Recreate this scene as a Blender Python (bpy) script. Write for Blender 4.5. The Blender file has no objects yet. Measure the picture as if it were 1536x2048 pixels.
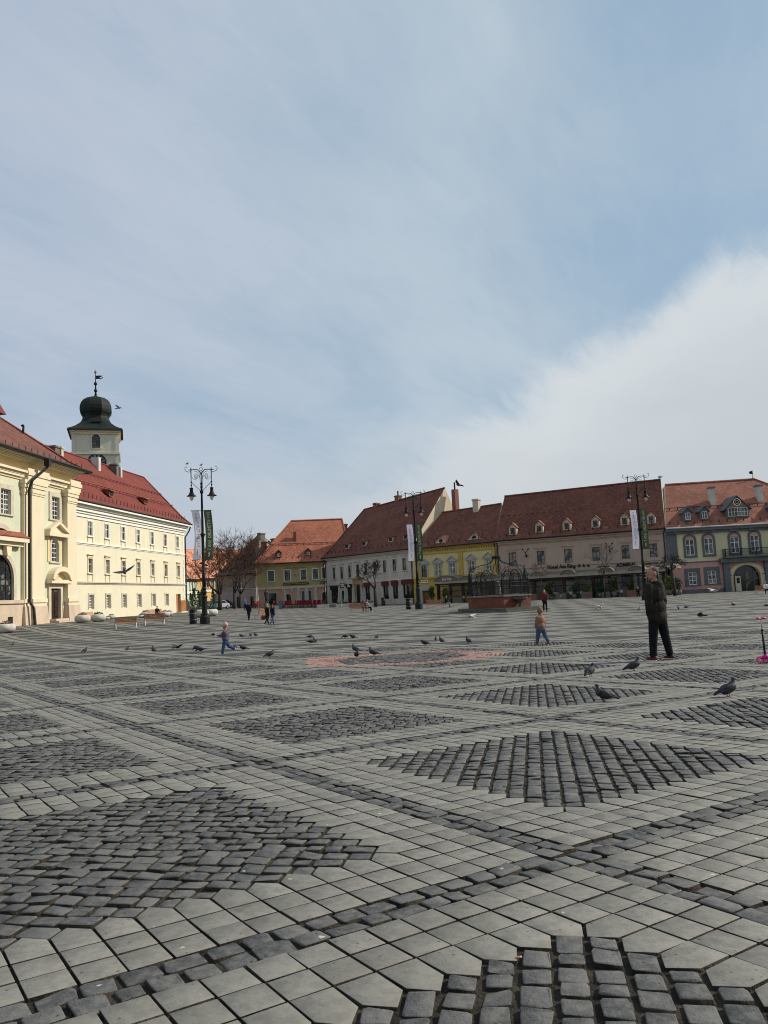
import bpy, bmesh, math, random
import numpy as np
from mathutils import Vector, Matrix
random.seed(7)
R = math.radians
SC = bpy.context.scene
COL = SC.collection

# ---------------------------------------------------------------- camera
FPX, PITCH, ROLL, CH = 1579.18, 0.105398, -0.050086, 1.0778
_F = Vector((0, math.cos(PITCH), math.sin(PITCH)))
_U = Vector((0, -math.sin(PITCH), math.cos(PITCH)))
_R = Vector((1, 0, 0))
CR = _R*math.cos(ROLL) + _U*math.sin(ROLL)
CU = _U*math.cos(ROLL) - _R*math.sin(ROLL)
CF = _F
cam_d = bpy.data.cameras.new('camera')
cam_d.sensor_fit = 'HORIZONTAL'; cam_d.sensor_width = 36
cam_d.lens = FPX/1536*36
cam_d.clip_start = 0.05; cam_d.clip_end = 3000
cam = bpy.data.objects.new('camera', cam_d); COL.objects.link(cam)
cam.matrix_world = Matrix(((CR.x, CU.x, -CF.x, 0), (CR.y, CU.y, -CF.y, 0), (CR.z, CU.z, -CF.z, CH), (0, 0, 0, 1)))
SC.camera = cam

def ray(u, v):
    return CF + CR*((u-768)/FPX) + CU*((1024-v)/FPX)
def W(u, v, y):
    d = ray(u, v); t = y/d.y
    return Vector((d.x*t, y, CH+d.z*t))

# ---------------------------------------------------------------- sun and sky
SUN_EL, SUN_AZ = R(35), R(13)          # azimuth measured from +x towards +y
sdir = Vector((math.cos(SUN_EL)*math.cos(SUN_AZ), math.cos(SUN_EL)*math.sin(SUN_AZ), math.sin(SUN_EL)))
sun_d = bpy.data.lights.new('sun', 'SUN'); sun_d.energy = 4.7; sun_d.angle = R(0.6); sun_d.color = (1, 0.93, 0.82)
sun = bpy.data.objects.new('sun', sun_d); COL.objects.link(sun)
sun.rotation_euler = sdir.to_track_quat('Z', 'Y').to_euler()

def clamp_node(): pass
world = bpy.data.worlds.new('World'); SC.world = world; world.use_nodes = True
nt = world.node_tree; nt.nodes.clear()
class NT:
    """tiny node-tree writer"""
    def __init__(s, t): s.t = t
    def n(s, ty, **k):
        nd = s.t.nodes.new(ty)
        for a, b in k.items(): setattr(nd, a, b)
        return nd
    def l(s, a, b): s.t.links.new(a, b)
    def put(s, sock, v):
        if hasattr(v, 'is_output') or isinstance(v, bpy.types.NodeSocket): s.l(v, sock)
        else: sock.default_value = v
    def m(s, op, a, b=None, c=None, clamp=False):
        nd = s.n('ShaderNodeMath', operation=op, use_clamp=clamp)
        s.put(nd.inputs[0], a)
        if b is not None: s.put(nd.inputs[1], b)
        if c is not None: s.put(nd.inputs[2], c)
        return nd.outputs[0]
    def mr(s, v, a, b, c=0., d=1., smooth=True):
        nd = s.n('ShaderNodeMapRange', interpolation_type='SMOOTHSTEP' if smooth else 'LINEAR')
        s.put(nd.inputs[0], v); nd.inputs[1].default_value = a; nd.inputs[2].default_value = b
        nd.inputs[3].default_value = c; nd.inputs[4].default_value = d
        return nd.outputs[0]
    def mix(s, f, a, b, mode='MIX'):
        nd = s.n('ShaderNodeMix', data_type='RGBA', blend_type=mode)
        s.put(nd.inputs[0], f)
        for sk, v in ((nd.inputs[6], a), (nd.inputs[7], b)):
            if isinstance(v, (tuple, list)): sk.default_value = (*v[:3], 1)
            else: s.l(v, sk)
        return nd.outputs[2]
    def noise(s, vec, scale, detail=4, rough=.55, dist=0.):
        nd = s.n('ShaderNodeTexNoise')
        if vec is not None: s.l(vec, nd.inputs['Vector'])
        nd.inputs['Scale'].default_value = scale; nd.inputs['Detail'].default_value = detail
        nd.inputs['Roughness'].default_value = rough; nd.inputs['Distortion'].default_value = dist
        return nd.outputs[0]
    def comb(s, x, y, z=0.):
        nd = s.n('ShaderNodeCombineXYZ'); s.put(nd.inputs[0], x); s.put(nd.inputs[1], y); s.put(nd.inputs[2], z)
        return nd.outputs[0]
    def sep(s, v):
        nd = s.n('ShaderNodeSeparateXYZ'); s.l(v, nd.inputs[0]); return nd.outputs

N = NT(nt)
sky = N.n('ShaderNodeTexSky', sky_type='NISHITA'); sky.sun_disc = False
sky.sun_elevation = SUN_EL; sky.sun_rotation = math.pi/2 - SUN_AZ
sky.air_density = 1.0; sky.dust_density = 1.6; sky.ozone_density = 1.4
tc = N.n('ShaderNodeTexCoord'); x, y, z = N.sep(tc.outputs['Generated'])
zc = N.m('MAXIMUM', z, 0.0)
px = N.m('DIVIDE', x, N.m('ADD', zc, 0.16)); py = N.m('DIVIDE', y, N.m('ADD', zc, 0.16))
az = N.m('ARCTAN2', x, y); el = N.m('ARCSINE', z)
# cirrus veil, streaks drawn out towards the upper left
cs, sn = math.cos(R(62)), math.sin(R(62))
su = N.m('ADD', N.m('MULTIPLY', px, cs), N.m('MULTIPLY', py, sn))
sv = N.m('SUBTRACT', N.m('MULTIPLY', py, cs), N.m('MULTIPLY', px, sn))
st = N.comb(N.m('MULTIPLY', su, .75), N.m('MULTIPLY', sv, 1.5))
n1 = N.noise(st, 1.5, 7, .52, .5)
n2 = N.noise(N.comb(N.m('MULTIPLY', px, 1.0), N.m('MULTIPLY', py, 1.0), 3.1), 1.1, 4, .5, .3)
n3 = N.noise(N.comb(N.m('MULTIPLY', su, 1.0), N.m('MULTIPLY', sv, 3.2), 7.), 5., 7, .62, .8)
# direction-dependent cover: clear towards the upper right, veiled elsewhere
cover = N.m('ADD', N.mr(az, .05, .5, 0.14, -.42), N.mr(el, .0, .25, .3, 0.))
veil = N.m('ADD', N.m('ADD', N.m('MULTIPLY', n1, 1.15), N.m('MULTIPLY', n2, .75)), N.m('MULTIPLY', n3, .3))
veil = N.mr(N.m('ADD', veil, cover), .5, 1.7, 0.2, 1.0)
# the white bank rising to the right
edge = N.m('ADD', N.mr(az, -.12, .42, .095, .39, False), N.m('MULTIPLY', N.m('SUBTRACT', n1, .5), .10))
edge = N.m('ADD', edge, N.m('MULTIPLY', N.m('SUBTRACT', n3, .5), .045))
d_ = N.m('SUBTRACT', edge, el)
bank = N.m('MULTIPLY', N.mr(d_, -.005, .06, 0., .93), N.mr(az, -.2, .2))
bank_col = N.mix(N.mr(N.m('ADD', d_, N.m('MULTIPLY', N.m('SUBTRACT', n2, .5), .35)), .0, .24), (6.9, 7.3, 7.55), (5.8, 6.2, 6.5))
veil_col = N.mix(N.mr(az, -.45, .25), (5.15, 5.75, 6.75), (5.45, 6.25, 6.9))
base = N.mix(.7, sky.outputs[0], (2.7, 4.4, 6.1))
c1 = N.mix(veil, base, veil_col)
c2 = N.mix(bank, c1, bank_col)
haze = N.mr(el, .0, .24, .75, 0.)
c3 = N.mix(haze, c2, (5.35, 5.75, 6.1))
bg = N.n('ShaderNodeBackground'); N.l(c3, bg.inputs[0]); bg.inputs[1].default_value = 0.1
wo = N.n('ShaderNodeOutputWorld'); N.l(bg.outputs[0], wo.inputs[0])

SC.view_settings.view_transform = 'Standard'; SC.view_settings.look = 'None'
SC.view_settings.exposure = 0.0; SC.view_settings.gamma = 1.0
SC.render.engine = 'CYCLES'
SC.cycles.pixel_filter_type = 'BLACKMAN_HARRIS'; SC.cycles.filter_width = 1.05
SC.cycles.max_bounces = 6; SC.cycles.diffuse_bounces = 3; SC.cycles.glossy_bounces = 3
SC.cycles.transparent_max_bounces = 8; SC.cycles.caustics_reflective = False; SC.cycles.caustics_refractive = False

# ---------------------------------------------------------------- terrain height
def sm(t): t = min(1., max(0., t)); return t*t*(3-2*t)
C0, C1, C2 = -0.0313956, 0.00031002, -0.00537938
def gz(x, y):
    Y = min(y, 50.63)
    z = C0*Y + C1*Y*Y + C2*x
    k = max(0., -x-10.); k = k*k/(k+3.)
    z += sm((y-48)/27)*(.25+.026*min(k, 40))
    return z + .005*max(0., min(y, 170)-90)
def gzn(x, y):
    Y = np.minimum(y, 50.63); z = C0*Y + C1*Y*Y + C2*x
    k = np.maximum(0., -x-10.); k = k*k/(k+3.); t = np.clip((y-48)/27, 0, 1)
    return z + t*t*(3-2*t)*(.25+.026*np.minimum(k, 40)) + .005*np.maximum(0., np.minimum(y, 170)-90)
def GP(u, v):
    d = ray(u, v); t0 = None; t = 1.
    while t < 260:
        if CH+t*d.z <= gz(t*d.x, t*d.y):
            lo, hi = t-.5, t
            for _ in range(25):
                m = (lo+hi)/2
                if CH+m*d.z > gz(m*d.x, m*d.y): lo = m
                else: hi = m
            p = Vector((d.x*lo, d.y*lo)); return Vector((p.x, p.y, gz(p.x, p.y)))
        t += .5
    return Vector((d.x*200, d.y*200, 0))
def GD(u, y):
    """ground point in column u at depth y"""
    v = 1200
    for _ in range(6):
        p = W(u, v, y); z = gz(p.x, p.y); q = Vector((p.x, p.y, z)) - Vector((0, 0, CH))
        v = 1024 - FPX*q.dot(CU)/q.dot(CF)
    return Vector((p.x, p.y, gz(p.x, p.y)))
def PXM(p):   # photo pixels per metre at a point
    return FPX/((Vector(p)-Vector((0, 0, CH))).dot(CF))

# ---------------------------------------------------------------- materials
MATS = {}
def mat(name, c1, c2=None, scale=3., rough=.8, bump=0., bscale=30., metal=0., stain=0., spec=.2, detail=5):
    if name in MATS: return MATS[name]
    m = bpy.data.materials.new(name); m.use_nodes = True; t = m.node_tree
    b = t.nodes['Principled BSDF']; n = NT(t)
    b.inputs['Roughness'].default_value = rough; b.inputs['Metallic'].default_value = metal
    b.inputs['Specular IOR Level'].default_value = spec
    tcn = n.n('ShaderNodeTexCoord'); vec = tcn.outputs['Object']
    c2 = c2 or tuple(k*.82 for k in c1)
    f = n.mr(n.noise(vec, scale, detail, .6), .3, .7)
    col = n.mix(f, c1, c2)
    if stain:
        X, Y, Z = n.sep(vec)
        sv = n.comb(n.m('MULTIPLY', X, 1.6), n.m('MULTIPLY', Y, 1.6), n.m('MULTIPLY', Z, .28))
        g = n.mr(n.noise(sv, 1.3, 5, .65), .45, .75, 0., stain)
        col = n.mix(g, col, tuple(k*.55 for k in c1))
    n.l(col, b.inputs['Base Color'])
    if bump:
        bn = n.n('ShaderNodeBump'); bn.inputs['Strength'].default_value = bump; bn.inputs['Distance'].default_value = .02
        n.l(n.noise(vec, bscale, 4), bn.inputs['Height']); n.l(bn.outputs[0], b.inputs['Normal'])
    MATS[name] = m
    return m
def tilemat(name, c1, c2, c3=None, row=.3):
    if name in MATS: return MATS[name]
    m = bpy.data.materials.new(name); m.use_nodes = True; t = m.node_tree
    b = t.nodes['Principled BSDF']; n = NT(t); b.inputs['Roughness'].default_value = .85
    b.inputs['Specular IOR Level'].default_value = .2
    vec = n.n('ShaderNodeTexCoord').outputs['Object']; X, Y, Z = n.sep(vec)
    big = n.noise(vec, .35, 6, .62); sml = n.noise(vec, 3.2, 4, .7)
    col = n.mix(n.mr(big, .42, .58), c1, c2)
    # individual replaced tiles, lighter and darker
    vo = n.n('ShaderNodeTexVoronoi'); vo.inputs['Scale'].default_value = 3.4; n.l(vec, vo.inputs['Vector'])
    g = n.sep(vo.outputs['Color'])[0]
    col = n.mix(n.mr(g, .62, 1., 0., .6), col, c3 or tuple(k*1.6 for k in c1))
    col = n.mix(n.mr(sml, .5, .8, 0., .55), col, tuple(k*.5 for k in c2))
    rowf = n.m('FRACT', n.m('DIVIDE', Z, row))
    colj = n.mix(n.mr(rowf, .8, 1., 0., .45), col, tuple(k*.35 for k in c2))
    n.l(colj, b.inputs['Base Color'])
    bn = n.n('ShaderNodeBump'); bn.inputs['Strength'].default_value = .5; bn.inputs['Distance'].default_value = .05
    n.l(n.m('ADD', rowf, n.m('MULTIPLY', sml, .8)), bn.inputs['Height']); n.l(bn.outputs[0], b.inputs['Normal'])
    MATS[name] = m
    return m
def glassmat(name, dark=(.02, .022, .025), light=(.16, .16, .15), rough=.08, sc=.9, thr=.55):
    """window panes: dark room with patches of pale curtain behind a shiny sheet"""
    if name in MATS: return MATS[name]
    m = bpy.data.materials.new(name); m.use_nodes = True; t = m.node_tree
    b = t.nodes['Principled BSDF']; n = NT(t); b.inputs['Roughness'].default_value = rough
    vec = n.n('ShaderNodeTexCoord').outputs['Object']
    f = n.mr(n.noise(vec, sc, 3, .6), thr-.06, thr+.06)
    n.l(n.mix(f, dark, light), b.inputs['Base Color'])
    MATS[name] = m
    return m

# ---------------------------------------------------------------- mesh builder
class MB:
    def __init__(s): s.v = []; s.f = []; s.m = []
    def add(s, vs, fs, m=0):
        o = len(s.v); s.v += [tuple(p) for p in vs]
        for f in fs: s.f.append([o+i for i in f]); s.m.append(m)
        return s
    def poly(s, vs, m=0): return s.add(vs, [list(range(len(vs)))], m)
    def hexa(s, p, m=0):
        """8 corners: 0-3 bottom loop, 4-7 top loop"""
        return s.add(p, [(0, 3, 2, 1), (4, 5, 6, 7), (0, 1, 5, 4), (1, 2, 6, 5), (2, 3, 7, 6), (3, 0, 4, 7)], m)
    def box(s, x0, x1, y0, y1, z0, z1, m=0, F=None):
        p = [(x0, y0, z0), (x1, y0, z0), (x1, y1, z0), (x0, y1, z0), (x0, y0, z1), (x1, y0, z1), (x1, y1, z1), (x0, y1, z1)]
        if F: p = [F(*q) for q in p]
        return s.hexa(p, m)
    def prism(s, pts, a, b, F, m=0):
        """pts in (s,z), extruded from n=a to n=b through frame F(s,n,z)"""
        k = len(pts)
        vs = [F(p[0], a, p[1]) for p in pts] + [F(p[0], b, p[1]) for p in pts]
        fs = [list(range(k)), list(range(2*k-1, k-1, -1))] + [(i, (i+1) % k, k+(i+1) % k, k+i) for i in range(k)]
        return s.add(vs, fs, m)
    def tube(s, pts, r, k=6, m=0, cap=True):
        pts = [Vector(p) for p in pts]; n = len(pts)
        rs = r if isinstance(r, (list, tuple)) else [r]*n
        o = len(s.v); up = None
        for i, p in enumerate(pts):
            d = (pts[min(i+1, n-1)] - pts[max(i-1, 0)])
            d = d.normalized() if d.length > 1e-9 else Vector((0, 0, 1))
            if up is None: up = Vector((0, 0, 1)) if abs(d.z) < .9 else Vector((1, 0, 0))
            a = d.cross(up); a = a.normalized() if a.length > 1e-6 else Vector((1, 0, 0)); b = a.cross(d)
            up = b
            for j in range(k):
                t = 2*math.pi*j/k; s.v.append(tuple(p + (a*math.cos(t)+b*math.sin(t))*rs[i]))
        for i in range(n-1):
            for j in range(k):
                s.f.append([o+i*k+j, o+i*k+(j+1) % k, o+(i+1)*k+(j+1) % k, o+(i+1)*k+j]); s.m.append(m)
        if cap:
            s.f.append([o+j for j in range(k)][::-1]); s.m.append(m)
            s.f.append([o+(n-1)*k+j for j in range(k)]); s.m.append(m)
        return s
    def lathe(s, prof, k=16, c=(0, 0, 0), m=0, ph=0., sx=1., sy=1.):
        o = len(s.v)
        for r, z in prof:
            for j in range(k):
                t = 2*math.pi*j/k+ph; s.v.append((c[0]+r*sx*math.cos(t), c[1]+r*sy*math.sin(t), c[2]+z))
        for i in range(len(prof)-1):
            for j in range(k):
                s.f.append([o+i*k+j, o+i*k+(j+1) % k, o+(i+1)*k+(j+1) % k, o+(i+1)*k+j]); s.m.append(m)
        s.f.append([o+j for j in range(k)][::-1]); s.m.append(m)
        s.f.append([o+(len(prof)-1)*k+j for j in range(k)]); s.m.append(m)
        return s
    def mesh(s, name, mats, off=(0, 0, 0), smooth=False):
        me = bpy.data.meshes.new(name)
        ox, oy, oz = off
        me.from_pydata([(a-ox, b-oy, c-oz) for a, b, c in s.v], [], s.f)
        for m in (mats if isinstance(mats, (list, tuple)) else [mats]): me.materials.append(m)
        me.polygons.foreach_set('material_index', s.m)
        if smooth: me.polygons.foreach_set('use_smooth', [True]*len(me.polygons))
        me.update()
        return me
def root_loc(o):
    while o.parent: o = o.parent
    return o.location
def link(name, me, parent=None, label=None):
    o = bpy.data.objects.new(name, me); COL.objects.link(o)
    if parent is not None: o.parent = parent
    if label: o['label'] = label
    return o
def part(name, mb, mats, parent, smooth=False, label=None):
    """world-space mesh builder -> child of a thing whose root only carries a location"""
    return link(name, mb.mesh(name, mats, root_loc(parent), smooth), parent, label)
def lpart(name, mb, mats, parent, smooth=False, label=None):
    """same, for meshes already written in the thing's own coordinates"""
    return link(name, mb.mesh(name, mats, (0, 0, 0), smooth), parent, label)
def tag(o, label, cat, group=None, kind=None):
    if label: o['label'] = label
    if cat: o['category'] = cat
    if group: o['group'] = group
    if kind: o['kind'] = kind
    return o
def thing(name, label, cat, loc=(0, 0, 0), rz=0., group=None):
    o = bpy.data.objects.new(name, None); COL.objects.link(o); o.location = loc; o.rotation_euler = (0, 0, rz)
    o.empty_display_size = .2
    return tag(o, label, cat, group)
def kids(o): return [c for c in bpy.data.objects if c.parent == o]
def dup(o, loc=None, rz=None, label=None, scale=None, parent=None):
    c = o.copy(); COL.objects.link(c)
    if parent is not None: c.parent = parent
    if loc is not None: c.location = loc
    if rz is not None: c.rotation_euler = (0, 0, rz)
    if scale is not None: c.scale = (scale,)*3 if not isinstance(scale, tuple) else scale
    if label: c['label'] = label
    for k in kids(o): dup(k, parent=c)
    return c
def textmesh(txt, size=1., depth=.02, mat_=None, bold=0., spacing=1., name='lettering'):
    cu = bpy.data.curves.new(name, 'FONT'); cu.body = txt; cu.size = size; cu.extrude = depth; cu.offset = bold
    cu.align_x = 'CENTER'; cu.align_y = 'CENTER'; cu.space_character = spacing; cu.resolution_u = 3
    o = bpy.data.objects.new(name, cu); COL.objects.link(o)
    dg = bpy.context.evaluated_depsgraph_get(); me = bpy.data.meshes.new_from_object(o.evaluated_get(dg))
    bpy.data.objects.remove(o); bpy.data.curves.remove(cu)
    if mat_: me.materials.clear(); me.materials.append(mat_)
    me.name = name
    return me
def lettering(txt, F, s, z, n, width, parent, m, depth=.02, bold=0., vertical=False, hgt=None):
    """text lying in a facade frame, fitted to a width"""
    me = textmesh(txt, 1., .5, m, bold)
    co = np.zeros(len(me.vertices)*3); me.vertices.foreach_get('co', co); co = co.reshape(-1, 3)
    w = co[:, 0].max()-co[:, 0].min(); h = co[:, 1].max()-co[:, 1].min()
    k = width/w; ky = (hgt/h if hgt else k)
    co[:, 0] -= (co[:, 0].max()+co[:, 0].min())/2; co[:, 1] -= (co[:, 1].max()+co[:, 1].min())/2
    rl = root_loc(parent)
    out = []
    for a, b, c in co:
        a *= k; b *= ky; c = (c+.5)*depth
        if vertical: a, b = -b, a
        p = F(s+a, n+c, z+b); out.append((p[0]-rl.x, p[1]-rl.y, p[2]-rl.z))
    me.vertices.foreach_set('co', np.array(out).ravel()); me.update()
    return link('lettering', me, parent)

# ---------------------------------------------------------------- paving
GO = Vector((0.7618119, 3.66824)); YAW = 0.5964787; SA, SB = 3.2456148, 3.3156666
EA = Vector((math.cos(YAW), math.sin(YAW)))*SA; EB = Vector((-math.sin(YAW), math.cos(YAW)))*SB
def cellpt(i, j): return GO + EA*i + EB*j
def near(i, j):
    c = cellpt(i+.5, j+.5)
    return -1.5 < c.y < 25.5 and abs(c.x) < c.y*.56+4.6

m_far = bpy.data.materials.new('square_paving'); m_far.use_nodes = True
def _far():
    n = NT(m_far.node_tree); b = m_far.node_tree.nodes['Principled BSDF']; b.inputs['Roughness'].default_value = .8
    b.inputs['Specular IOR Level'].default_value = .25
    uv = n.n('ShaderNodeTexCoord').outputs['UV']; ob = n.n('ShaderNodeTexCoord').outputs['Object']
    U, V, _ = n.sep(uv)
    u = n.m('FRACT', U); v = n.m('FRACT', V)
    au = n.m('ABSOLUTE', n.m('SUBTRACT', u, .5)); av = n.m('ABSOLUTE', n.m('SUBTRACT', v, .5))
    mx = n.m('MAXIMUM', au, av)
    strip = n.m('GREATER_THAN', mx, .469)
    dia = n.m('LESS_THAN', mx, .328)
    def grid(a, w, lo, sc=1.):
        f = n.m('FRACT', n.m('DIVIDE', n.m('SUBTRACT', a, .031), w))
        return n.m('LESS_THAN', f, lo)
    joint = n.m('MAXIMUM', grid(u, .0469, .07), grid(v, .0469, .05))
    p = n.m('ADD', u, v); q = n.m('SUBTRACT', u, v)
    cj = n.m('MAXIMUM', grid(p, .0469, .2), grid(q, .0469, .24))
    wn = n.n('ShaderNodeTexWhiteNoise'); wn.noise_dimensions = '2D'
    n.l(n.comb(n.m('FLOOR', n.m('DIVIDE', U, .0469)), n.m('FLOOR', n.m('DIVIDE', V, .0469))), wn.inputs['Vector'])
    r1 = wn.outputs[0]
    nz = n.noise(ob, .9, 5, .6)
    slab = n.mix(r1, (.195, .186, .155), (.245, .232, .195))
    slab = n.mix(n.mr(nz, .35, .7, 0., .4), slab, (.14, .135, .115))
    slab = n.mix(joint, slab, (.05, .043, .034))
    cob = n.mix(r1, (.036, .037, .037), (.08, .079, .075)); cob = n.mix(cj, cob, (.02, .018, .015))
    cob = n.mix(n.mr(n.noise(ob, 2.2, 3), .4, .7, 0., .4), cob, (.1, .098, .09))
    col = n.mix(n.m('MAXIMUM', dia, strip), slab, cob)
    sp = n.n('ShaderNodeTexVoronoi'); sp.inputs['Scale'].default_value = 9.; n.l(ob, sp.inputs['Vector'])
    col = n.mix(n.mr(sp.outputs['Distance'], .0, .09, .5, 0.), col, (.42, .42, .4))
    n.l(col, b.inputs['Base Color'])
    bn = n.n('ShaderNodeBump'); bn.inputs['Strength'].default_value = .6; bn.inputs['Distance'].default_value = .02
    n.l(n.m('MULTIPLY', n.m('MAXIMUM', n.m('MULTIPLY', joint, n.m('SUBTRACT', 1., dia)), n.m('MULTIPLY', cj, dia)), -1.), bn.inputs['Height'])
    n.l(bn.outputs[0], b.inputs['Normal'])
_far()
m_joint = mat('joint_sand_shade', (.055, .045, .032), (.014, .012, .009), 9, .95, .8, 60)

def stone_mat(name, ca, cb, cc, bump, fine, speck=.35):
    m = bpy.data.materials.new(name); m.use_nodes = True; n = NT(m.node_tree)
    b = m.node_tree.nodes['Principled BSDF']; b.inputs['Specular IOR Level'].default_value = .35
    ob = n.n('ShaderNodeTexCoord').outputs['Object']
    at = n.n('ShaderNodeAttribute'); at.attribute_name = 'tint'; t = at.outputs['Fac']
    nz = n.noise(ob, fine, 6, .62); n2 = n.noise(ob, fine*5, 4, .7); n4 = n.noise(ob, .7, 4, .6)
    col = n.mix(t, ca, cb)
    col = n.mix(n.mr(nz, .36, .68, 0., .6), col, cc)
    col = n.mix(n.mr(n2, .52, .78, 0., .35), col, tuple(k*.55 for k in ca))
    col = n.mix(n.mr(n4, .4, .7, 0., .22), col, tuple(k*1.35 for k in ca))
    n5 = n.noise(ob, 2.6, 6, .7); col = n.mix(n.mr(n5, .5, .72, 0., .5), col, tuple(k*.5 for k in ca))
    pit = n.n('ShaderNodeTexVoronoi'); pit.inputs['Scale'].default_value = 26; n.l(ob, pit.inputs['Vector']); pg = n.sep(pit.outputs['Color'])[0]
    col = n.mix(n.m('MULTIPLY', n.mr(pit.outputs['Distance'], .1, .2, 1., 0.), n.mr(pg, .7, .8, 0., .8)), col, tuple(k*.3 for k in ca))
    # droppings, gum and grit
    sp = n.n('ShaderNodeTexVoronoi'); sp.inputs['Scale'].default_value = 6.5; sp.inputs['Randomness'].default_value = 1
    wv = n.n('ShaderNodeVectorMath', operation='ADD'); n.l(ob, wv.inputs[0])
    nv = n.n('ShaderNodeTexNoise'); nv.inputs['Scale'].default_value = 40; n.l(ob, nv.inputs['Vector'])
    sc = n.n('ShaderNodeVectorMath', operation='SCALE'); n.l(nv.outputs['Color'], sc.inputs[0]); sc.inputs['Scale'].default_value = .035
    n.l(sc.outputs[0], wv.inputs[1]); n.l(wv.outputs[0], sp.inputs['Vector'])
    g = n.sep(sp.outputs['Color'])[1]
    col = n.mix(n.m('MULTIPLY', n.mr(sp.outputs['Distance'], .04, .075, 1., 0.), n.mr(g, .5, .6, 0., speck+.45)), col, (.5, .49, .45))
    n.l(col, b.inputs['Base Color'])
    n.l(n.mr(nz, .3, .7, .62, .85), b.inputs['Roughness'])
    bn = n.n('ShaderNodeBump'); bn.inputs['Strength'].default_value = bump; bn.inputs['Distance'].default_value = .006
    n.l(n.m('ADD', nz, n.m('MULTIPLY', n2, .4)), bn.inputs['Height']); n.l(bn.outputs[0], b.inputs['Normal'])
    return m
m_slab = stone_mat('slab_stone', (.166, .159, .135), (.23, .219, .187), (.112, .107, .092), .7, 19)
m_cob = stone_mat('cobble_stone', (.042, .044, .044), (.115, .113, .106), (.18, .172, .155), 1.5, 24)
m_red = stone_mat('red_slab', (.34, .185, .145), (.28, .16, .13), (.25, .17, .14), .4, 16)

def pix(p):
    q = Vector(p)-Vector((0, 0, CH)); f = q.dot(CF); return 768+FPX*q.dot(CR)/f, 1024-FPX*q.dot(CU)/f
def plan(pts): return [GP(*p).xy for p in pts]
RED_OUT = plan([(610, 1316), (717, 1310), (812, 1304), (875, 1301), (951, 1301), (1023, 1304), (970, 1316.5), (875, 1326), (812, 1329), (717, 1331.7), (618, 1333.5)])
RED_IN = plan([(668, 1320), (768, 1310), (843, 1304.5), (913, 1305), (938, 1310), (906, 1317.5), (843, 1323.5), (768, 1326.5), (695, 1329.5)])
def inside(p, poly):
    c = False; n = len(poly)
    for a in range(n):
        q, r_ = poly[a], poly[a-1]
        if (q.y > p.y) != (r_.y > p.y) and p.x < (r_.x-q.x)*(p.y-q.y)/(r_.y-q.y)+q.x: c = not c
    return c
def recolour(p, kind):
    if not (15 < p.y < 27 and -4 < p.x < 5): return kind
    if inside(p, RED_IN): return 1
    return 2 if inside(p, RED_OUT) else kind
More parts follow.
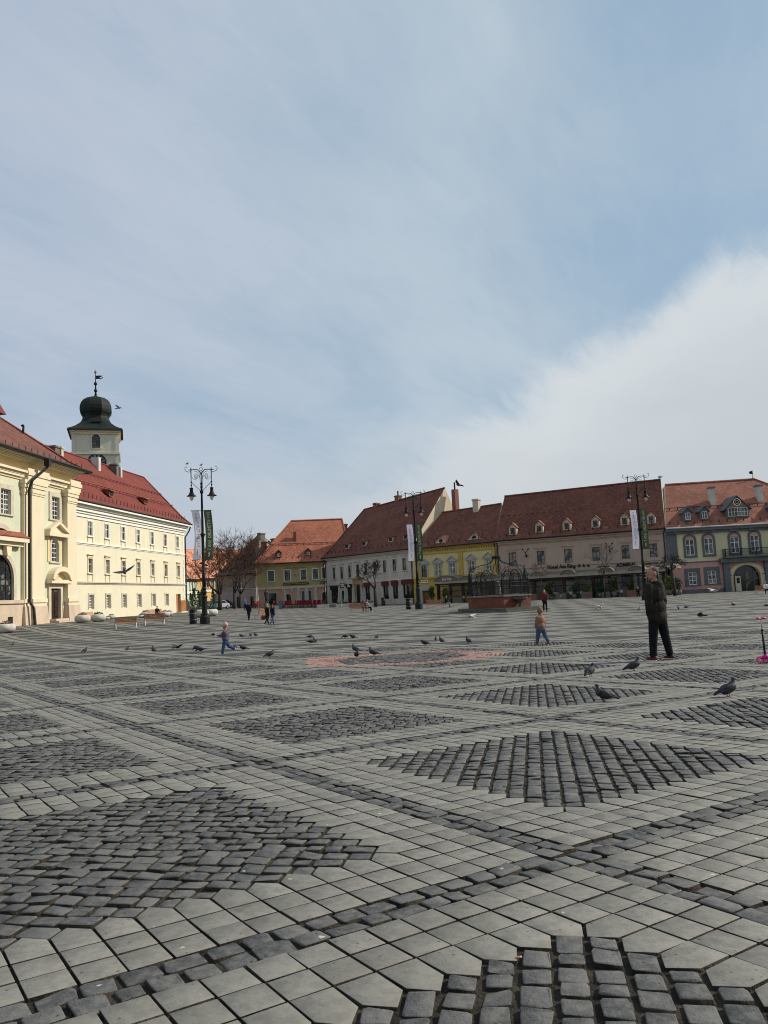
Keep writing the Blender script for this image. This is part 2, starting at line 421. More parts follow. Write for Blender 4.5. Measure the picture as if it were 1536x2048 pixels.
def build_paving():
    rng = np.random.default_rng(3)
    Pv = []; prm = []                    # outlines (8 cell-space points), (kind, tint, height, bevel, dome)
    S = .938/20; w = .328*math.sqrt(2)/14; s2 = math.sqrt(2)
    def put(cx, cy, pts, kind, inset, tint, dh, bev, dome, jit, band=False):
        pts = np.array(pts, float); c = pts.mean(0)
        k = len(pts)
        # chamfer / pad to 8 points
        nxt = np.roll(pts, -1, 0)
        out = []
        L = np.linalg.norm(nxt-pts, axis=1)
        extra = 8-k
        cut = set(range(k)) if k == 4 else set(list(range(k))[:extra])
        for a in range(k):
            p = pts[a]; q = pts[a-1]; r_ = nxt[a]
            if a in cut:
                e = min(bev*(1.2 if kind == 1 else .5), .2*np.linalg.norm(q-p), .2*np.linalg.norm(r_-p))
                out.append(p+(q-p)/max(1e-9, np.linalg.norm(q-p))*e); out.append(p+(r_-p)/max(1e-9, np.linalg.norm(r_-p))*e)
            else: out.append(p)
        out = np.array(out)
        # inset towards the middle by a constant amount
        dv = out-c; ln = np.linalg.norm(dv, axis=1)[:, None]
        out = c+dv*(1-inset*1.25/ln)
        out += rng.normal(0, jit, out.shape if kind == 1 else (1, 2))
        out += (cx, cy)
        kind = recolour(cellpt(*out.mean(0)), kind)
        Pv.append(out); prm.append((kind, tint, dh, bev, dome))
    for i in range(-8, 22):
        for j in range(-12, 24):
            if not near(i, j): continue
            kind_s = 0
            celltone = rng.uniform(-.12, .12)
            for a in range(20):
                for b_ in range(20):
                    ea = min(a, 19-a); eb = min(b_, 19-b_)
                    if ea > 2 and eb > 2: continue
                    x0 = .031+a*S; y0 = .031+b_*S; x1 = x0+S; y1 = y0+S
                    p = [(x0, y0), (x1, y0), (x1, y1), (x0, y1)]
                    h = S/2
                    if ea == 2 and eb > 2:
                        if a == 2: p = [(x0, y0), (x1, y0), (x1+h, y0+h), (x1, y1), (x0, y1)]
                        else: p = [(x0-h, y0+h), (x0, y0), (x1, y0), (x1, y1), (x0, y1)]
                    elif eb == 2 and ea > 2:
                        if b_ == 2: p = [(x0, y0), (x1, y0), (x1, y1), (x0+h, y1+h), (x0, y1)]
                        else: p = [(x0, y0), (x0+h, y0-h), (x1, y0), (x1, y1), (x0, y1)]
                    put(i, j, p, kind_s, .0015, rng.uniform(0, 1)*.85+celltone+.07, rng.normal(0, .0011), .0008, .0004, .00025)
            # cobbles of the diamond
            swap = not (i-j in (0, 1))
            loose = 0. if not swap else .3
            for m in range(13):
                for sg in (0, 1):
                    q0 = m*w if sg == 0 else -(m+1)*w; q1 = q0+w
                    a0 = -(14-(m+1))*w; a1 = -a0
                    t = a0
                    while t < a1-1e-6:
                        ln = w*rng.uniform(.8, 1.22)
                        if a1-(t+ln) < w*.6: ln = a1-t
                        e = ln
                        g_ = .0014; Q = [(t, q0+g_), (t+e, q0+g_), (t+e, q1-g_), (t, q1-g_)]
                        if swap: Q = [(d, c) for c, d in Q][::-1]
                        P = [((a_+b2)/s2+.5, (a_-b2)/s2+.5) for a_, b2 in Q]
                        P = P[::-1]
                        put(i, j, P, 1, .0019, rng.beta(.9, 1.3), rng.normal(0, .0028), .0022, .003, .0007)
                        t += ln
            # bands of small cobbles, two stones wide, along both axes
            for ax in (0, 1):
                for lane in (0, 1):
                    t = -.031 if ax == 0 else .031
                    end = .969 if ax == 0 else .969
                    while t < end-1e-6:
                        ln = rng.uniform(.03, .052)
                        if end-(t+ln) < .02: ln = end-t
                        y0 = -.031+lane*.031; y1 = y0+.031
                        p = [(t, y0), (t+ln, y0), (t+ln, y1), (t, y1)]
                        if ax == 0: p = [(b2, a_) for a_, b2 in p][::-1]
                        put(i, j, p, 1, .0021, rng.beta(.9, 1.3), rng.normal(-.001, .003), .0024, .003, .0012)
                        t += ln
    P = np.array(Pv); prm = np.array(prm); n = len(P)
    c = P.mean(1, keepdims=True)
    o = np.array(GO); ea = np.array(EA); eb = np.array(EB)
    def wld(Q): return o + Q[..., 0:1]*ea + Q[..., 1:2]*eb
    dv = P-c; ln = np.linalg.norm(dv, axis=2, keepdims=True)
    bev = prm[:, 3][:, None, None]
    rings = [wld(P*1.), wld(c+dv*(1-bev*.35/ln)), wld(c+dv*(1-bev/ln))]
    dh = prm[:, 2][:, None]; dome = prm[:, 4][:, None]
    tx = rng.normal(0, 1, (n, 1)); ty = rng.normal(0, 1, (n, 1))
    amp = np.where(prm[:, 0] == 1, .042, .007)[:, None]
    cw = wld(c)[:, 0]
    zs = []
    for k, rg in enumerate(rings):
        z = gzn(rg[..., 0], rg[..., 1]) + dh
        tilt = ((rg[..., 0]-cw[:, 0:1])*tx+(rg[..., 1]-cw[:, 1:2])*ty)*amp
        if k == 0: z = z-.034
        elif k == 1: z = z-dome*.75-.0006+tilt
        else: z = z+tilt+rng.normal(0, .0022, z.shape)*(amp > .01)
        zs.append(z)
    verts = np.concatenate([np.concatenate([rg, z[..., None]], 2) for rg, z in zip(rings, zs)], 1)  # n,24,3
    top = np.arange(16, 24)
    sides = []
    for k in (0, 1):
        for a in range(8): sides.append([k*8+a, k*8+(a+1) % 8, (k+1)*8+(a+1) % 8, (k+1)*8+a])
    sides = np.array(sides).ravel()
    loop1 = np.concatenate([top, sides]); tot1 = np.array([8]+[4]*16)
    base = (np.arange(n)*24)[:, None]
    loops = (base+loop1[None]).ravel(); tot = np.tile(tot1, n); start = np.concatenate([[0], np.cumsum(tot)[:-1]])
    me = bpy.data.meshes.new('paving_stones')
    me.vertices.add(n*24); me.vertices.foreach_set('co', verts.ravel())
    me.loops.add(len(loops)); me.loops.foreach_set('vertex_index', loops.astype(np.int32))
    me.polygons.add(len(tot)); me.polygons.foreach_set('loop_start', start.astype(np.int32))
    me.polygons.foreach_set('loop_total', tot.astype(np.int32))
    mi_ = np.repeat(prm[:, 0].astype(np.int32), 17).reshape(n, 17); mi_[:, 1:9] = 3; me.polygons.foreach_set('material_index', mi_.ravel())  # lower stone sides take the dark sand colour as painted shade in the joints
    me.update(calc_edges=True)
    at = me.attributes.new('tint', 'FLOAT', 'FACE'); at.data.foreach_set('value', np.repeat(np.clip(prm[:, 1], 0, 1).astype(np.float32), 17))
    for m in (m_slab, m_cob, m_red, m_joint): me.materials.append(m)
    me.validate()
    ob = bpy.data.objects.new('square_paving_stones', me); COL.objects.link(ob); ob['kind'] = 'structure'
    print('stones', n)
build_paving()

def build_ground():
    v = []; f = []; mi = []; uvs = []
    for i in range(-50, 85):
        for j in range(-55, 85):
            c = cellpt(i+.5, j+.5)
            if c.y < -14 or c.length > 215: continue
            nr = near(i, j)
            q = [cellpt(i, j), cellpt(i+1, j), cellpt(i+1, j+1), cellpt(i, j+1)]
            o = len(v)
            for p in q: v.append((p.x, p.y, gz(p.x, p.y)-(.0135 if nr else .0)))
            f.append([o, o+1, o+2, o+3]); mi.append(1 if nr else 0)
            uvs += [(i, j), (i+1, j), (i+1, j+1), (i, j+1)]
    me = bpy.data.meshes.new('square_ground'); me.from_pydata(v, [], f)
    me.materials.append(m_far); me.materials.append(m_joint)
    me.polygons.foreach_set('material_index', mi)
    ul = me.uv_layers.new(name='UVMap'); ul.data.foreach_set('uv', np.array(uvs, float).ravel())
    ob = bpy.data.objects.new('square_ground', me); COL.objects.link(ob); ob['kind'] = 'structure'
    # land beyond, out to the horizon
    b = MB(); k = 40
    ring = []
    for r in (0, 205, 400, 900, 2500):
        ring.append([(r*math.cos(2*math.pi*a/k), r*math.sin(2*math.pi*a/k), -1.6 if r < 210 else -1.2) for a in range(k)])
    for a in range(len(ring)-1):
        for c in range(k): b.poly([ring[a][c], ring[a+1][c], ring[a+1][(c+1) % k], ring[a][(c+1) % k]])
    o = link('ground', b.mesh('ground', mat('town_ground', (.16, .155, .14), (.1, .1, .09), .1)), None); o['kind'] = 'structure'
build_ground()

# ---------------------------------------------------------------- shared materials
M = dict(
 cream=mat('cream_plaster', (.7, .59, .4), (.65, .56, .39), .5, .9, .15, 8, stain=.18),
 creamlite=mat('pale_plaster', (.7, .6, .42), (.65, .57, .41), .6, .9, .12, 8, stain=.15),
 green=mat('greenish_plaster', (.58, .58, .42), (.53, .54, .4), .5, .9, .12, 8, stain=.15),
 yellowband=mat('yellow_plaster', (.74, .56, .27), (.68, .52, .27), .8, .9, .1),
 stone=mat('sandstone', (.58, .45, .33), (.47, .38, .28), 1.2, .9, .3, 6, stain=.3),
 surround=mat('stone_surround', (.58, .50, .38), (.46, .40, .31), 2.2, .9, .2),
 trim=mat('cream_trim', (.72, .62, .43), (.66, .57, .4), 1., .85, .1, stain=.12),
 whitetrim=mat('white_trim', (.8, .77, .68), (.7, .68, .6), 2, .8, .1),
 lemon=mat('pale_yellow_wall', (.69, .63, .46), (.64, .59, .44), .4, .9, .12, 6, stain=.2),
 gutter=mat('dark_gutter', (.05, .045, .042), (.03, .03, .03), 5, .5, metal=.5),
 whitegut=mat('white_gutter', (.6, .6, .58), (.5, .5, .48), 5, .5),
 iron=mat('black_iron', (.008, .009, .01), (.014, .016, .017), 9, .55, .3, 30, spec=.2),
 wframe=mat('white_frame', (.75, .74, .7), (.66, .65, .6), 4, .6),
 bframe=mat('brown_frame', (.11, .05, .03), (.07, .035, .022), 4, .6),
 dframe=mat('dark_frame', (.03, .028, .027), (.02, .02, .02), 4, .5),
 glass=glassmat('window_glass'),
 glassc=glassmat('curtained_glass', (.03, .03, .032), (.22, .21, .19), .12, 1.3, .5),
 shop=glassmat('shop_glass', (.012, .013, .015), (.12, .1, .07), .05, .8, .6),
 tower=mat('tower_plaster', (.70, .66, .53), (.6, .56, .45), .3, .92, .2, 5, stain=.35),
 copper=mat('weathered_copper', (.018, .025, .021), (.011, .016, .014), .9, .7, .25, 6, spec=.2, stain=.5),
 wood=mat('brown_wood', (.27, .11, .045), (.19, .075, .03), 6, .6, .2, 20),
 orangewood=mat('orange_wood', (.42, .17, .05), (.32, .12, .04), 4, .6, .2),
 brick=mat('chimney_brick', (.26, .12, .08), (.16, .08, .06), 5, .95, .5, 20),
 greybrick=mat('sooty_render', (.2, .18, .16), (.11, .1, .09), 2.5, .95, .4, stain=.5),
 paleren=mat('pale_render', (.62, .59, .52), (.45, .43, .38), 1.2, .95, .3, stain=.4),
 ochre=mat('ochre_wall', (.44, .355, .17), (.38, .31, .15), .5, .92, .15, 6, stain=.4),
 pinkrust=mat('pink_render', (.56, .31, .22), (.46, .27, .2), .9, .92, .2, 6, stain=.3),
 greywhite=mat('grey_white_wall', (.56, .53, .47), (.47, .45, .4), .5, .92, .15, 6, stain=.35),
 rust=mat('rusticated_stone', (.5, .47, .42), (.4, .38, .34), .8, .92, .2, 6, stain=.3),
 yel=mat('lemon_wall', (.62, .54, .27), (.57, .5, .26), .5, .92, .12, 6, stain=.25),
 yeldark=mat('mustard_trim', (.50, .34, .08), (.42, .29, .08), 1.5, .9, .1),
 greytrim=mat('grey_moulding', (.40, .41, .37), (.32, .33, .31), 2, .9, .2),
 hotel=mat('dusty_pink_wall', (.47, .35, .28), (.41, .31, .25), .4, .92, .15, 6, stain=.35),
 hoteltrim=mat('hotel_trim', (.42, .33, .26), (.36, .29, .23), 1.5, .92, .1),
 blueyel=mat('straw_wall', (.62, .56, .35), (.55, .5, .33), .5, .92, .12, 6, stain=.2),
 bluegrey=mat('blue_grey_trim', (.14, .15, .155), (.11, .12, .125), 1.5, .85, .1, stain=.3),
 pinklow=mat('salmon_wall', (.58, .31, .26), (.5, .28, .24), .6, .92, .12, 6, stain=.3),
 orangewall=mat('orange_wall', (.78, .46, .17), (.66, .4, .17), .6, .92, .12, 6, stain=.3),
 mint=mat('mint_wall', (.58, .66, .52), (.5, .58, .46), .6, .92, .1, stain=.2),
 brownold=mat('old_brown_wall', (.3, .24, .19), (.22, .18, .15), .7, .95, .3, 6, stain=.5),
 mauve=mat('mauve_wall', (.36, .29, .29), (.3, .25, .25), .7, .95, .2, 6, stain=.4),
 maroon=mat('maroon_awning', (.11, .03, .028), (.08, .025, .022), 3, .8),
 ddoor=mat('dark_oak_door', (.035, .018, .012), (.02, .011, .008), 5, .6),
 black=mat('black_board', (.015, .015, .016), (.02, .02, .02), 3, .5),
 t_red=tilemat('red_tiles', (.185, .042, .03), (.15, .036, .027), (.22, .06, .04)),
 t_or=tilemat('orange_tiles', (.38, .135, .078), (.30, .105, .062), (.48, .2, .12)),
 t_br=tilemat('brown_tiles', (.26, .085, .055), (.19, .062, .045), (.36, .15, .1)),
 t_mar=tilemat('maroon_tiles', (.165, .064, .044), (.125, .05, .036), (.24, .1, .07)),
 t_or2=tilemat('rusty_tiles', (.29, .115, .078), (.22, .088, .06), (.38, .17, .12)),
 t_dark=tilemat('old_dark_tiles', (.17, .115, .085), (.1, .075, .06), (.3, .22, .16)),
 t_pale=tilemat('far_orange_tiles', (.62, .26, .15), (.54, .22, .13), (.7, .36, .22)),
)

# ---------------------------------------------------------------- facade frames and building pieces
class Frame:
    """facade plane: s runs along the wall, n towards the viewer's side, z up"""
    def __init__(f, p0, p1):
        f.o = Vector((p0.x, p0.y, 0)); d = Vector((p1.x-p0.x, p1.y-p0.y, 0)); f.L = d.length; f.ex = d/f.L
        n = Vector((f.ex.y, -f.ex.x, 0))
        if n.dot(-f.o) < 0: n = -n
        f.n = n
    def __call__(f, s, n, z): return f.o + f.ex*s + f.n*n + Vector((0, 0, z))
    def uv(f, u, v, n=0.):
        d = ray(u, v); c = Vector((0, 0, CH)); o = f.o+f.n*n
        t = (o-c).dot(f.n)/d.dot(f.n); p = c+d*t
        return (p-f.o).dot(f.ex), p.z
    def at(f, u, v, n=0.):
        s, z = f.uv(u, v, n); return f(s, n, z)
def arcpts(s0, s1, z0, z1, k=10):
    """rectangle with a round head: (s,z) outline, z1 = crown"""
    r = (s1-s0)/2; c = (s0+s1)/2; zs = max(z0, z1-r)
    return [(s0, z0), (s1, z0)] + [(c+r*math.cos(math.pi*i/k), zs+(z1-zs)*math.sin(math.pi*i/k)) for i in range(k+1)]
def wall(F, s0, s1, z0, z1, holes, parent, mats, bands=(), depth=.28, name='wall', n0=0.):
    """front wall with real openings. holes: (s0,s1,z0,z1,arched). bands: z limits where the material slot steps up"""
    b = MB()
    S = sorted({s0, s1, *[h[k] for h in holes for k in (0, 1)]}); Z = sorted({z0, z1, *bands, *[h[k] for h in holes for k in (2, 3)]})
    S = [s for s in S if s0-1e-6 <= s <= s1+1e-6]; Z = [z for z in Z if z0-1e-6 <= z <= z1+1e-6]
    for a in range(len(S)-1):
        for c in range(len(Z)-1):
            if S[a+1]-S[a] < 1e-5 or Z[c+1]-Z[c] < 1e-5: continue
            sc, zc_ = (S[a]+S[a+1])/2, (Z[c]+Z[c+1])/2
            if any(h[0] < sc < h[1] and h[2] < zc_ < h[3] for h in holes): continue
            m = sum(1 for q in bands if zc_ > q)
            b.poly([F(S[a], n0, Z[c]), F(S[a+1], n0, Z[c]), F(S[a+1], n0, Z[c+1]), F(S[a], n0, Z[c+1])], m)
    for h in holes:
        m = sum(1 for q in bands if (h[2]+h[3])/2 > q)
        if len(h) > 4 and h[4]:
            P = arcpts(h[0], h[1], h[2], h[3])
            k = len(P)
            for i in range(2, k-1):
                p, q = P[i], P[i+1]
                b.poly([F(p[0], n0, p[1]), F(q[0], n0, q[1]), F(q[0], n0, h[3]), F(p[0], n0, h[3])], m)
        else: P = [(h[0], h[2]), (h[1], h[2]), (h[1], h[3]), (h[0], h[3])]
        for i in range(len(P)):
            p, q = P[i], P[(i+1) % len(P)]
            b.poly([F(p[0], n0, p[1]), F(q[0], n0, q[1]), F(q[0], n0-depth, q[1]), F(p[0], n0-depth, p[1])], m)
    return part(name, b, mats, parent)
def window(F, s, z0, w, h, parent, fm='wframe', gm='glass', rows=2, cols=2, arch=False, rec=.2, n0=0., sur=None, sw=.16, sill=True, hood=None, transom=None, ft=.07, name='window', proud=.06, label=None):
    g = MB(); P = arcpts(s-w/2, s+w/2, z0, z0+h) if arch else [(s-w/2, z0), (s+w/2, z0), (s+w/2, z0+h), (s-w/2, z0+h)]
    nr = n0-rec
    g.prism(P, nr-.06, nr, F)
    o = part(name, g, M[gm], parent, label=label)
    f = MB(); t = ft
    zt = z0+h-(w/2 if arch else 0)
    f.box(s-w/2, s-w/2+t, nr, nr+.06, z0, zt, F=F); f.box(s+w/2-t, s+w/2, nr, nr+.06, z0, zt, F=F)
    f.box(s-w/2+t, s+w/2-t, nr, nr+.06, z0, z0+t, F=F)
    if arch:
        A = arcpts(s-w/2, s+w/2, z0, z0+h)[2:]; B = arcpts(s-w/2+t, s+w/2-t, z0, z0+h-t)[2:]
        for i in range(len(A)-1):
            f.prism([A[i], A[i+1], B[i+1], B[i]], nr, nr+.06, F)
    else: f.box(s-w/2+t, s+w/2-t, nr, nr+.06, z0+h-t, z0+h, F=F)
    for c in range(1, cols):
        x_ = s-w/2+w*c/cols; zz = z0+h-t if not arch else zt+math.sqrt(max(0, (w/2)**2-(x_-s)**2))-t
        tt = t*.5 if c*2 == cols else t*.3
        f.box(x_-tt, x_+tt, nr+.002, nr+.05, z0+t, zz, F=F)
    zs = [z0+h*r/rows for r in range(1, rows)] if transom is None else [z0+h*q for q in transom]
    for q in zs:
        hw = w/2-t if q <= zt else math.sqrt(max(.01, (w/2)**2-(q-zt)**2))-t
        if hw > .05: f.box(s-hw, s+hw, nr+.004, nr+.055, q-t*.4, q+t*.4, F=F)
    part('frame', f, M[fm], o)
    if sur:
        q = MB(); p = proud
        if arch:
            A = arcpts(s-w/2-sw, s+w/2+sw, z0, z0+h+sw); B = arcpts(s-w/2, s+w/2, z0, z0+h)
            A = A[2:]; B = B[2:]
            for i in range(len(A)-1): q.prism([A[i], A[i+1], B[i+1], B[i]], n0, n0+p, F)
            q.box(s-w/2-sw, s-w/2, n0, n0+p, z0, A[-1][1], F=F); q.box(s+w/2, s+w/2+sw, n0, n0+p, z0, A[0][1], F=F)
        else:
            q.box(s-w/2-sw, s-w/2, n0, n0+p, z0, z0+h, F=F); q.box(s+w/2, s+w/2+sw, n0, n0+p, z0, z0+h, F=F)
            q.box(s-w/2-sw, s+w/2+sw, n0, n0+p+.005, z0+h, z0+h+sw, F=F)
        if hood == 'flat':
            q.box(s-w/2-sw-.08, s+w/2+sw+.08, n0, n0+.24, z0+h+sw+.22, z0+h+sw+.34, F=F); q.box(s-w/2-sw+.04, s+w/2+sw-.04, n0, n0+.1, z0+h+sw, z0+h+sw+.22, F=F)
        if hood == 'ped':
            zb = z0+h+sw+.12
            q.prism([(s-w/2-sw-.22, zb), (s+w/2+sw+.22, zb), (s, zb+.62)], n0, n0+.14, F)
            for sg in (-1, 1):
                a, c = (s+sg*(w/2+sw+.26), zb-.02), (s, zb+.66)
                q.prism([a, c, (c[0], c[1]+.12), (a[0], a[1]+.12)][::sg], n0, n0+.28, F)
            q.box(s-w/2-sw-.26, s+w/2+sw+.26, n0, n0+.26, zb-.12, zb-.002, F=F)
        part('surround', q, M[sur], o)
    if sill:
        q = MB(); e = sw if sur else .06
        q.box(s-w/2-e-.05, s+w/2+e+.05, n0-.02 if rec else n0, n0+.16, z0-.13, z0-.002, F=F)
        part('sill', q, M[sur or fm], o)
    return o
def shell(F, s0, s1, zb, ze, D, parent, mats, name='side_wall'):
    """side and back walls of the block"""
    b = MB()
    b.poly([F(s0, 0, zb), F(s0, 0, ze), F(s0, -D, ze), F(s0, -D, zb)])
    b.poly([F(s1, 0, zb), F(s1, -D, zb), F(s1, -D, ze), F(s1, 0, ze)])
    b.poly([F(s0, -D, zb), F(s0, -D, ze), F(s1, -D, ze), F(s1, -D, zb)])
    b.poly([F(s0, 0, ze-.05), F(s1, 0, ze-.05), F(s1, -D, ze-.05), F(s0, -D, ze-.05)])
    return part(name, b, mats, parent)
class Roof:
    def __init__(r, F, s0, s1, ze, D, L, Rr, parent, m, ov=.5, left='gable', right='gable', gm=None, gut='gutter', nr=None, kick=.12, ze1=None, guards=1, name='roof', ridge=True):
        """L,Rr: ridge ends as photo pixels, met with the plane halfway back"""
        nr = -D/2 if nr is None else nr; r.F = F; ze1 = ze if ze1 is None else ze1
        sL, zL = F.uv(*L, nr) if len(L) == 2 else L[:2]; sR, zR = F.uv(*Rr, nr) if len(Rr) == 2 else Rr[:2]
        r.sL, r.zL, r.sR, r.zR, r.nr, r.ze, r.ov, r.s0, r.s1, r.ze1 = sL, zL, sR, zR, nr, ze, ov, s0, s1, ze1
        b = MB(); fk = .16
        def P(s, n, z): return F(s, n, z)
        el, er = P(s0, ov, ze), P(s1, ov, ze1); tl, tr = P(sL, nr, zL), P(sR, nr, zR)
        ml, mr_ = el.lerp(tl, fk), er.lerp(tr, fk)
        ml.z -= kick*(zL-ze)*.25; mr_.z -= kick*(zR-ze1)*.25
        b.poly([el, er, mr_, ml]); b.poly([ml, mr_, tr, tl])
        bl, br = P(s0, -D-ov, ze), P(s1, -D-ov, ze1)
        b.poly([bl, tl, tr, br])
        wl, wr = MB(), MB()
        if left == 'hip': b.poly([el, ml, tl, bl])
        else: wl.poly([el, ml, tl, bl])
        if right == 'hip': b.poly([er, br, tr, mr_])
        else: wr.poly([er, br, tr, mr_])
        b.poly([el, bl, br, er])
        r.o = part(name, b, M[m], parent)
        for q in (wl, wr):
            if q.f: part('gable', q, M[gm or 'paleren'], r.o)
        g = MB(); g.tube([el+F.n*.06+Vector((0, 0, .02)), er+F.n*.06+Vector((0, 0, .02))], .11, 6)
        part('gutter', g, M[gut], r.o)
        if ridge:
            q = MB(); q.tube([tl+Vector((0, 0, .02)), tr+Vector((0, 0, .02))], .16, 5)
            if left == 'hip': q.tube([el.lerp(tl, .02), ml+Vector((0, 0, .05)), tl], .13, 5)
            if right == 'hip': q.tube([er.lerp(tr, .02), mr_+Vector((0, 0, .05)), tr], .13, 5)
            part('ridge_tiles', q, M[m], r.o)
        q = MB()
        for gi in range(guards):
            k = (.1, .42, .7)[gi]; a, c = el.lerp(tl, k), er.lerp(tr, k)
            nn = int((c-a).length/1.1)
            for i in range(nn):
                p = a.lerp(c, (i+.5)/nn); q.box(-.06, .06, -.03, .03, -.1, .28 if gi == 0 else .2, F=lambda x_, y_, z_, p=p: p+F.ex*x_+F.n*y_+Vector((0, 0, z_)))
            if gi: q.tube([a+Vector((0, 0, .18)), c+Vector((0, 0, .18))], .05, 4)
        if q.f: part('snow_guard', q, M['gutter'], r.o)
    def hit(r, u, v):
        F = r.F; A, B, C = F(r.s0, r.ov, r.ze), F(r.s1, r.ov, r.ze1), F(r.sL, r.nr, r.zL)
        n = (B-A).cross(C-A); c = Vector((0, 0, CH)); d = ray(u, v); p = c+d*((A-c).dot(n)/d.dot(n))
        return (p-F.o).dot(F.ex), (p-F.o).dot(F.n), p.z
    def slope(r): return (r.zL-r.ze)/(r.ov-r.nr)
def dormer(r, u, v, w, h, kind='gable', face='wframe', rm='t_mar', body='paleren', rows=2, cols=2, wf=.5, hf=.6, gm='glass'):
    """u,v: foot of the dormer's front in the photo; w,h: front width and eaves height in metres"""
    F = r.F; s, n, z = r.hit(u, v); k = r.slope(); z -= .08
    b = MB(); gh = w*.5 if kind == 'gable' else 0.
    if kind == 'shed':
        L = h/max(.1, (k-.25)); nb = n-L; zb = z+h+L*.25
        b.prism([(s-w/2, z), (s+w/2, z), (s+w/2, z+h), (s-w/2, z+h)], n-.02, n, F)
        for q in (-1, 1): b.poly([F(s+q*w/2, n, z), F(s+q*w/2, n, z+h), F(s+q*w/2, nb, zb)])
        o = part('dormer', b, M[body], r.o)
        t = MB(); e = .14
        t.hexa([F(s-w/2-e, n+.25, z+h-.02), F(s+w/2+e, n+.25, z+h-.02), F(s+w/2+e, nb, zb), F(s-w/2-e, nb, zb), F(s-w/2-e, n+.25, z+h+.1), F(s+w/2+e, n+.25, z+h+.1), F(s+w/2+e, nb, zb+.1), F(s-w/2-e, nb, zb+.1)])
        part('dormer_roof', t, M[rm], o)
        g = MB(); g.box(s-w*.38, s+w*.38, n, n+.03, z+.12, z+h*.92, F=F); part('window', g, M[gm], o)
        return o
    if kind == 'eye':
        K = 12; L = h/k+.9
        A = [(s-w/2+w*i/K, z+h*math.sin(math.pi*i/K)**1.6) for i in range(K+1)]
        t = MB()
        for i in range(K): t.poly([F(A[i][0], n+.12, A[i][1]), F(A[i+1][0], n+.12, A[i+1][1]), F(s+(A[i+1][0]-s)*.5, n-L, z+L*k+.06), F(s+(A[i][0]-s)*.5, n-L, z+L*k+.06)])
        o = part('dormer', t, M[rm], r.o)
        f = MB(); f.poly([F(p[0], n+.02, p[1]) for p in A]+[F(s+w/2, n+.02, z-.1), F(s-w/2, n+.02, z-.1)]); part('face', f, M[body], o)
        g = MB(); g.prism(arcpts(s-w*.13, s+w*.13, z+.1, z+h*.74), n+.02, n+.06, F); part('window', g, M['black'], o)
        return o
    zt = z+h
    L = (h+gh)/k+.15
    b.prism([(s-w/2, z), (s+w/2, z), (s+w/2, zt), (s, zt+gh), (s-w/2, zt)], n-L, n, F)
    o = part('dormer', b, M[body], r.o)
    t = MB(); e = w*.13; th = .1
    for q in (-1, 1):
        a = (s+q*(w/2+e), zt-e*1.0); c = (s, zt+gh+.02)
        P = [a, c, (c[0], c[1]+th), (a[0]-0*q, a[1]+th)]
        if q > 0: P = P[::-1]
        t.prism(P, n-L, n+.22, F)
    part('dormer_roof', t, M[rm], o)
    window(F, s, z+h*.14, w*wf, h*hf+gh*.2, o, fm=face, gm=gm, rows=rows, cols=cols, rec=-.05, n0=n, sill=False, ft=.06)
    return o
def chimney(parent, F, u, vb, vt, wpx, n, m='brick', cap=True, dep=.9, capm=None, pot=0, label=None):
    """stack through the roof: foot and top given in the photo, standing at offset n of the facade frame"""
    s, zt = F.uv(u, vt, n); s2_, zb = F.uv(u, vb, n); w = wpx/PXM(F(s, n, zt)); b = MB()
    b.box(s-w/2, s+w/2, n-dep/2, n+dep/2, zb-1.2, zt-(.25 if cap else 0), F=F)
    o = part('chimney', b, M[m], parent, label=label)
    if cap:
        c = MB(); c.box(s-w/2-.1, s+w/2+.1, n-dep/2-.1, n+dep/2+.1, zt-.25, zt-.08, F=F); c.box(s-w/2-.02, s+w/2+.02, n-dep/2-.02, n+dep/2+.02, zt-.08, zt, F=F)
        part('chimney_cap', c, M[capm or m], o)
    if pot:
        c = MB(); p = F(s, n, zt); c.tube([p, p+Vector((0, 0, pot))], .13, 8); part('chimney_pot', c, M['iron'], o)
    return o
def pipe(parent, F, s, z0, z1, n=.12, kink=0., m='gutter', r=.07):
    b = MB()
    if kink: pts = [F(s+kink, .5, z1+.15), F(s+kink*.8, .45, z1-.1), F(s, n, z1-.9), F(s, n, z0)]
    else: pts = [F(s, .5, z1+.1), F(s, .4, z1-.2), F(s, n, z1-.7), F(s, n, z0)]
    b.tube(pts, r, 6); return part('downpipe', b, M[m], parent)
def strip(F, parent, s0, s1, z0, z1, n, m, name='cornice'):
    b = MB(); b.box(s0, s1, 0.002, n, z0, z1, F=F); return part(name, b, M[m], parent)
def cornice(F, parent, s0, s1, z0, z1, n, m, name='cornice', k=4):
    """stepped moulding growing outwards towards the top"""
    b = MB()
    for i in range(k):
        a = z0+(z1-z0)*i/k; c = z0+(z1-z0)*(i+1)/k; b.box(s0-.0, s1+.0, .002, n*(i+1)/k*(1 if i % 2 else .8), a+.001, c, F=F)
    return part(name, b, M[m], parent)
def xz(F, u, v): return F.uv(u, v)

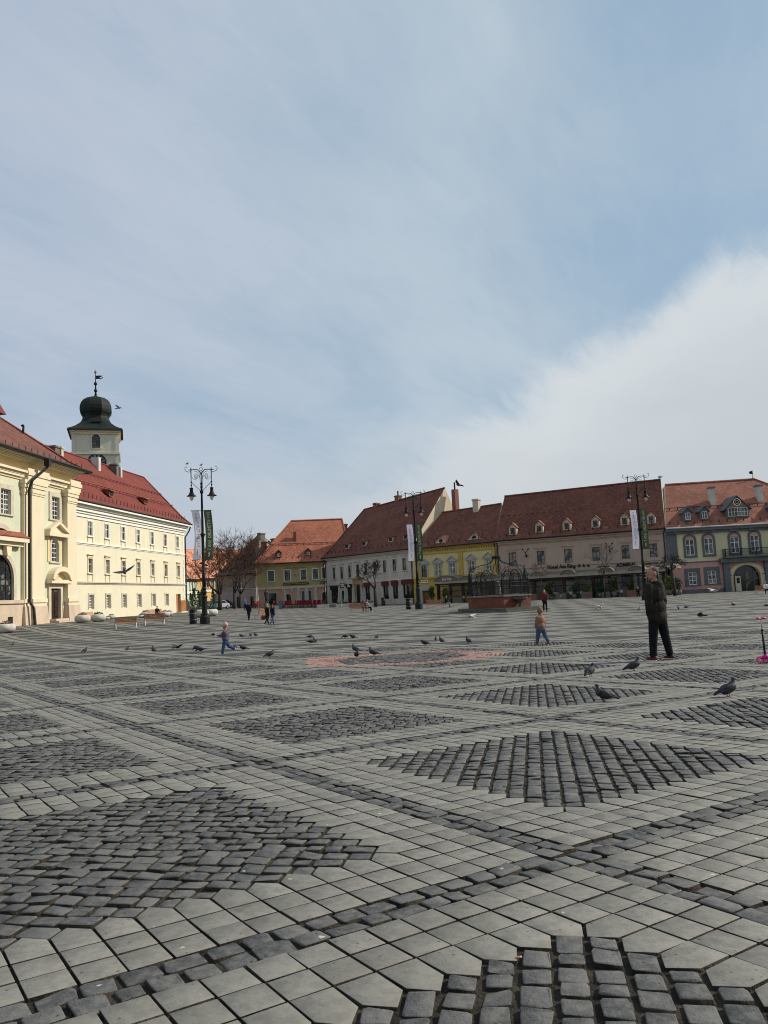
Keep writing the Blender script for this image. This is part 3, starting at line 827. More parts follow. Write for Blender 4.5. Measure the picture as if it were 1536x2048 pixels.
# ================================================================= CHURCH, left edge
def church():
    P0, P1 = W(0, 1254, 67), W(151, 1243, 79.6); F = Frame(P0, P1); L = F.L; s0 = -17.
    o = thing('church', 'cream and pale green baroque church with stone plinth and pilasters, at the left edge', 'church', F(0, 0, gz(P0.x, P0.y)))
    sZ = lambda u, v: F.uv(u, v)
    ze = (F.uv(2, 895, 1.2)[1]+F.uv(150, 933, 1.2)[1])/2; zb = -1.5
    zpl = F.uv(75, 1205)[1]
    # openings
    H = []
    def hole(u0, u1, v0, v1, arch=False):
        a, zt = F.uv(u0, v0); b_, zl = F.uv(u1, v1); um = (u0+u1)/2
        zt = F.uv(um, v0)[1]; zl = F.uv(um, v1)[1]
        h = (a, b_, zl, zt, arch); H.append(h); return h
    w1 = hole(0, 20, 978, 1028); w2 = hole(102, 117.5, 994, 1039); w3 = hole(101.5, 116, 1078, 1124, True)
    dr = hole(99.5, 119, 1177, 1243); big = hole(-30, 26, 1109, 1207, True); lun = hole(-19, 18.5, 1056, 1073, True)
    zfr = F.uv(100, 958)[1]; zfr2 = F.uv(100, 936.5)[1]
    zg = gz(P1.x, P1.y)
    wall(F, s0, L, zb, ze, H, o, [M['green'], M['green'], M['yellowband'], M['trim']], bands=(zpl, zfr-.9, zfr2+.15), depth=.75)
    shell(F, s0, L, zb, ze, 24, o, M['cream'])
    for h, kw in ((w1, dict(rows=5, cols=4)), (w2, dict(rows=5, cols=3)), (w3, dict(rows=5, cols=3, arch=True)), (big, dict(rows=8, cols=5, arch=True, fm='dframe', gm='glass')), (lun, dict(rows=1, cols=4, arch=True, fm='dframe'))):
        window(F, (h[0]+h[1])/2, h[2], h[1]-h[0], h[3]-h[2], o, rec=.2, sur='surround', sw=.42 if h is not w3 else .3, sill=h not in (lun,), proud=.1, **kw)
    # door
    b = MB(); nd = -.12; a, c, z0, z1 = dr[:4]; z0 = zg+.35
    b.box(a, c, nd-.08, nd, z0, z1, F=F); d = part('door', b, M['ddoor'], o)
    b = MB()
    for q in (0, 1):
        for r_ in range(3):
            w_ = (c-a)/2; b.box(a+q*w_+.12, a+(q+1)*w_-.12, nd, nd+.05, z0+.2+r_*.85, z0+.9+r_*.85, F=F)
    part('panels', b, M['ddoor'], d)
    b = MB(); zt = z0+(z1-z0)*.68
    b.box(a+.12, c-.12, nd, nd+.02, zt+.15, z1-.12, F=F); part('transom_light', b, M['glassc'], d)
    b = MB()
    b.box(a-.4, a, 0, .16, zg-.3, z1, F=F); b.box(c, c+.4, 0, .16, zg-.3, z1, F=F); b.box(a-.4, c+.4, 0, .165, z1, z1+.45, F=F)
    b.prism([((a+c)/2-.18, z1+.45), ((a+c)/2+.18, z1+.45), ((a+c)/2+.32, z1+1.5), ((a+c)/2-.32, z1+1.5)], .0, .3, F)
    part('surround', b, M['surround'], d)
    b = MB(); b.box(a-.7, c+.7, 0, 1.3, zg-.5, zg+.16, F=F); b.box(a-.3, c+.3, 0, .8, zg+.16, zg+.33, F=F); part('step', b, M['stone'], d)
    # segmental canopy over the door
    sa, sz = F.uv(92, 1161); sb = F.uv(132.5, 1161)[0]; mid = (sa+sb)/2; zc_ = F.uv(112, 1160)[1]; zt = F.uv(112, 1134)[1]
    A = arcpts(sa, sb, zc_, zt+.0, 14)[2:]
    k = (zt-zc_)
    A = [(mid+(sb-sa)/2*math.cos(math.pi*i/14), zc_+k*math.sin(math.pi*i/14)) for i in range(15)]
    B = [(mid+((sb-sa)/2-.5)*math.cos(math.pi*i/14), zc_+(k-.45)*math.sin(math.pi*i/14)) for i in range(15)]
    b = MB()
    for i in range(14): b.prism([A[i], A[i+1], B[i+1], B[i]], 0, .75, F)
    b.prism([(sa, zc_-.35), (sb, zc_-.35), (sb, zc_-.01), (sa, zc_-.01)], 0, .6, F)
    cp = part('door_canopy', b, M['trim'], o)
    b = MB(); b.prism(B, 0.01, .14, F); part('tympanum', b, M['yellowband'], cp)
    # panel between door canopy and arched window, pediment above
    za, zb_ = F.uv(108, 1135)[1], F.uv(108, 1066)[1]; sm_ = (w3[0]+w3[1])/2
    ped0 = F.uv(108, 1066)[1]; pedt = F.uv(108, 1049)[1]; hw = (F.uv(130, 1066)[0]-F.uv(95, 1066)[0])/2
    b = MB(); b.prism([(sm_-hw, ped0), (sm_+hw, ped0), (sm_, pedt)], 0, .25, F)
    for sg in (-1, 1):
        P = [(sm_+sg*(hw+.15), ped0-.02), (sm_, pedt), (sm_, pedt+.3), (sm_+sg*(hw+.15), ped0+.28)]
        b.prism(P[::sg], 0, .62, F)
    b.box(sm_-hw-.15, sm_+hw+.15, 0, .55, ped0-.38, ped0-.03, F=F)
    part('pediment', b, M['trim'], o)
    b = MB(); b.box(sm_-hw+.35, w3[0]-.31, 0.003, .07, w3[2], ped0-.38, F=F); part('wall_panel', b, M['yellowband'], o); b = MB(); b.box(w3[1]+.31, sm_+hw-.35, .003, .07, w3[2], ped0-.38, F=F)
    part('wall_panel', b, M['yellowband'], o)
    # canopy over the large window
    s_c = F.uv(42, 1078)[0]; zc0 = F.uv(20, 1085)[1]; zc1 = F.uv(20, 1073)[1]
    b = MB(); b.box(s0+9.5, s_c-.5, 0, .55, zc0-.35, zc0, F=F); b.box(s0+9.5, s_c-.15, 0, .9, zc0+.001, zc0+.4, F=F); part('window_cornice', b, M['trim'], o)
    b = MB(); b.hexa([F(s0+9.5, 0, zc0+.41), F(s0+9.5, 1., zc0+.41), F(s_c, 1., zc0+.41), F(s_c, 0, zc0+.41), F(s0+9.5, 0, zc0+.95), F(s0+9.5, .3, zc0+.95), F(s_c-.6, .3, zc0+.95), F(s_c-.6, 0, zc0+.95)]); part('canopy_roof', b, M['t_br'], o)
    b = MB(); sk = F.uv(9, 1090)[0]; b.prism([(sk-.25, big[3]-.1), (sk+.25, big[3]-.1), (sk+.4, zc0-.36), (sk-.4, zc0-.36)], .1, .45, F); part('keystone', b, M['trim'], o)
    # pilasters, bases, plinth
    zcap = F.uv(75, 995)[1]
    def pil(ua, ub, prj, nm='pilaster'):
        a, c = F.uv(ua, 1100, prj)[0], F.uv(ub, 1100, prj)[0]; b = MB()
        b.box(a, c, .003, prj, zpl, zcap, F=F); p = part(nm, b, M['creamlite'], o)
        q = MB()
        for i, (e, h0, h1) in enumerate(((.06, 0, .18), (.12, .181, .42), (.08, .421, .62), (.17, .621, .95), (.24, .951, 1.3))):
            q.box(a-e, c+e, .003, prj+e, zcap+h0, zcap+h1, F=F)
        part('capital', q, M['trim'], p)
        q = MB()
        for e, h0, h1 in ((.1, 0, .3), (.2, .301, .62), (.12, -.0, -.0)):
            if h1: q.box(a-e, c+e, .003, prj+e, zpl-.62+h0+.3, zpl-.62+h1+.32, F=F)
        part('pilaster_base', q, M['trim'], p)
        q = MB(); e0, e1 = .18, .42; zl = zg-1.2; zt_ = zpl-.32
        q.hexa([F(a-e1, .0, zl), F(c+e1, .0, zl), F(c+e1, prj+e1, zl), F(a-e1, prj+e1, zl), F(a-e0, .0, zt_), F(c+e0, .0, zt_), F(c+e0, prj+e0, zt_), F(a-e0, prj+e0, zt_)])
        part('plinth_block', q, M['stone'], p)
        return a, c
    pil(48.5, 59.5, .3); pil(64.5, 89, .5); pil(135.5, 153.5, .5)
    pil(-130, -105, .5)
    b = MB(); b.box(s0, F.uv(45, 1200)[0], .003, .3, zg-2.5, zpl-.05, F=F); b.box(s0, F.uv(45, 1200)[0], .003, .45, zpl-.049, zpl+.25, F=F)
    b.box(F.uv(122, 1200)[0], F.uv(134, 1200)[0], .003, .2, zg-1.5, zpl, F=F)
    part('plinth', b, M['stone'], o)
    b = MB(); h = F.uv(14, 1241); b.box(h[0]-.35, h[0]+.35, .3, .32, h[1]-.3, h[1]+.3, F=F); part('vent', b, M['black'], o)
    # entablature
    zA, zB = zcap+1.3, F.uv(100, 957)[1]
    cornice(F, o, s0, L+.2, zcap+1.301, zB, .55, 'trim', 'architrave', 4)
    for a, c, p_ in ((49, 86, .52), (134, 150, .52)):
        b = MB(); x0, x1 = F.uv(a, 1000)[0]-.25, F.uv(c, 1000)[0]+.25
        b.box(x0, x1, .01, p_, zcap+1.302, zB+.3, F=F); b.box(x0-.08, x1+.08, .01, p_+.1, zB-.35, zB+.02, F=F)
        b.box(x0+.12, x1-.12, .01, p_-.08, zB+.301, ze-1.6, F=F); part('entablature_break', b, M['creamlite'], o)
    b = MB(); zz = F.uv(100, 938)[1]
    for i, (n_, a, c) in enumerate(((.35, 0, .25), (.5, .251, .55), (.66, .551, .95), (.85, .951, 1.2), (1.0, 1.201, 1.5))):
        hgt = (ze-zz)/1.5; b.box(s0, L+n_*.5, .004, n_, zz+a*hgt, zz+c*hgt, F=F)
    part('cornice', b, M['creamlite'], o)
    # roof
    el = F(s0, 1.25, ze+.05); er = F(L+1.0, 1.25, ze+.05)
    Rp = F.at(-2, 835, -9); Rl = F(s0, -9, Rp.z+.3)
    bk = F(L+1.1, -25, ze+.05); bl = F(s0, -25, ze+.05)
    b = MB(); f = .22
    m0, m1 = el.lerp(Rl, f), er.lerp(Rp, f); m0.z -= .5; m1.z -= .35
    b.poly([el, er, m1, m0]); b.poly([m0, m1, Rp, Rl]); b.poly([er, bk, Rp, m1]); b.poly([bk, bl, Rl, Rp]); b.poly([el, bl, bk, er])
    rf = part('roof', b, M['t_mar'], o)
    b = MB(); b.tube([el+F.n*.1, er+F.n*.1, er+F.n*.1+F.ex*.12, bk], .15, 6); part('gutter', b, M['gutter'], rf)
    b = MB(); b.tube([er, m1+Vector((0, 0, .08)), Rp], .16, 5); part('ridge_tiles', b, M['t_br'], rf)
    b = MB()
    for i in range(30):
        p = el.lerp(er, (i+.5)/30)-F.n*.7+Vector((0, 0, .55)); b.tube([p-Vector((0, 0, .4)), p+Vector((0, 0, .25))], .04, 4)
    part('snow_guard', b, M['gutter'], rf)
    # finial on the hip and grey dormer at the frame edge
    p = m1.lerp(Rp, .38); q = W(46, 868, p.y); b = MB()
    b.tube([q-Vector((0, 0, .6)), q+Vector((0, 0, .3)), q+Vector((.05, 0, .7)), q+Vector((-.05, 0, .9)), q+Vector((.06, 0, 1.0))], [.12, .13, .1, .2, .08], 6); part('finial', b, M['iron'], rf)
    s_, z_ = F.uv(-9, 872, -2.5); b = MB(); b.box(s_-1.6, s_+.25, -4.5, -2.2, z_-1.5, z_+2.1, F=F); dd = part('dormer', b, M['greybrick'], rf)
    b = MB(); b.hexa([F(s_-2., -4.6, z_+2.1), F(s_+.75, -4.6, z_+2.1), F(s_+.75, -1.9, z_+2.1), F(s_-2., -1.9, z_+2.1), F(s_-1.1, -4.6, z_+3.2), F(s_-.7, -4.6, z_+3.2), F(s_-.7, -1.9, z_+3.2), F(s_-1.1, -1.9, z_+3.2)]); part('dormer_roof', b, M['t_br'], dd)
    s_ = F.uv(46, 1100)[0]; kk = F.uv(66, 1000)[0]-s_
    b = MB(); b.tube([F(s_+kk, 1.5, ze), F(s_+kk, 1.4, ze-.8), F(s_, .9, ze-2.2), F(s_, .62, ze-3), F(s_, .62, zpl+.2), F(s_+.1, .95, zpl-.5), F(s_+.1, 1.1, zg-.2)], .13, 7)
    b.box(s_+kk-.2, s_+kk+.2, 1.2, 1.7, ze-.7, ze-.1, F=F)
    part('downpipe', b, M['gutter'], o)
church()

# ================================================================= LONG BUILDING with red roof
def longhouse():
    P0, P1 = W(140, 1245, 82.5), W(371, 1224, 114); F = Frame(P0, P1); L = F.L
    o = thing('town_house', 'long pale yellow three-storey building with a dark red hipped roof, right of the church', 'building', F(L/2, 0, gz(-30, 98)))
    ze = F.uv(371, 1050)[1]; zb = -1.2
    H = []; top = [180.7, 214.6, 246.9, 276.7, 304.6, 331.1, 355.7]; mid = [180.2, 214.6, 246.9, 276.7, 304.9, 331.4, 356.3]; low = [181.6, 215.5, 247.5, 277.6, 306, 332.2]
    zt0, zt1 = F.uv(180.7, 1072)[1], F.uv(180.7, 1043)[1]; zm0, zm1 = F.uv(180, 1146)[1], F.uv(180, 1117)[1]; zl0, zl1 = F.uv(181.6, 1218)[1], F.uv(181.6, 1190)[1]
    rows = []
    for us, a, c, w in ((top, zt0, zt1, .98), (mid, zm0, zm1, .95), (low, zl0, zl1, 1.0)):
        for u in us:
            s = F.uv(u, 1130)[0]; H.append((s-w/2, s+w/2, a, c, False)); rows.append((s, a, w, c-a, us is top, us is low))
    da, dc = F.uv(352.5, 1200)[0], F.uv(361.5, 1200)[0]; dz1 = F.uv(357, 1188)[1]; zg = gz(-28.5, 112)
    H.append((da, dc, zg-.1, dz1, False))
    zs1, zs2 = F.uv(200, 1091)[1], F.uv(200, 1167)[1]
    wall(F, 0, L, zb, ze, H, o, [M['lemon']]*2, bands=(zs2,), depth=.32)
    shell(F, 0, L, zb, ze, 13, o, M['lemon'])
    for s, z, w, h, t, l in rows:
        if t: window(F, s, z, w, h, o, rows=2, transom=(.62,), sur='whitetrim', sw=.14, rec=.08)
        elif l: window(F, s, z, w, h, o, rows=5, cols=3, sur='surround', sw=.2, sill=False, rec=.26, ft=.09)
        else: window(F, s, z, w, h, o, rows=2, transom=(.62,), sur='trim', sw=.14, hood='flat', rec=.2)
        if not l:
            b = MB(); b.box(s-w/2-.1, s-w/2, .002, .05, z-1.05, z-.13, F=F); b.box(s+w/2, s+w/2+.1, .002, .05, z-1.05, z-.13, F=F); b.box(s-w/2-.1, s+w/2+.1, .002, .045, z-1.1, z-1.051, F=F)
            part('apron', b, M['surround'], o)
    cornice(F, o, 0, L, zs1-.12, zs1+.16, .16, 'whitetrim', 'string_course', 2); cornice(F, o, 0, L+.05, zs2-.1, zs2+.18, .2, 'surround', 'string_course', 2)
    zc = F.uv(200, 1040)[1]
    b = MB()
    for n_, a, c in ((.12, 0, .35), (.25, .351, .6), (.42, .601, .95), (.6, .951, 1.3), (.8, 1.301, ze-zc)): b.box(-.1, L+n_*.4, .003, n_, zc+a, zc+c, F=F)
    part('cornice', b, M['whitetrim'], o)
    b = MB(); b.box(L-.35, L+.02, .0, .04, zg, zc, F=F)
    for i in range(18): b.box(L-(.55 if i % 2 else .4), L+.03, .0, .05, zg+.3+i*.55, zg+.75+i*.55, F=F)
    part('quoins', b, M['whitetrim'], o)
    # ridge given by absolute points
    A, B = W(120, 912, 98), W(287, 955, 117.2)
    sA, nA = (A-F.o).dot(F.ex), (A-F.o).dot(F.n); sB, nB = (B-F.o).dot(F.ex), (B-F.o).dot(F.n)
    nr = nB; zR = B.z
    b = MB(); el, er = F(-2, .85, ze), F(L+.9, .85, ze); tl, tr = F(-2, nr, zR-.1), F(sB, nr, zR); f = .2
    m0, m1 = el.lerp(tl, f), er.lerp(tr, f); m0.z -= .35; m1.z -= .35
    b.poly([el, er, m1, m0]); b.poly([m0, m1, tr, tl]); bk, bl = F(L+.9, 2*nr-.5, ze), F(-2, 2*nr-.5, ze)
    b.poly([er, bk, tr, m1]); b.poly([bk, bl, tl, tr]); b.poly([el, bl, bk, er]); b.poly([el, m0, tl, bl])
    rf = part('roof', b, M['t_red'], o)
    r = type('r', (), {})()
    g = MB(); g.tube([el+F.n*.08, er+F.n*.08], .13, 6); part('gutter', g, M['gutter'], rf)
    g = MB(); g.box(-2, L+.9, .7, .95, ze-.32, ze-.14, F=F); part('fascia', g, M['whitetrim'], rf)
    g = MB(); g.tube([tl, tr], .15, 5); g.tube([er, m1+Vector((0, 0, .06)), tr], .13, 5); part('ridge_tiles', g, M['t_red'], rf)
    for k, nm in ((.12, .45), (.38, .0), (.62, .0)):
        g = MB(); a, c = el.lerp(tl, k), er.lerp(tr, k); nn = 36
        for i in range(nn):
            p = a.lerp(c, (i+.5)/nn); g.tube([p-Vector((0, 0, .2)), p+Vector((0, 0, .3 if nm else .22))], .045, 4)
        if not nm: g.tube([a+Vector((0, 0, .16)), c+Vector((0, 0, .16))], .06, 4)
        part('snow_guard', g, M['t_br'] if not nm else M['gutter'], rf)
    R_ = Roof.__new__(Roof); R_.F, R_.s0, R_.s1, R_.ze, R_.ze1, R_.ov, R_.sL, R_.nr, R_.zL, R_.o = F, -2, L+.9, ze, ze, .85, -2, nr, zR, rf
    for u, v in ((223, 992), (292, 1007)): dormer(R_, u, v, 1.2, .65, 'shed', rm='t_br', body='t_br', gm='black')
    for u, vb, vt, w, m_ in ((107, 905, 892, 16, 'greybrick'), (117, 902, 894, 8, 'surround'), (192, 930, 915, 9, 'paleren'), (228, 940, 928, 9, 'greybrick'), (236, 943, 934, 7, 'paleren')):
        chimney(rf, F, u, vb, vt, w, nr+1., m_, cap=m_ != 'paleren', dep=1.)
    # door with two orange-brown leaves, one standing open
    b = MB(); b.box(da, dc, -.3, -.26, zg-.1, dz1, F=F); d = part('door', b, M['black'], o)
    b = MB(); b.box(da, (da+dc)/2, -.1, -.04, zg, dz1, F=F); part('door_leaf', b, M['orangewood'], d)
    b = MB(); e = F.uv(367, 1205)[0]; b.hexa([F(dc, 0, zg), F(e, .35, zg), F(e, .42, zg), F(dc, .07, zg), F(dc, 0, dz1-.9), F(e, .35, dz1-.9), F(e, .42, dz1-.9), F(dc, .07, dz1-.9)]); part('door_leaf', b, M['orangewood'], d)
    b = MB(); b.box(da-.1, e, 0, .8, zg-.3, zg+.12, F=F); part('step', b, M['whitetrim'], d)
    b = MB(); s_ = L+.12; b.tube([F(L+.8, .8, ze-.1), F(L+.6, .6, ze-.9), F(s_, .15, ze-1.9), F(s_, .15, zg)], .1, 7); part('downpipe', b, M['gutter'], o)
longhouse()

# ================================================================= COUNCIL TOWER behind
def tower():
    p0, p1 = W(144, 900, 124), W(237.3, 900, 126.2); F = Frame(p0, p1); w = F.L
    o = thing('clock_tower', 'pale square clock tower with a dark onion dome, rising behind the long red roof', 'tower', F(w/2, -w/2, 0))
    ze = F.uv(190, 861)[1]; zs = F.uv(190, 906.5)[1]; zb = 0
    win = F.uv(192.2, 896); wt = F.uv(192.2, 868.5)[1]; ww = 15.2/FPX*124
    cs, cz = F.uv(193.7, 925.3); cr = 17.6/FPX*124
    wall(F, 0, w, zb, ze, [(win[0]-ww/2, win[0]+ww/2, win[1], wt, True)], o, [M['tower']], depth=.6)
    b = MB(); D = w
    b.poly([F(w, 0, zb), F(w, -D, zb), F(w, -D, ze), F(w, 0, ze)]); b.poly([F(0, 0, zb), F(0, 0, ze), F(0, -D, ze), F(0, -D, zb)]); b.poly([F(0, -D, zb), F(0, -D, ze), F(w, -D, ze), F(w, -D, zb)])
    part('side_wall', b, M['tower'], o)
    window(F, win[0], win[1], ww, wt-win[1], o, fm='dframe', gm='glass', rows=4, cols=4, arch=True, rec=.45, sur='tower', sw=.22, sill=True, ft=.09)
    b = MB(); b.box(-.25, w+.25, -w-.25, .25, zs-.2, zs+.12, F=F); part('string_course', b, M['tower'], o)
    b = MB(); b.box(w-.5, w+.06, -.5, .06, zs+.13, ze-.3, F=F); b.box(w-.5, w+.06, -.5, .06, 0, zs-.21, F=F)
    b.box(-.06, .5, -.5, .06, zs+.13, ze-.3, F=F); part('corner_strip', b, M['tower'], o)
    # clock
    b = MB(); b.prism([(cs+cr*math.cos(2*math.pi*i/40), cz+cr*math.sin(2*math.pi*i/40)) for i in range(40)], 0, .08, F)
    c = part('clock_face', b, mat('clock_glass', (.2, .31, .34), (.15, .24, .27), 1, .3), o)
    b = MB()
    for i in range(48):
        t0, t1 = 2*math.pi*i/48, 2*math.pi*(i+1)/48
        for ra, rb in ((cr-.1, cr+.08), (cr*.6-.04, cr*.6+.04)):
            b.prism([(cs+ra*math.cos(t0), cz+ra*math.sin(t0)), (cs+rb*math.cos(t0), cz+rb*math.sin(t0)), (cs+rb*math.cos(t1), cz+rb*math.sin(t1)), (cs+ra*math.cos(t1), cz+ra*math.sin(t1))][::-1], .08, .16, F)
    for i in range(12):
        t = 2*math.pi*i/12; q = .12 if i % 3 else .2
        a = Vector((math.cos(t), math.sin(t))); n_ = Vector((-a.y, a.x))*q/2
        P = [(cs+a.x*cr*.66-n_.x, cz+a.y*cr*.66-n_.y), (cs+a.x*cr*.93-n_.x, cz+a.y*cr*.93-n_.y), (cs+a.x*cr*.93+n_.x, cz+a.y*cr*.93+n_.y), (cs+a.x*cr*.66+n_.x, cz+a.y*cr*.66+n_.y)]
        b.prism(P, .081, .15, F)
    part('numerals', b, M['iron'], c)
    b = MB()
    for ang, ln in ((100, .55), (175, .85)):
        t = R(ang); a = Vector((math.cos(t), math.sin(t))); n_ = Vector((-a.y, a.x))*.07
        b.prism([(cs-n_.x, cz-n_.y), (cs+a.x*cr*ln-n_.x*.3, cz+a.y*cr*ln-n_.y*.3), (cs+a.x*cr*ln+n_.x*.3, cz+a.y*cr*ln+n_.y*.3), (cs+n_.x, cz+n_.y)], .17, .22, F)
    part('clock_hand', b, M['iron'], c)
    # roof: square flared skirt that becomes an eight-sided onion
    b = MB(); cx_ = w/2; cy_ = -w/2
    def ring(r, z, sq):
        out = []
        for i in range(16):
            t = 2*math.pi*i/16+math.pi/16*0
            cc, ss = math.cos(t), math.sin(t)
            ks = 1/max(abs(cc), abs(ss)); tt = (t+math.pi/8) % (math.pi/4)-math.pi/8; ko = math.cos(math.pi/8)/math.cos(((t+math.pi/8) % (math.pi/4))-math.pi/8)
            k = ks*sq+(1-sq)*ko
            out.append(F(cx_+r*cc*k, cy_+r*ss*k, z))
        return out
    m = FPX/127.5
    prof = [(52.5, 861, 1), (51, 857.8, 1), (44, 855.5, 1), (38, 852.5, .95), (33.5, 848.5, .8), (30, 843.5, .5), (27.6, 838.5, .25), (26.8, 834, .1), (29, 831, 0), (32.4, 827, 0), (33.4, 822, 0), (33, 815, 0), (30.5, 808, 0), (26, 802, 0), (19, 797.3, 0), (9, 794.5, 0), (3.5, 793, 0), (2.4, 790, 0)]
    zc = lambda v: F.uv(193, v, -w/2)[1]
    rg = [ring(r_/m*1.0, zc(v)-(zc(861)-ze)*(1, .97, .86, .72, .55, .4, .28, .2, .1)[min(i, 8)]*(i < 9), q) for i, (r_, v, q) in enumerate(prof)]
    vs = [p for r_ in rg for p in r_]
    fs = [(i*16+j, i*16+(j+1) % 16, (i+1)*16+(j+1) % 16, (i+1)*16+j) for i in range(len(rg)-1) for j in range(16)]
    b.add(vs, fs); b.poly(rg[0][::-1]); rf = part('roof', b, M['copper'], o)
    b = MB(); b.box(-.35, w+.35, -w-.35, .35, ze-.28, ze+.02, F=F); b.box(-.2, w+.2, -w-.2, .2, ze-.6, ze-.281, F=F); part('eaves', b, M['trim'], rf)
    b = MB()
    for u in (186.5, 197.5):
        q = F.uv(u, 843.5, -.9); b.box(q[0]-.35, q[0]+.35, -3.2, -.75, q[1]-.1, q[1]+.14, F=F)
    part('louvre', b, M['black'], rf)
    c = F(cx_, cy_, 0); b = MB(); zz = [zc(v) for v in (791, 785, 781.5, 778, 771, 767.5, 764, 757, 750, 742)]
    b.lathe([(.22, zc(792)), (.16, zc(786)), (.12, zc(771)), (.07, zc(760)), (.05, zc(744)), (.02, zc(739))], 8, (c.x, c.y, 0))
    for v, r_ in ((781.5, .29), (767.7, .29)): b.lathe([(.02, zc(v)-r_)]+[(r_*math.sin(math.pi*i/8), zc(v)-r_*math.cos(math.pi*i/8)) for i in range(1, 8)]+[(.02, zc(v)+r_)], 10, (c.x, c.y, 0))
    part('spire', b, M['iron'], rf, smooth=True)
    b = MB(); v = 744.5; r_ = .2; b.lathe([(.02, zc(v)-r_)]+[(r_*math.sin(math.pi*i/8), zc(v)-r_*math.cos(math.pi*i/8)) for i in range(1, 8)]+[(.02, zc(v)+r_)], 10, (c.x, c.y, 0)); part('spire_ball', b, mat('faded_red_ball', (.35, .12, .1), (.25, .09, .08)), rf)
    b = MB(); G = lambda s, n, z: F(cx_+s, cy_+n, z); za, zd = zc(758), zc(750.8); q = 1/m
    b.prism([(0.05, za), (8*q, za+.02), (8*q, zd-.0), (.05, zd-.05)], -.03, .03, G); b.prism([(8*q, za+.05), (13.5*q, za+.1), (14.8*q, za+.42), (11*q, za+.18), (8*q, (za+zd)/2-.04)], -.03, .03, G)
    b.prism([(8*q, (za+zd)/2+.04), (11.5*q, zd-.22), (14.8*q, zd+.22), (12.5*q, zd-.02), (8*q, zd-.0)], -.03, .03, G); part('weather_vane', b, M['iron'], rf)
tower()

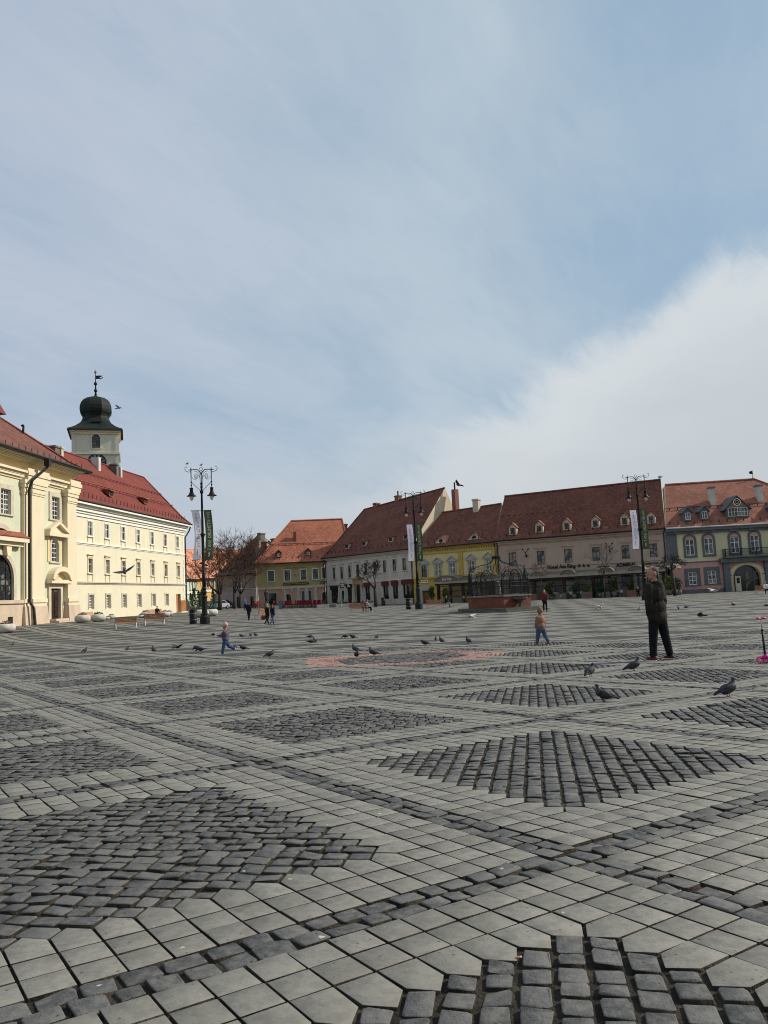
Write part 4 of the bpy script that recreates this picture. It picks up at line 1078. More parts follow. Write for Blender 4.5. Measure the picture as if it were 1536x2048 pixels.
# ================================================================= small buildings in the side street
def eavez(F, u, v): return F.uv(u, v)[1]
def sidestreet():
    # orange house with a long roof
    P0, P1 = W(392, 1215, 163), W(520, 1212, 181); F = Frame(P0, P1); L = F.L; zb = -1.5
    o = thing('terraced_house', 'orange house with a long pale orange roof, at the end of the side street', 'house', F(L/2, 0, 0))
    ze = eavez(F, 430, 1157)
    H = [];
    for u in (414, 425, 450, 464, 478): s, z = F.uv(u, 1176); H.append((s-.55, s+.55, z, z+1.7, False))
    for u, a in ((430.5, True), (446, True), (405, False)): s, z = F.uv(u, 1212); H.append((s-.8, s+.8, z-.6, z+2.6, a))
    wall(F, -1.6, L, zb, ze, H, o, [M['orangewall']], depth=.25); shell(F, -1.6, L, zb, ze, 11, o, M['orangewall'])
    for h in H[:5]: window(F, (h[0]+h[1])/2, h[2], 1.1, 1.7, o, rec=.15, sur='surround', sw=.12)
    for h in H[5:]: window(F, (h[0]+h[1])/2, h[2], 1.6, h[3]-h[2], o, rec=.2, rows=3, arch=h[4], sill=False, gm='shop', fm='dframe')
    s, z = F.uv(440, 1182); strip(F, o, -1.6, L, z-.1, z+.25, .15, 'whitetrim', 'string_course')
    r = Roof(F, -3.5, L, ze, 12, (368, 1099.5), (500, 1101), o, 't_pale', guards=0)
    chimney(r.o, F, 436.5, 1103, 1096.5, 6.5, -6, 'greybrick'); chimney(r.o, F, 457, 1117, 1098.5, 4, -4, 'paleren')
    # mint green house in front of it
    P0, P1 = W(372, 1217, 150), W(396.5, 1216, 158); F = Frame(P0, P1); L = F.L
    o = thing('terraced_house', 'narrow mint green house seen between the long yellow building and the orange house', 'house', F(L/2, 0, 0))
    ze = eavez(F, 388, 1159.5); H = []
    for u in (380, 385, 390.3, 394): s, z = F.uv(u, 1180); H.append((s-.28, s+.28, z, z+1.8, False))
    s, z = F.uv(385, 1212); H.append((s-.7, s+.7, z-.5, z+2.4, True))
    for u in (391, 394.3): s, z = F.uv(u, 1208); H.append((s-.2, s+.2, z, z+2., False))
    wall(F, 0, L, zb, ze, H, o, [M['mint']], depth=.25); shell(F, 0, L, zb, ze, 8, o, M['mint'])
    for h in H: window(F, (h[0]+h[1])/2, h[2], h[1]-h[0], h[3]-h[2], o, rec=.15, cols=1, arch=h[4], sill=not h[4], fm='dframe')
    s, z = F.uv(388, 1187); strip(F, o, 0, L, z-.1, z+.3, .15, 'whitetrim', 'string_course')
    Roof(F, 0, L+.5, ze, 8, (368, 1128), (379, 1128), o, 't_pale', right='hip', guards=0)
    # old dark house
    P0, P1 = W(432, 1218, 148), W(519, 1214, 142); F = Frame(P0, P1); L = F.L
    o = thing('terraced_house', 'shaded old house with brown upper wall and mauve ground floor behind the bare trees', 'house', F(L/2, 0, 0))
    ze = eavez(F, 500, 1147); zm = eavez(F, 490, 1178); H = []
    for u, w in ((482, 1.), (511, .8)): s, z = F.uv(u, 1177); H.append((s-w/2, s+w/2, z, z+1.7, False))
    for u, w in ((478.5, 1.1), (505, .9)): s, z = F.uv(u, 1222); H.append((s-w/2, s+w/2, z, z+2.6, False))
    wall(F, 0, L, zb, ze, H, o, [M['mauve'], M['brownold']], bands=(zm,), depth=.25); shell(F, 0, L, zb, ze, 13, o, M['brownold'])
    for h in H[:2]: window(F, (h[0]+h[1])/2, h[2], h[1]-h[0], h[3]-h[2], o, rec=.15, fm='wframe')
    for h in H[2:]: window(F, (h[0]+h[1])/2, h[2], h[1]-h[0], h[3]-h[2], o, rec=.2, fm='dframe', gm='shop', sill=False)
    strip(F, o, 0, L, zm-.08, zm+.1, .1, 'mauve', 'string_course')
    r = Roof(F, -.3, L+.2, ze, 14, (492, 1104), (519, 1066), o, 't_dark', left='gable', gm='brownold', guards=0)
    chimney(r.o, F, 522.5, 1095, 1066, 7.5, -6.5, 'greybrick', dep=1.3); chimney(r.o, F, 527.5, 1105, 1083, 6.5, -4, 'brick')
    chimney(r.o, F, 549, 1092, 1077, 9, -9, 'greybrick', dep=1.2, capm='brick')
    # roofs between that house and the ochre one
    P0, P1 = W(515, 1214, 160), W(575, 1212, 160); F = Frame(P0, P1); L = F.L
    o = thing('outbuilding', 'brown tiled back building rising between the dark old house and the ochre house', 'building', F(L/2, 0, 0))
    ze = eavez(F, 540, 1125); shell(F, 0, L, zb, ze, 8, o, M['brownold']); wall(F, 0, L, zb, ze, [], o, [M['brownold']])
    Roof(F, 0, L, ze, 8, (515, 1090), (575, 1090), o, 't_br', guards=0)
sidestreet()

def fac(u0, v0, d0, u1, v1, d1): return Frame(W(u0, v0, d0), W(u1, v1, d1))
def hl(F, H, u0, u1, v0, v1, arch=False, dz=0.):
    um = (u0+u1)/2; a = F.uv(u0, (v0+v1)/2)[0]; c = F.uv(u1, (v0+v1)/2)[0]; zt = F.uv(um, v0)[1]; zl = F.uv(um, v1)[1]+dz
    h = (a, c, zl, zt, arch); H.append(h); return h
def win(F, o, h, **k): return window(F, (h[0]+h[1])/2, h[2], h[1]-h[0], h[3]-h[2], o, arch=h[4], **k)
def rustic(b, F, L, H, z, dz, n):
    for i in range(n):
        zz = z+i*dz; cut = sorted((h[0]-.2, h[1]+.2) for h in H if h[2]-.1 < zz < h[3]+.3); a = 0.
        for c, d in cut+[(L, L)]:
            if c > a: b.box(a, min(c, L), .002, .02, zz, zz+.03, F=F)
            a = max(a, d)
def gmin(F): return min(gz(*F(0, 0, 0).xy), gz(*F(F.L, 0, 0).xy))

# ================================================================= OCHRE corner house
def ochre():
    F = fac(516, 1213, 140, 652, 1209, 143); L = F.L; zb = gmin(F)-1
    o = thing('corner_house', 'ochre house with pink ground floor and bright orange roof, a hotel sign below its windows', 'building', F(L/2, 0, gmin(F)))
    ze = (eavez(F, 520, 1130.5)+eavez(F, 648, 1121))/2; zm = eavez(F, 590, 1175.5)
    H = []; up = []; lo = []
    for u, w, va, vb in ((542, 12, 1142, 1163), (574.6, 11.5, 1140.5, 1161.5), (607, 11.5, 1139, 1159.5), (630.6, 10.5, 1138, 1158.5), (647, 5.5, 1136, 1156.5)): up.append(hl(F, H, u-w/2, u+w/2, va, vb))
    for u0, u1, va, vb, a in ((537, 553, 1186.5, 1210, False), (570.5, 582, 1188, 1208, True), (604, 609, 1182.5, 1208, False), (617.5, 622.5, 1181.5, 1207, False), (644.5, 652-.6, 1184, 1206, True)): lo.append(hl(F, H, u0, u1, va, vb, a))
    wall(F, 0, L, zb, ze, H, o, [M['pinkrust'], M['ochre']], bands=(zm,)); shell(F, 0, L, zb, ze, 13, o, M['ochre'])
    for h in up: win(F, o, h, fm='bframe', gm='glass', sur='whitetrim', sw=.13, rec=.12, rows=2, transom=(.65,))
    for h in lo: win(F, o, h, fm='dframe', gm='shop', sur='surround' if h[4] else 'greytrim', sw=.16, rec=.2, sill=False, rows=2)
    strip(F, o, 0, L, zm-.12, zm+.28, .18, 'surround', 'string_course'); cornice(F, o, 0, L, ze-.55, ze-.1, .45, 'ochre')
    b = MB()
    rustic(b, F, L, H, zb+1.3, .34, 9)
    for u in (565, 583, 598, 614.5, 632): s, z = F.uv(u, 1179); b.box(s-.12, s+.12, 0.01, .2, z-.35, zm-.13, F=F)
    part('rustication', b, M['surround'], o)
    def sign(u0, u1, v, h, txt, m=M['black'], tm=mat('sign_gold', (.5, .42, .1), (.45, .38, .1))):
        s0, z0 = F.uv(u0, v); s1, z1 = F.uv(u1, v); zc_ = (z0+z1)/2; b = MB(); b.box(s0, s1, .05, .16, zc_-h/2, zc_+h/2, F=F); g = part('sign', b, m, o)
        if txt: lettering(txt, F, (s0+s1)/2, zc_, .165, (s1-s0)*.93, g, tm, bold=.01, hgt=h*.62)
        return g
    sign(566.5, 617.5, 1167.3, .42, 'HOTEL \u2605\u2605\u2605 RESTAURANT'.replace('\u2605', '*')); sign(640, 655-.5, 1164.3, .4, 'HOTEL')
    b = MB(); s0, z0 = F.uv(567, 1136.5); s1, _ = F.uv(614, 1133.5); b.box(s0, s1, .0, .04, z0-.28, z0+.22, F=F); g = part('name_band', b, M['ochre'], o)
    lettering('CASA  WEIDNER', F, (s0+s1)/2, z0-.02, .045, (s1-s0)*.92, g, M['bframe'], hgt=.26)
    s, z = F.uv(591.3, 1150); b = MB(); b.prism([(s, z-.4), (s+.35, z-.1), (s+.38, z+.35), (s-.38, z+.35), (s-.35, z-.1)], 0, .08, F); g = part('coat_of_arms', b, mat('shield_red', (.36, .14, .13), (.5, .4, .36), 3), o)
    pipe(o, F, L-.15, zb, ze)
    r = Roof(F, -.6, L+5, ze, 12, (582, 1042), (684, 1038), o, 't_or', left='hip', right='hip', gm='paleren', guards=2, ov=.6)
    for u, v in ((557.5, 1114), (616.5, 1110.5)): dormer(r, u, v, .95, .8, rm='t_br', body='t_br', wf=.55, rows=1, cols=2, gm='glassc')
    chimney(r.o, F, 589, 1080, 1063.5, 5.2, -3, 'brick', cap=False, dep=.6); chimney(r.o, F, 690, 1062, 1048, 7.5, -7, 'brick', capm='greybrick')
ochre()

# ================================================================= WHITE house with gable
def white():
    F = fac(652.5, 1209, 143, 828.5, 1199, 126.3); L = F.L; zb = gmin(F)-1
    o = thing('town_house', 'grey-white two-storey house with maroon shop blinds and tall dark roof ending in a sunlit gable', 'building', F(L/2, 0, gmin(F)))
    ze = (eavez(F, 658, 1116.5)+eavez(F, 825, 1097.5))/2; zm = eavez(F, 745, 1165); H = []; up = []; lo = []
    for u, v, w in ((668.6, 1147, 5), (683.8, 1145.7, 5), (699.6, 1143, 5.3), (715.8, 1140.8, 5.6), (732.5, 1138, 5.8), (750.7, 1135, 6), (769.4, 1132.7, 6.3), (789.2, 1130.5, 6.8), (809, 1128.5, 7.4)): up.append(hl(F, H, u-w/2, u+w/2, v-12, v+12))
    for u0, u1, va, vb, a in ((662.5, 677, 1172.5, 1206, False), (683.3, 689.5, 1181, 1206, True), (695, 704, 1168.5, 1206, False), (712.3, 722, 1169, 1206, True), (730.5, 740, 1165.5, 1201, False), (766.5, 777, 1163, 1198, False), (785.5, 796, 1161, 1197.5, False), (806, 828, 1159, 1196.5, False)): lo.append(hl(F, H, u0, min(u1, 827.2), va, vb, a))
    wall(F, 0, L, zb, ze, H, o, [M['rust'], M['greywhite']], bands=(zm,)); shell(F, 0, L, zb, ze, 13, o, M['greywhite'])
    for i, h in enumerate(up): win(F, o, h, fm='bframe' if i % 3 else 'dframe', gm='glassc', sur='greywhite', sw=.14, rec=.12, transom=(.62,), proud=.1)
    b = MB()
    for h in up:
        c = (h[0]+h[1])/2; b.box(c-.62, c+.62, .003, .18, h[3]+.42, h[3]+.54, F=F); b.box(c-.5, c+.5, .003, .06, h[2]-.75, h[2]-.25, F=F)
    part('hood_moulds', b, M['greywhite'], o)
    for i, h in enumerate(lo): win(F, o, h, fm='dframe', gm='shop', rec=.22, sill=False, rows=2, cols=3 if i == 7 else 2, transom=(.75,))
    for i in (4, 5, 6, 7):
        h = lo[i]; b = MB(); b.box(h[0]-.1, h[1]+.1, .0, .3, h[3]-.75, h[3]+.05, F=F); part('awning', b, M['maroon'], o)
    for i in (0, 2): h = lo[i]; b = MB(); b.box(h[0]-.15, h[1]+.15, 0, .12, h[3]-.6, h[3]+.08, F=F); part('shop_fascia', b, M['black'], o)
    b = MB(); s0, z0 = F.uv(681, 1171); s1, _ = F.uv(692.5, 1171); b.box(s0, s1, 0.02, .14, z0-.4, z0+.4, F=F); g = part('sign', b, M['black'], o)
    lettering('illa', F, (s0+s1)/2, z0, .145, (s1-s0)*.6, g, M['wframe'], bold=.01); h = lo[2]; lettering('illa', F, (h[0]+h[1])/2, h[3]-.25, .14, .75, g, M['wframe'], bold=.01)
    # baroque stone portal
    h = lo[3]; c = (h[0]+h[1])/2; b = MB(); b.box(h[0]-.55, h[0]-.1, 0, .25, zb, h[3]+.9, F=F); b.box(h[1]+.1, h[1]+.55, 0, .25, zb, h[3]+.9, F=F); b.box(h[0]-.09, h[1]+.09, 0, .2, h[3]+.05, h[3]+.9, F=F)
    b.box(h[0]-.7, h[1]+.7, 0, .42, h[3]+.91, h[3]+1.15, F=F); part('portal', b, mat('portal_stone', (.42, .3, .16), (.3, .22, .13), 2, .9, .3), o)
    b = MB()
    rustic(b, F, L, H, zb+1.3, .36, 11)
    part('rustication', b, M['greywhite'], o)
    cornice(F, o, 0, L, zm-.1, zm+.15, .16, 'greywhite', 'string_course', 2); cornice(F, o, 0, L, ze-.6, ze-.1, .5, 'greywhite')
    pipe(o, F, .35, zb, ze); pipe(o, F, L-.1, zb, ze, kink=-.5)
    r = Roof(F, -.2, L, ze, 14, (728, 1019.5), (889.5, 976), o, 't_mar', left='hip', gm='creamlite', guards=1, ov=.55, nr=-7.5)
    for u, v in ((693.5, 1097), (727.5, 1091.5), (781, 1083), (811, 1078)): dormer(r, u, v, 1.0, .75, 'shed', rm='t_mar', body='paleren', gm='black')
    chimney(r.o, F, 752.5, 1020, 1006, 9, -7.6, 'brick'); chimney(r.o, F, 796, 1006, 991, 10.5, -7.6, 'brick', pot=.8)
    ct = chimney(r.o, F, 909.5, 1030, 979, 9.5, -8.8, 'brick', cap=False, pot=1.2)
white()

# ================================================================= YELLOW house with pedimented windows
def yellow():
    F = fac(829.5, 1199, 126, 998, 1190, 117.6); L = F.L; zb = gmin(F)-1
    o = thing('town_house', 'lemon yellow house with grey pedimented windows and a wooden street door', 'building', F(L/2, 0, gmin(F)))
    ze = (eavez(F, 832, 1098)+eavez(F, 990, 1084))/2; zm = eavez(F, 849, 1156.5); H = []; up = []
    for u, v in ((849, 1143), (876.5, 1140.5), (905, 1137.5), (943.4, 1134), (978, 1130.5)): up.append(hl(F, H, u-5.5, u+5.5, v-12, v+13.5))
    d = hl(F, H, 846.5, 860.5, 1181, 1206)
    wall(F, 0, L, zb, ze, H, o, [M['yeldark'], M['yel']], bands=(zm,)); shell(F, 0, L, zb, ze, 13, o, M['yel'])
    for i, h in enumerate(up): win(F, o, h, fm='dframe' if i == 0 else 'wframe', gm='glassc' if i else 'glass', sur='greytrim', sw=.2, hood='ped', rec=.12, proud=.12, transom=(.62,))
    b = MB(); b.box(d[0], d[1], -.25, -.15, zb, d[3], F=F); dd = part('door', b, M['wood'], o)
    b = MB(); w = (d[1]-d[0])/2
    for q in (0, 1):
        for k in range(3): b.box(d[0]+q*w+.09, d[0]+(q+1)*w-.09, -.15, -.11, zb+1.25+k*.75, zb+1.85+k*.75, F=F)
    part('panels', b, M['wood'], dd)
    b = MB(); c = (d[0]+d[1])/2; b.box(d[0]-.35, d[0], 0, .2, zb, d[3], F=F); b.box(d[1], d[1]+.35, 0, .2, zb, d[3], F=F); b.prism([(d[0]-.4, d[3]), (d[1]+.4, d[3]), (d[1]+.45, d[3]+.5), (c, d[3]+.85), (d[0]-.45, d[3]+.5)], 0, .24, F); part('surround', b, M['greytrim'], dd)
    s, z = F.uv(849.6, 1162.7); b = MB(); b.box(s-.62, s+.62, .02, .1, z-.24, z+.24, F=F); g = part('sign', b, M['whitetrim'], o); lettering('HOTEL', F, s, z, .105, 1.0, g, M['black'], bold=.02)
    for u in (836, 922, 990): s = F.uv(u, 1130)[0]; strip(F, o, s-.4, s+.4, zm, ze-1.05, .14, 'yeldark', 'pilaster')
    strip(F, o, 0, L, zm-.12, zm+.16, .2, 'yeldark', 'string_course'); strip(F, o, 0, L, ze-1.04, ze-.85, .14, 'yeldark', 'architrave'); cornice(F, o, 0, L, ze-.42, ze-.08, .5, 'yeldark')
    b = MB(); n_ = int(L/.42)
    for i in range(n_): b.box(i*.42+.08, i*.42+.3, .003, .3, ze-.62, ze-.43, F=F)
    part('dentils', b, M['yeldark'], o)
    pipe(o, F, L-.1, zb, ze)
    r = Roof(F, 0, L+.1, ze, 13, (884, 1025.5), (1003, 1007.5), o, 't_mar', gm='paleren', guards=1, ov=.55)
    for u, v in ((882, 1084), (948.6, 1077)): dormer(r, u, v, 2.6, .75, 'eye', rm='t_mar', body='surround')
    chimney(r.o, F, 952.5, 1016, 998, 12.5, -6, 'surround', dep=.9, capm='surround')
yellow()

# ================================================================= PINK hotel
HF = fac(998.5, 1190, 117.6, 1340, 1191, 108.4)
def hotel():
    F = HF; L = F.L; zb = gmin(F)-1
    o = thing('hotel', 'dusty pink hotel with six small gabled dormers and black lettering above its terrace', 'hotel', F(L/2, 0, gmin(F)))
    ze = (eavez(F, 1003, 1082.5)+eavez(F, 1335, 1056.5))/2; zm = eavez(F, 1137, 1132); H = []; up = []; lo = []
    for u, v in ((1025.3, 1118.5), (1082, 1115.4), (1136.6, 1111.7), (1192.3, 1108), (1251, 1104), (1307, 1100.5)): up.append(hl(F, H, u-7.5, u+7.5, v-13.5, v+13.5))
    for u in (1028, 1082, 1137, 1192, 1251, 1307): lo.append(hl(F, H, u-9, u+9, 1149-(u-1028)*.03, 1181-(u-1028)*.03))
    wall(F, 0, L, zb, ze, H, o, [M['hotel'], M['hotel']], bands=(zm,)); shell(F, 0, L, zb, ze, 13, o, M['hotel'])
    for h in up: win(F, o, h, fm='bframe', gm='glassc', sur='hoteltrim', sw=.12, rec=.12, transom=(.66,), sill=False)
    for h in lo: win(F, o, h, fm='dframe', gm='shop', rec=.15, sill=False)
    b = MB()
    for h in up:
        c = (h[0]+h[1])/2; b.box(c-.95, c+.95, .003, .12, h[3]+.42, h[3]+.5, F=F); b.box(c-.7, c+.7, .003, .07, h[3]+.25, h[3]+.41, F=F)
    b.box(0, L, .003, .1, zm+.02, zm+.1, F=F)
    part('mouldings', b, M['hoteltrim'], o); cornice(F, o, 0, L, ze-.7, ze-.1, .5, 'hoteltrim')
    def txt(t, ua, ub, v, hgt, bold=.03):
        s0, s1 = F.uv(ua, v)[0], F.uv(ub, v)[0]; z = (F.uv(ua, v)[1]+F.uv(ub, v)[1])/2; return s0, s1, z
    s0, s1, z = txt('', 1095, 1151.5, 1134.5, .9); lettering('Hotel Am Ring', F, (s0+s1)/2, z+.05, .02, s1-s0, o, M['black'], .08, .035, hgt=.72)
    for u in (1158.5, 1167.5, 1176.7):
        s, z = F.uv(u, 1131-(u-1158)*.02); b = MB(); b.prism([(s+(.3 if i % 2 == 0 else .13)*math.sin(2*math.pi*i/10), z+(.3 if i % 2 == 0 else .13)*math.cos(2*math.pi*i/10)) for i in range(10)], .02, .1, F); part('star', b, M['black'], o)
    s0, s1, z = txt('', 1232, 1273.5, 1129.2, .5); lettering('ADMIRAL', F, (s0+s1)/2, z, .02, s1-s0, o, M['black'], .08, .03, hgt=.5)
    s0, s1, z = txt('', 1284, 1333, 1126.5, .3); lettering('GAMES FOR  YOU', F, (s0+s1)/2, z, .02, s1-s0, o, M['black'], .06, .03, hgt=.24)
    s0, s1, z = txt('', 1194, 1220, 1133, .3); lettering('ADMIRAL', F, (s0+s1)/2, z, .02, s1-s0, o, M['black'], .06, .02, hgt=.2)
    for u, v in ((1053, 1106), (1220, 1095)):
        s, z = F.uv(u, v); b = MB(); b.tube([F(s, .05, z-.5), F(s, .5, z-.15), F(s-.1, .6, z+.15)], .06, 6); 
        for q in (-1, 1): b.tube([F(s-.05, .55, z), F(s+q*.3, .65, z+.35), F(s+q*.42, .65, z+.5)], .035, 5); c = F(s+q*.42, .65, z+.52); b.lathe([(.02, -.1), (.1, -.05), (.12, .06), (.03, .14)], 8, c)
        b.lathe([(.03, -.25), (.16, -.15), (.2, .0), (.05, .12)], 7, F(s, .3, z-.38)); part('wall_lamp', b, M['iron'], o)
    pipe(o, F, .2, zb, ze, kink=-.0, r=.09); pipe(o, F, L-.15, zb, ze)
    r = Roof(F, -.1, L+.2, ze, 13, (1009, 993), (1321.5, 959.5), o, 't_mar', gm='paleren', guards=1, ov=.55)
    for u, v in ((1025.8, 1068.5), (1078.5, 1064), (1133.8, 1059), (1191.3, 1054), (1249.5, 1049), (1303, 1046)): dormer(r, u, v, 1.15, 1.15, rm='t_br', body='surround', wf=.5, hf=.62, face='dframe')
    b = MB()
    for row, k in ((0, .9), (1, .55)):
        for i in range(26):
            s = r.sL*.9+(r.sR-r.sL)*(i+.5)/26; z = r.ze+(r.zL-r.ze)*k; n_ = r.ov+(r.nr-r.ov)*k; b.box(s-.18, s+.18, n_-.1, n_+.06, z-.03, z+.1, F=F)
    part('vent_tiles', b, M['t_br'], r.o)
    # loudspeaker on a pole at the roof end
    c = F(L-.6, -6.2, r.zR+.1); q = W(1320, 953.5, c.y); b = MB(); b.tube([c, Vector((q.x+.45, q.y, q.z+.1)), Vector((q.x, q.y, q.z+.1))], .06, 6); b.lathe([(.08, -.2), (.3, -.05), (.32, .1), (.1, .2)], 10, q); part('roof_horn', b, M['whitegut'], r.o)
hotel()

# ================================================================= STRAW YELLOW and blue-grey house, right edge
def straw():
    F = fac(1340.5, 1191, 108.2, 1536, 1180, 108); L = F.L; zb = gmin(F)-1.2; s1 = L+14
    o = thing('town_house', 'straw yellow and blue-grey house with an iron balcony over a wide arched doorway, right edge', 'building', F(L/2, 0, gmin(F)))
    ze = eavez(F, 1420, 1053.5); zm = eavez(F, 1400, 1123.5); H = []; up = []; lo = []
    for u, v in ((1380, 1094.5), (1417.5, 1092), (1469.5, 1089), (1509.5, 1086)): up.append(hl(F, H, u-9, u+9, v-16, v+16.5))
    up.append(hl(F, H, 1550, 1568, 1067, 1100))
    for u, v in ((1385.5, 1157), (1424.3, 1154)): lo.append(hl(F, H, u-8.5, u+8.5, v-13, v+13))
    ar = hl(F, H, 1466.5, 1521, 1130, 1186, True)
    wall(F, 0, s1, zb, ze, H, o, [M['pinklow'], M['blueyel']], bands=(zm,), depth=.35); shell(F, 0, s1, zb, ze, 14, o, M['blueyel'])
    for h in up: win(F, o, h, fm='wframe', gm='glass', sur='bluegrey', sw=.0, rec=.1, sill=False, transom=(.64,), ft=.11)
    for h in up:
        b = MB(); c_ = MB()
        c = (h[0]+h[1])/2; w = (h[1]-h[0])/2
        A = arcpts(c-w-.28, c+w+.28, h[2]-.3, h[3]+w+.05); B = arcpts(c-w-.02, c+w+.02, h[3]+.02, h[3]+w-.2)
        b.box(c-w-.28, c-w, .003, .12, h[2]-.3, h[3], F=F); b.box(c+w, c+w+.28, .003, .12, h[2]-.3, h[3], F=F); b.box(c-w, c+w, .003, .14, h[2]-.3, h[2], F=F)
        K = 12
        for i in range(K):
            t0, t1 = math.pi*i/K, math.pi*(i+1)/K
            b.prism([(c+(w+.28)*math.cos(t0), h[3]+(w+.1)*math.sin(t0)), (c+(w+.28)*math.cos(t1), h[3]+(w+.1)*math.sin(t1)), (c+w*math.cos(t1), h[3]+(w-.18)*math.sin(t1)), (c+w*math.cos(t0), h[3]+(w-.18)*math.sin(t0))], .003, .12, F)
        c_.prism([(c+w*math.cos(math.pi*i/K), h[3]+.02+(w-.2)*math.sin(math.pi*i/K)) for i in range(K+1)], .003, .05, F)
        part('arched_surround', b, M['bluegrey'], o); part('lunette', c_, M['pinklow'], o)
    for h in lo: win(F, o, h, fm='wframe', gm='glassc', sur='bluegrey', sw=.5, rec=.12, sill=True, transom=(.33, .66), ft=.1)
    # door bay: blue-grey pier and lintel, cream arch lining, glazed doors
    b = MB(); a0, a1 = F.uv(1446, 1150)[0], F.uv(1458.5, 1150)[0]; b.box(a0, a1, .003, .5, zb, zm-.3, F=F); part('pier', b, M['bluegrey'], o); b = MB(); e0, e1 = F.uv(1529, 1150)[0], F.uv(1541, 1150)[0]; b.box(e0, e1, .003, .5, zb, zm-.3, F=F)
    b.box(a0-.4, e1+.4, .003, .8, zm-.3, zm+.28, F=F); part('pier', b, M['bluegrey'], o)
    b = MB(); K = 14; c = (ar[0]+ar[1])/2; w = (ar[1]-ar[0])/2; zsp = ar[3]-w*.62; W2 = (e0-a1)/2; cc = (a1+e0)/2
    ar_o = [(cc+W2*math.cos(math.pi*i/K), zsp+(zm-.4-zsp)*math.sin(math.pi*i/K)) for i in range(K+1)]; ar_i = [(c+w*math.cos(math.pi*i/K), zsp-.2+(ar[3]-zsp+.2)*math.sin(math.pi*i/K)) for i in range(K+1)]
    for i in range(K): b.prism([ar_o[i], ar_o[i+1], ar_i[i+1], ar_i[i]], .003, .16, F)
    b.box(a1, ar[0], .003, .16, zb, zsp-.2, F=F); b.box(ar[1], e0, .003, .16, zb, zsp-.2, F=F); part('arch_lining', b, M['blueyel'], o)
    b = MB(); b.prism([(ar[0], zb)]+[(ar[1], zb)]+ar_i, -.5, -.42, F); g = part('doorway', b, M['shop'], o)
    b = MB(); 
    for k in (.2, .5, .8): b.box(ar[0]+2*w*k-.05, ar[0]+2*w*k+.05, -.42, -.36, zb, ar[3]-.5, F=F)
    b.box(ar[0], ar[1], -.42, -.36, zsp+.15, zsp+.25, F=F); part('frame', b, M['bluegrey'], g)
    s, z = F.uv(1474, 1168); b = MB(); b.box(s-.35, s+.35, .25, .5, z-1.1, z+1.05, F=F); g2 = part('ticket_machine', b, M['surround'], o)
    b = MB(); b.box(s-.2, s+.2, .5, .52, z+.1, z+.85, F=F); part('screen', b, M['black'], g2)
    b = MB(); b.box(0, a0, .003, .08, zb, zb+1.75, F=F); part('plinth', b, M['bluegrey'], o)
    strip(F, o, 0, a0-.4, zm-.06, zm+.06, .1, 'bluegrey', 'string_course')
    b = MB(); q = F.uv(1355, 1100)[0]; b.box(0, q, .003, .1, zm+.07, ze-.8, F=F); part('corner_strip', b, M['bluegrey'], o)
    b = MB(); b.box(0, s1, .003, .3, ze-.8, ze-.45, F=F); b.box(0, s1, .003, .6, ze-.449, ze-.05, F=F); n_ = 9
    for i in range(n_): s = (i+.6)*L/5.2; b.prism(arcpts(s-.45, s+.45, ze-.8, ze-.25), .3, .42, F)
    part('cornice', b, M['bluegrey'], o)
    # balcony
    b = MB(); a = F.uv(1443.5, 1110)[0]; e = s1-3; zf = zm+.3; b.box(a, e, .0, 1.15, zf, zf+.16, F=F); bl = part('balcony', b, M['bluegrey'], o)
    b = MB(); b.box(a+.05, e, 1.05, 1.12, zf+1.13, zf+1.2, F=F); b.box(a+.05, e, 1.07, 1.1, zf+.28, zf+.31, F=F); b.box(a+.05, a+.12, .0, 1.1, zf+1.13, zf+1.2, F=F)
    n_ = int((e-a)/.13)
    for i in range(n_): s = a+.08+i*.13; b.box(s-.012, s+.012, 1.07, 1.095, zf+.16, zf+1.13, F=F)
    for i in range(0, n_, 16): s = a+.08+i*.13; b.box(s-.05, s+.05, 1.03, 1.13, zf+.16, zf+1.28, F=F)
    for i in range(8): n0_ = .1+i*.13; b.box(a+.06, a+.09, n0_, n0_+.02, zf+.16, zf+1.13, F=F)
    for i in range(n_//2):
        s = a+.14+i*.26; b.tube([F(s+.06*math.cos(t*.9), 1.085, zf+.75+.09*math.sin(t*.9)) for t in range(8)], .01, 4)
    part('railing', b, M['iron'], bl)
    r = Roof(F, 0, s1, ze, 14, (1330, 970), (1510, 958.5), o, 't_or2', gm='paleren', guards=2, ov=.6, gut='whitegut', right='hip', left='gable')
    for u, v in ((1376, 1041), (1409.5, 1038.5)): dormer(r, u, v, 1.2, 1.25, rm='bluegrey', body='bluegrey', wf=.6, hf=.68)
    dm = dormer(r, 1476, 1034, 3.1, 1.45, rm='bluegrey', body='bluegrey', wf=.86, hf=.62, cols=6, rows=2)
    dormer(r, 1551, 1029, 1.2, 1.25, rm='bluegrey', body='bluegrey', wf=.6, hf=.68)
    s, n_, z = r.hit(1476, 1034); b = MB(); zc_ = z+1.45+.62; b.prism([(s-1.3, z+1.42), (s+1.3, z+1.42), (s, z+1.42+1.3)], n_, n_+.05, F); part('dormer_gable', b, mat('gable_boards', (.3, .17, .08), (.2, .11, .06), 5), r.o)
    b = MB(); K = 24
    for i in range(K):
        t0, t1 = 2*math.pi*i/K, 2*math.pi*(i+1)/K; b.prism([(s+.42*math.cos(t0), zc_+.42*math.sin(t0)), (s+.52*math.cos(t0), zc_+.52*math.sin(t0)), (s+.52*math.cos(t1), zc_+.52*math.sin(t1)), (s+.42*math.cos(t1), zc_+.42*math.sin(t1))][::-1], n_+.05, n_+.14, F)
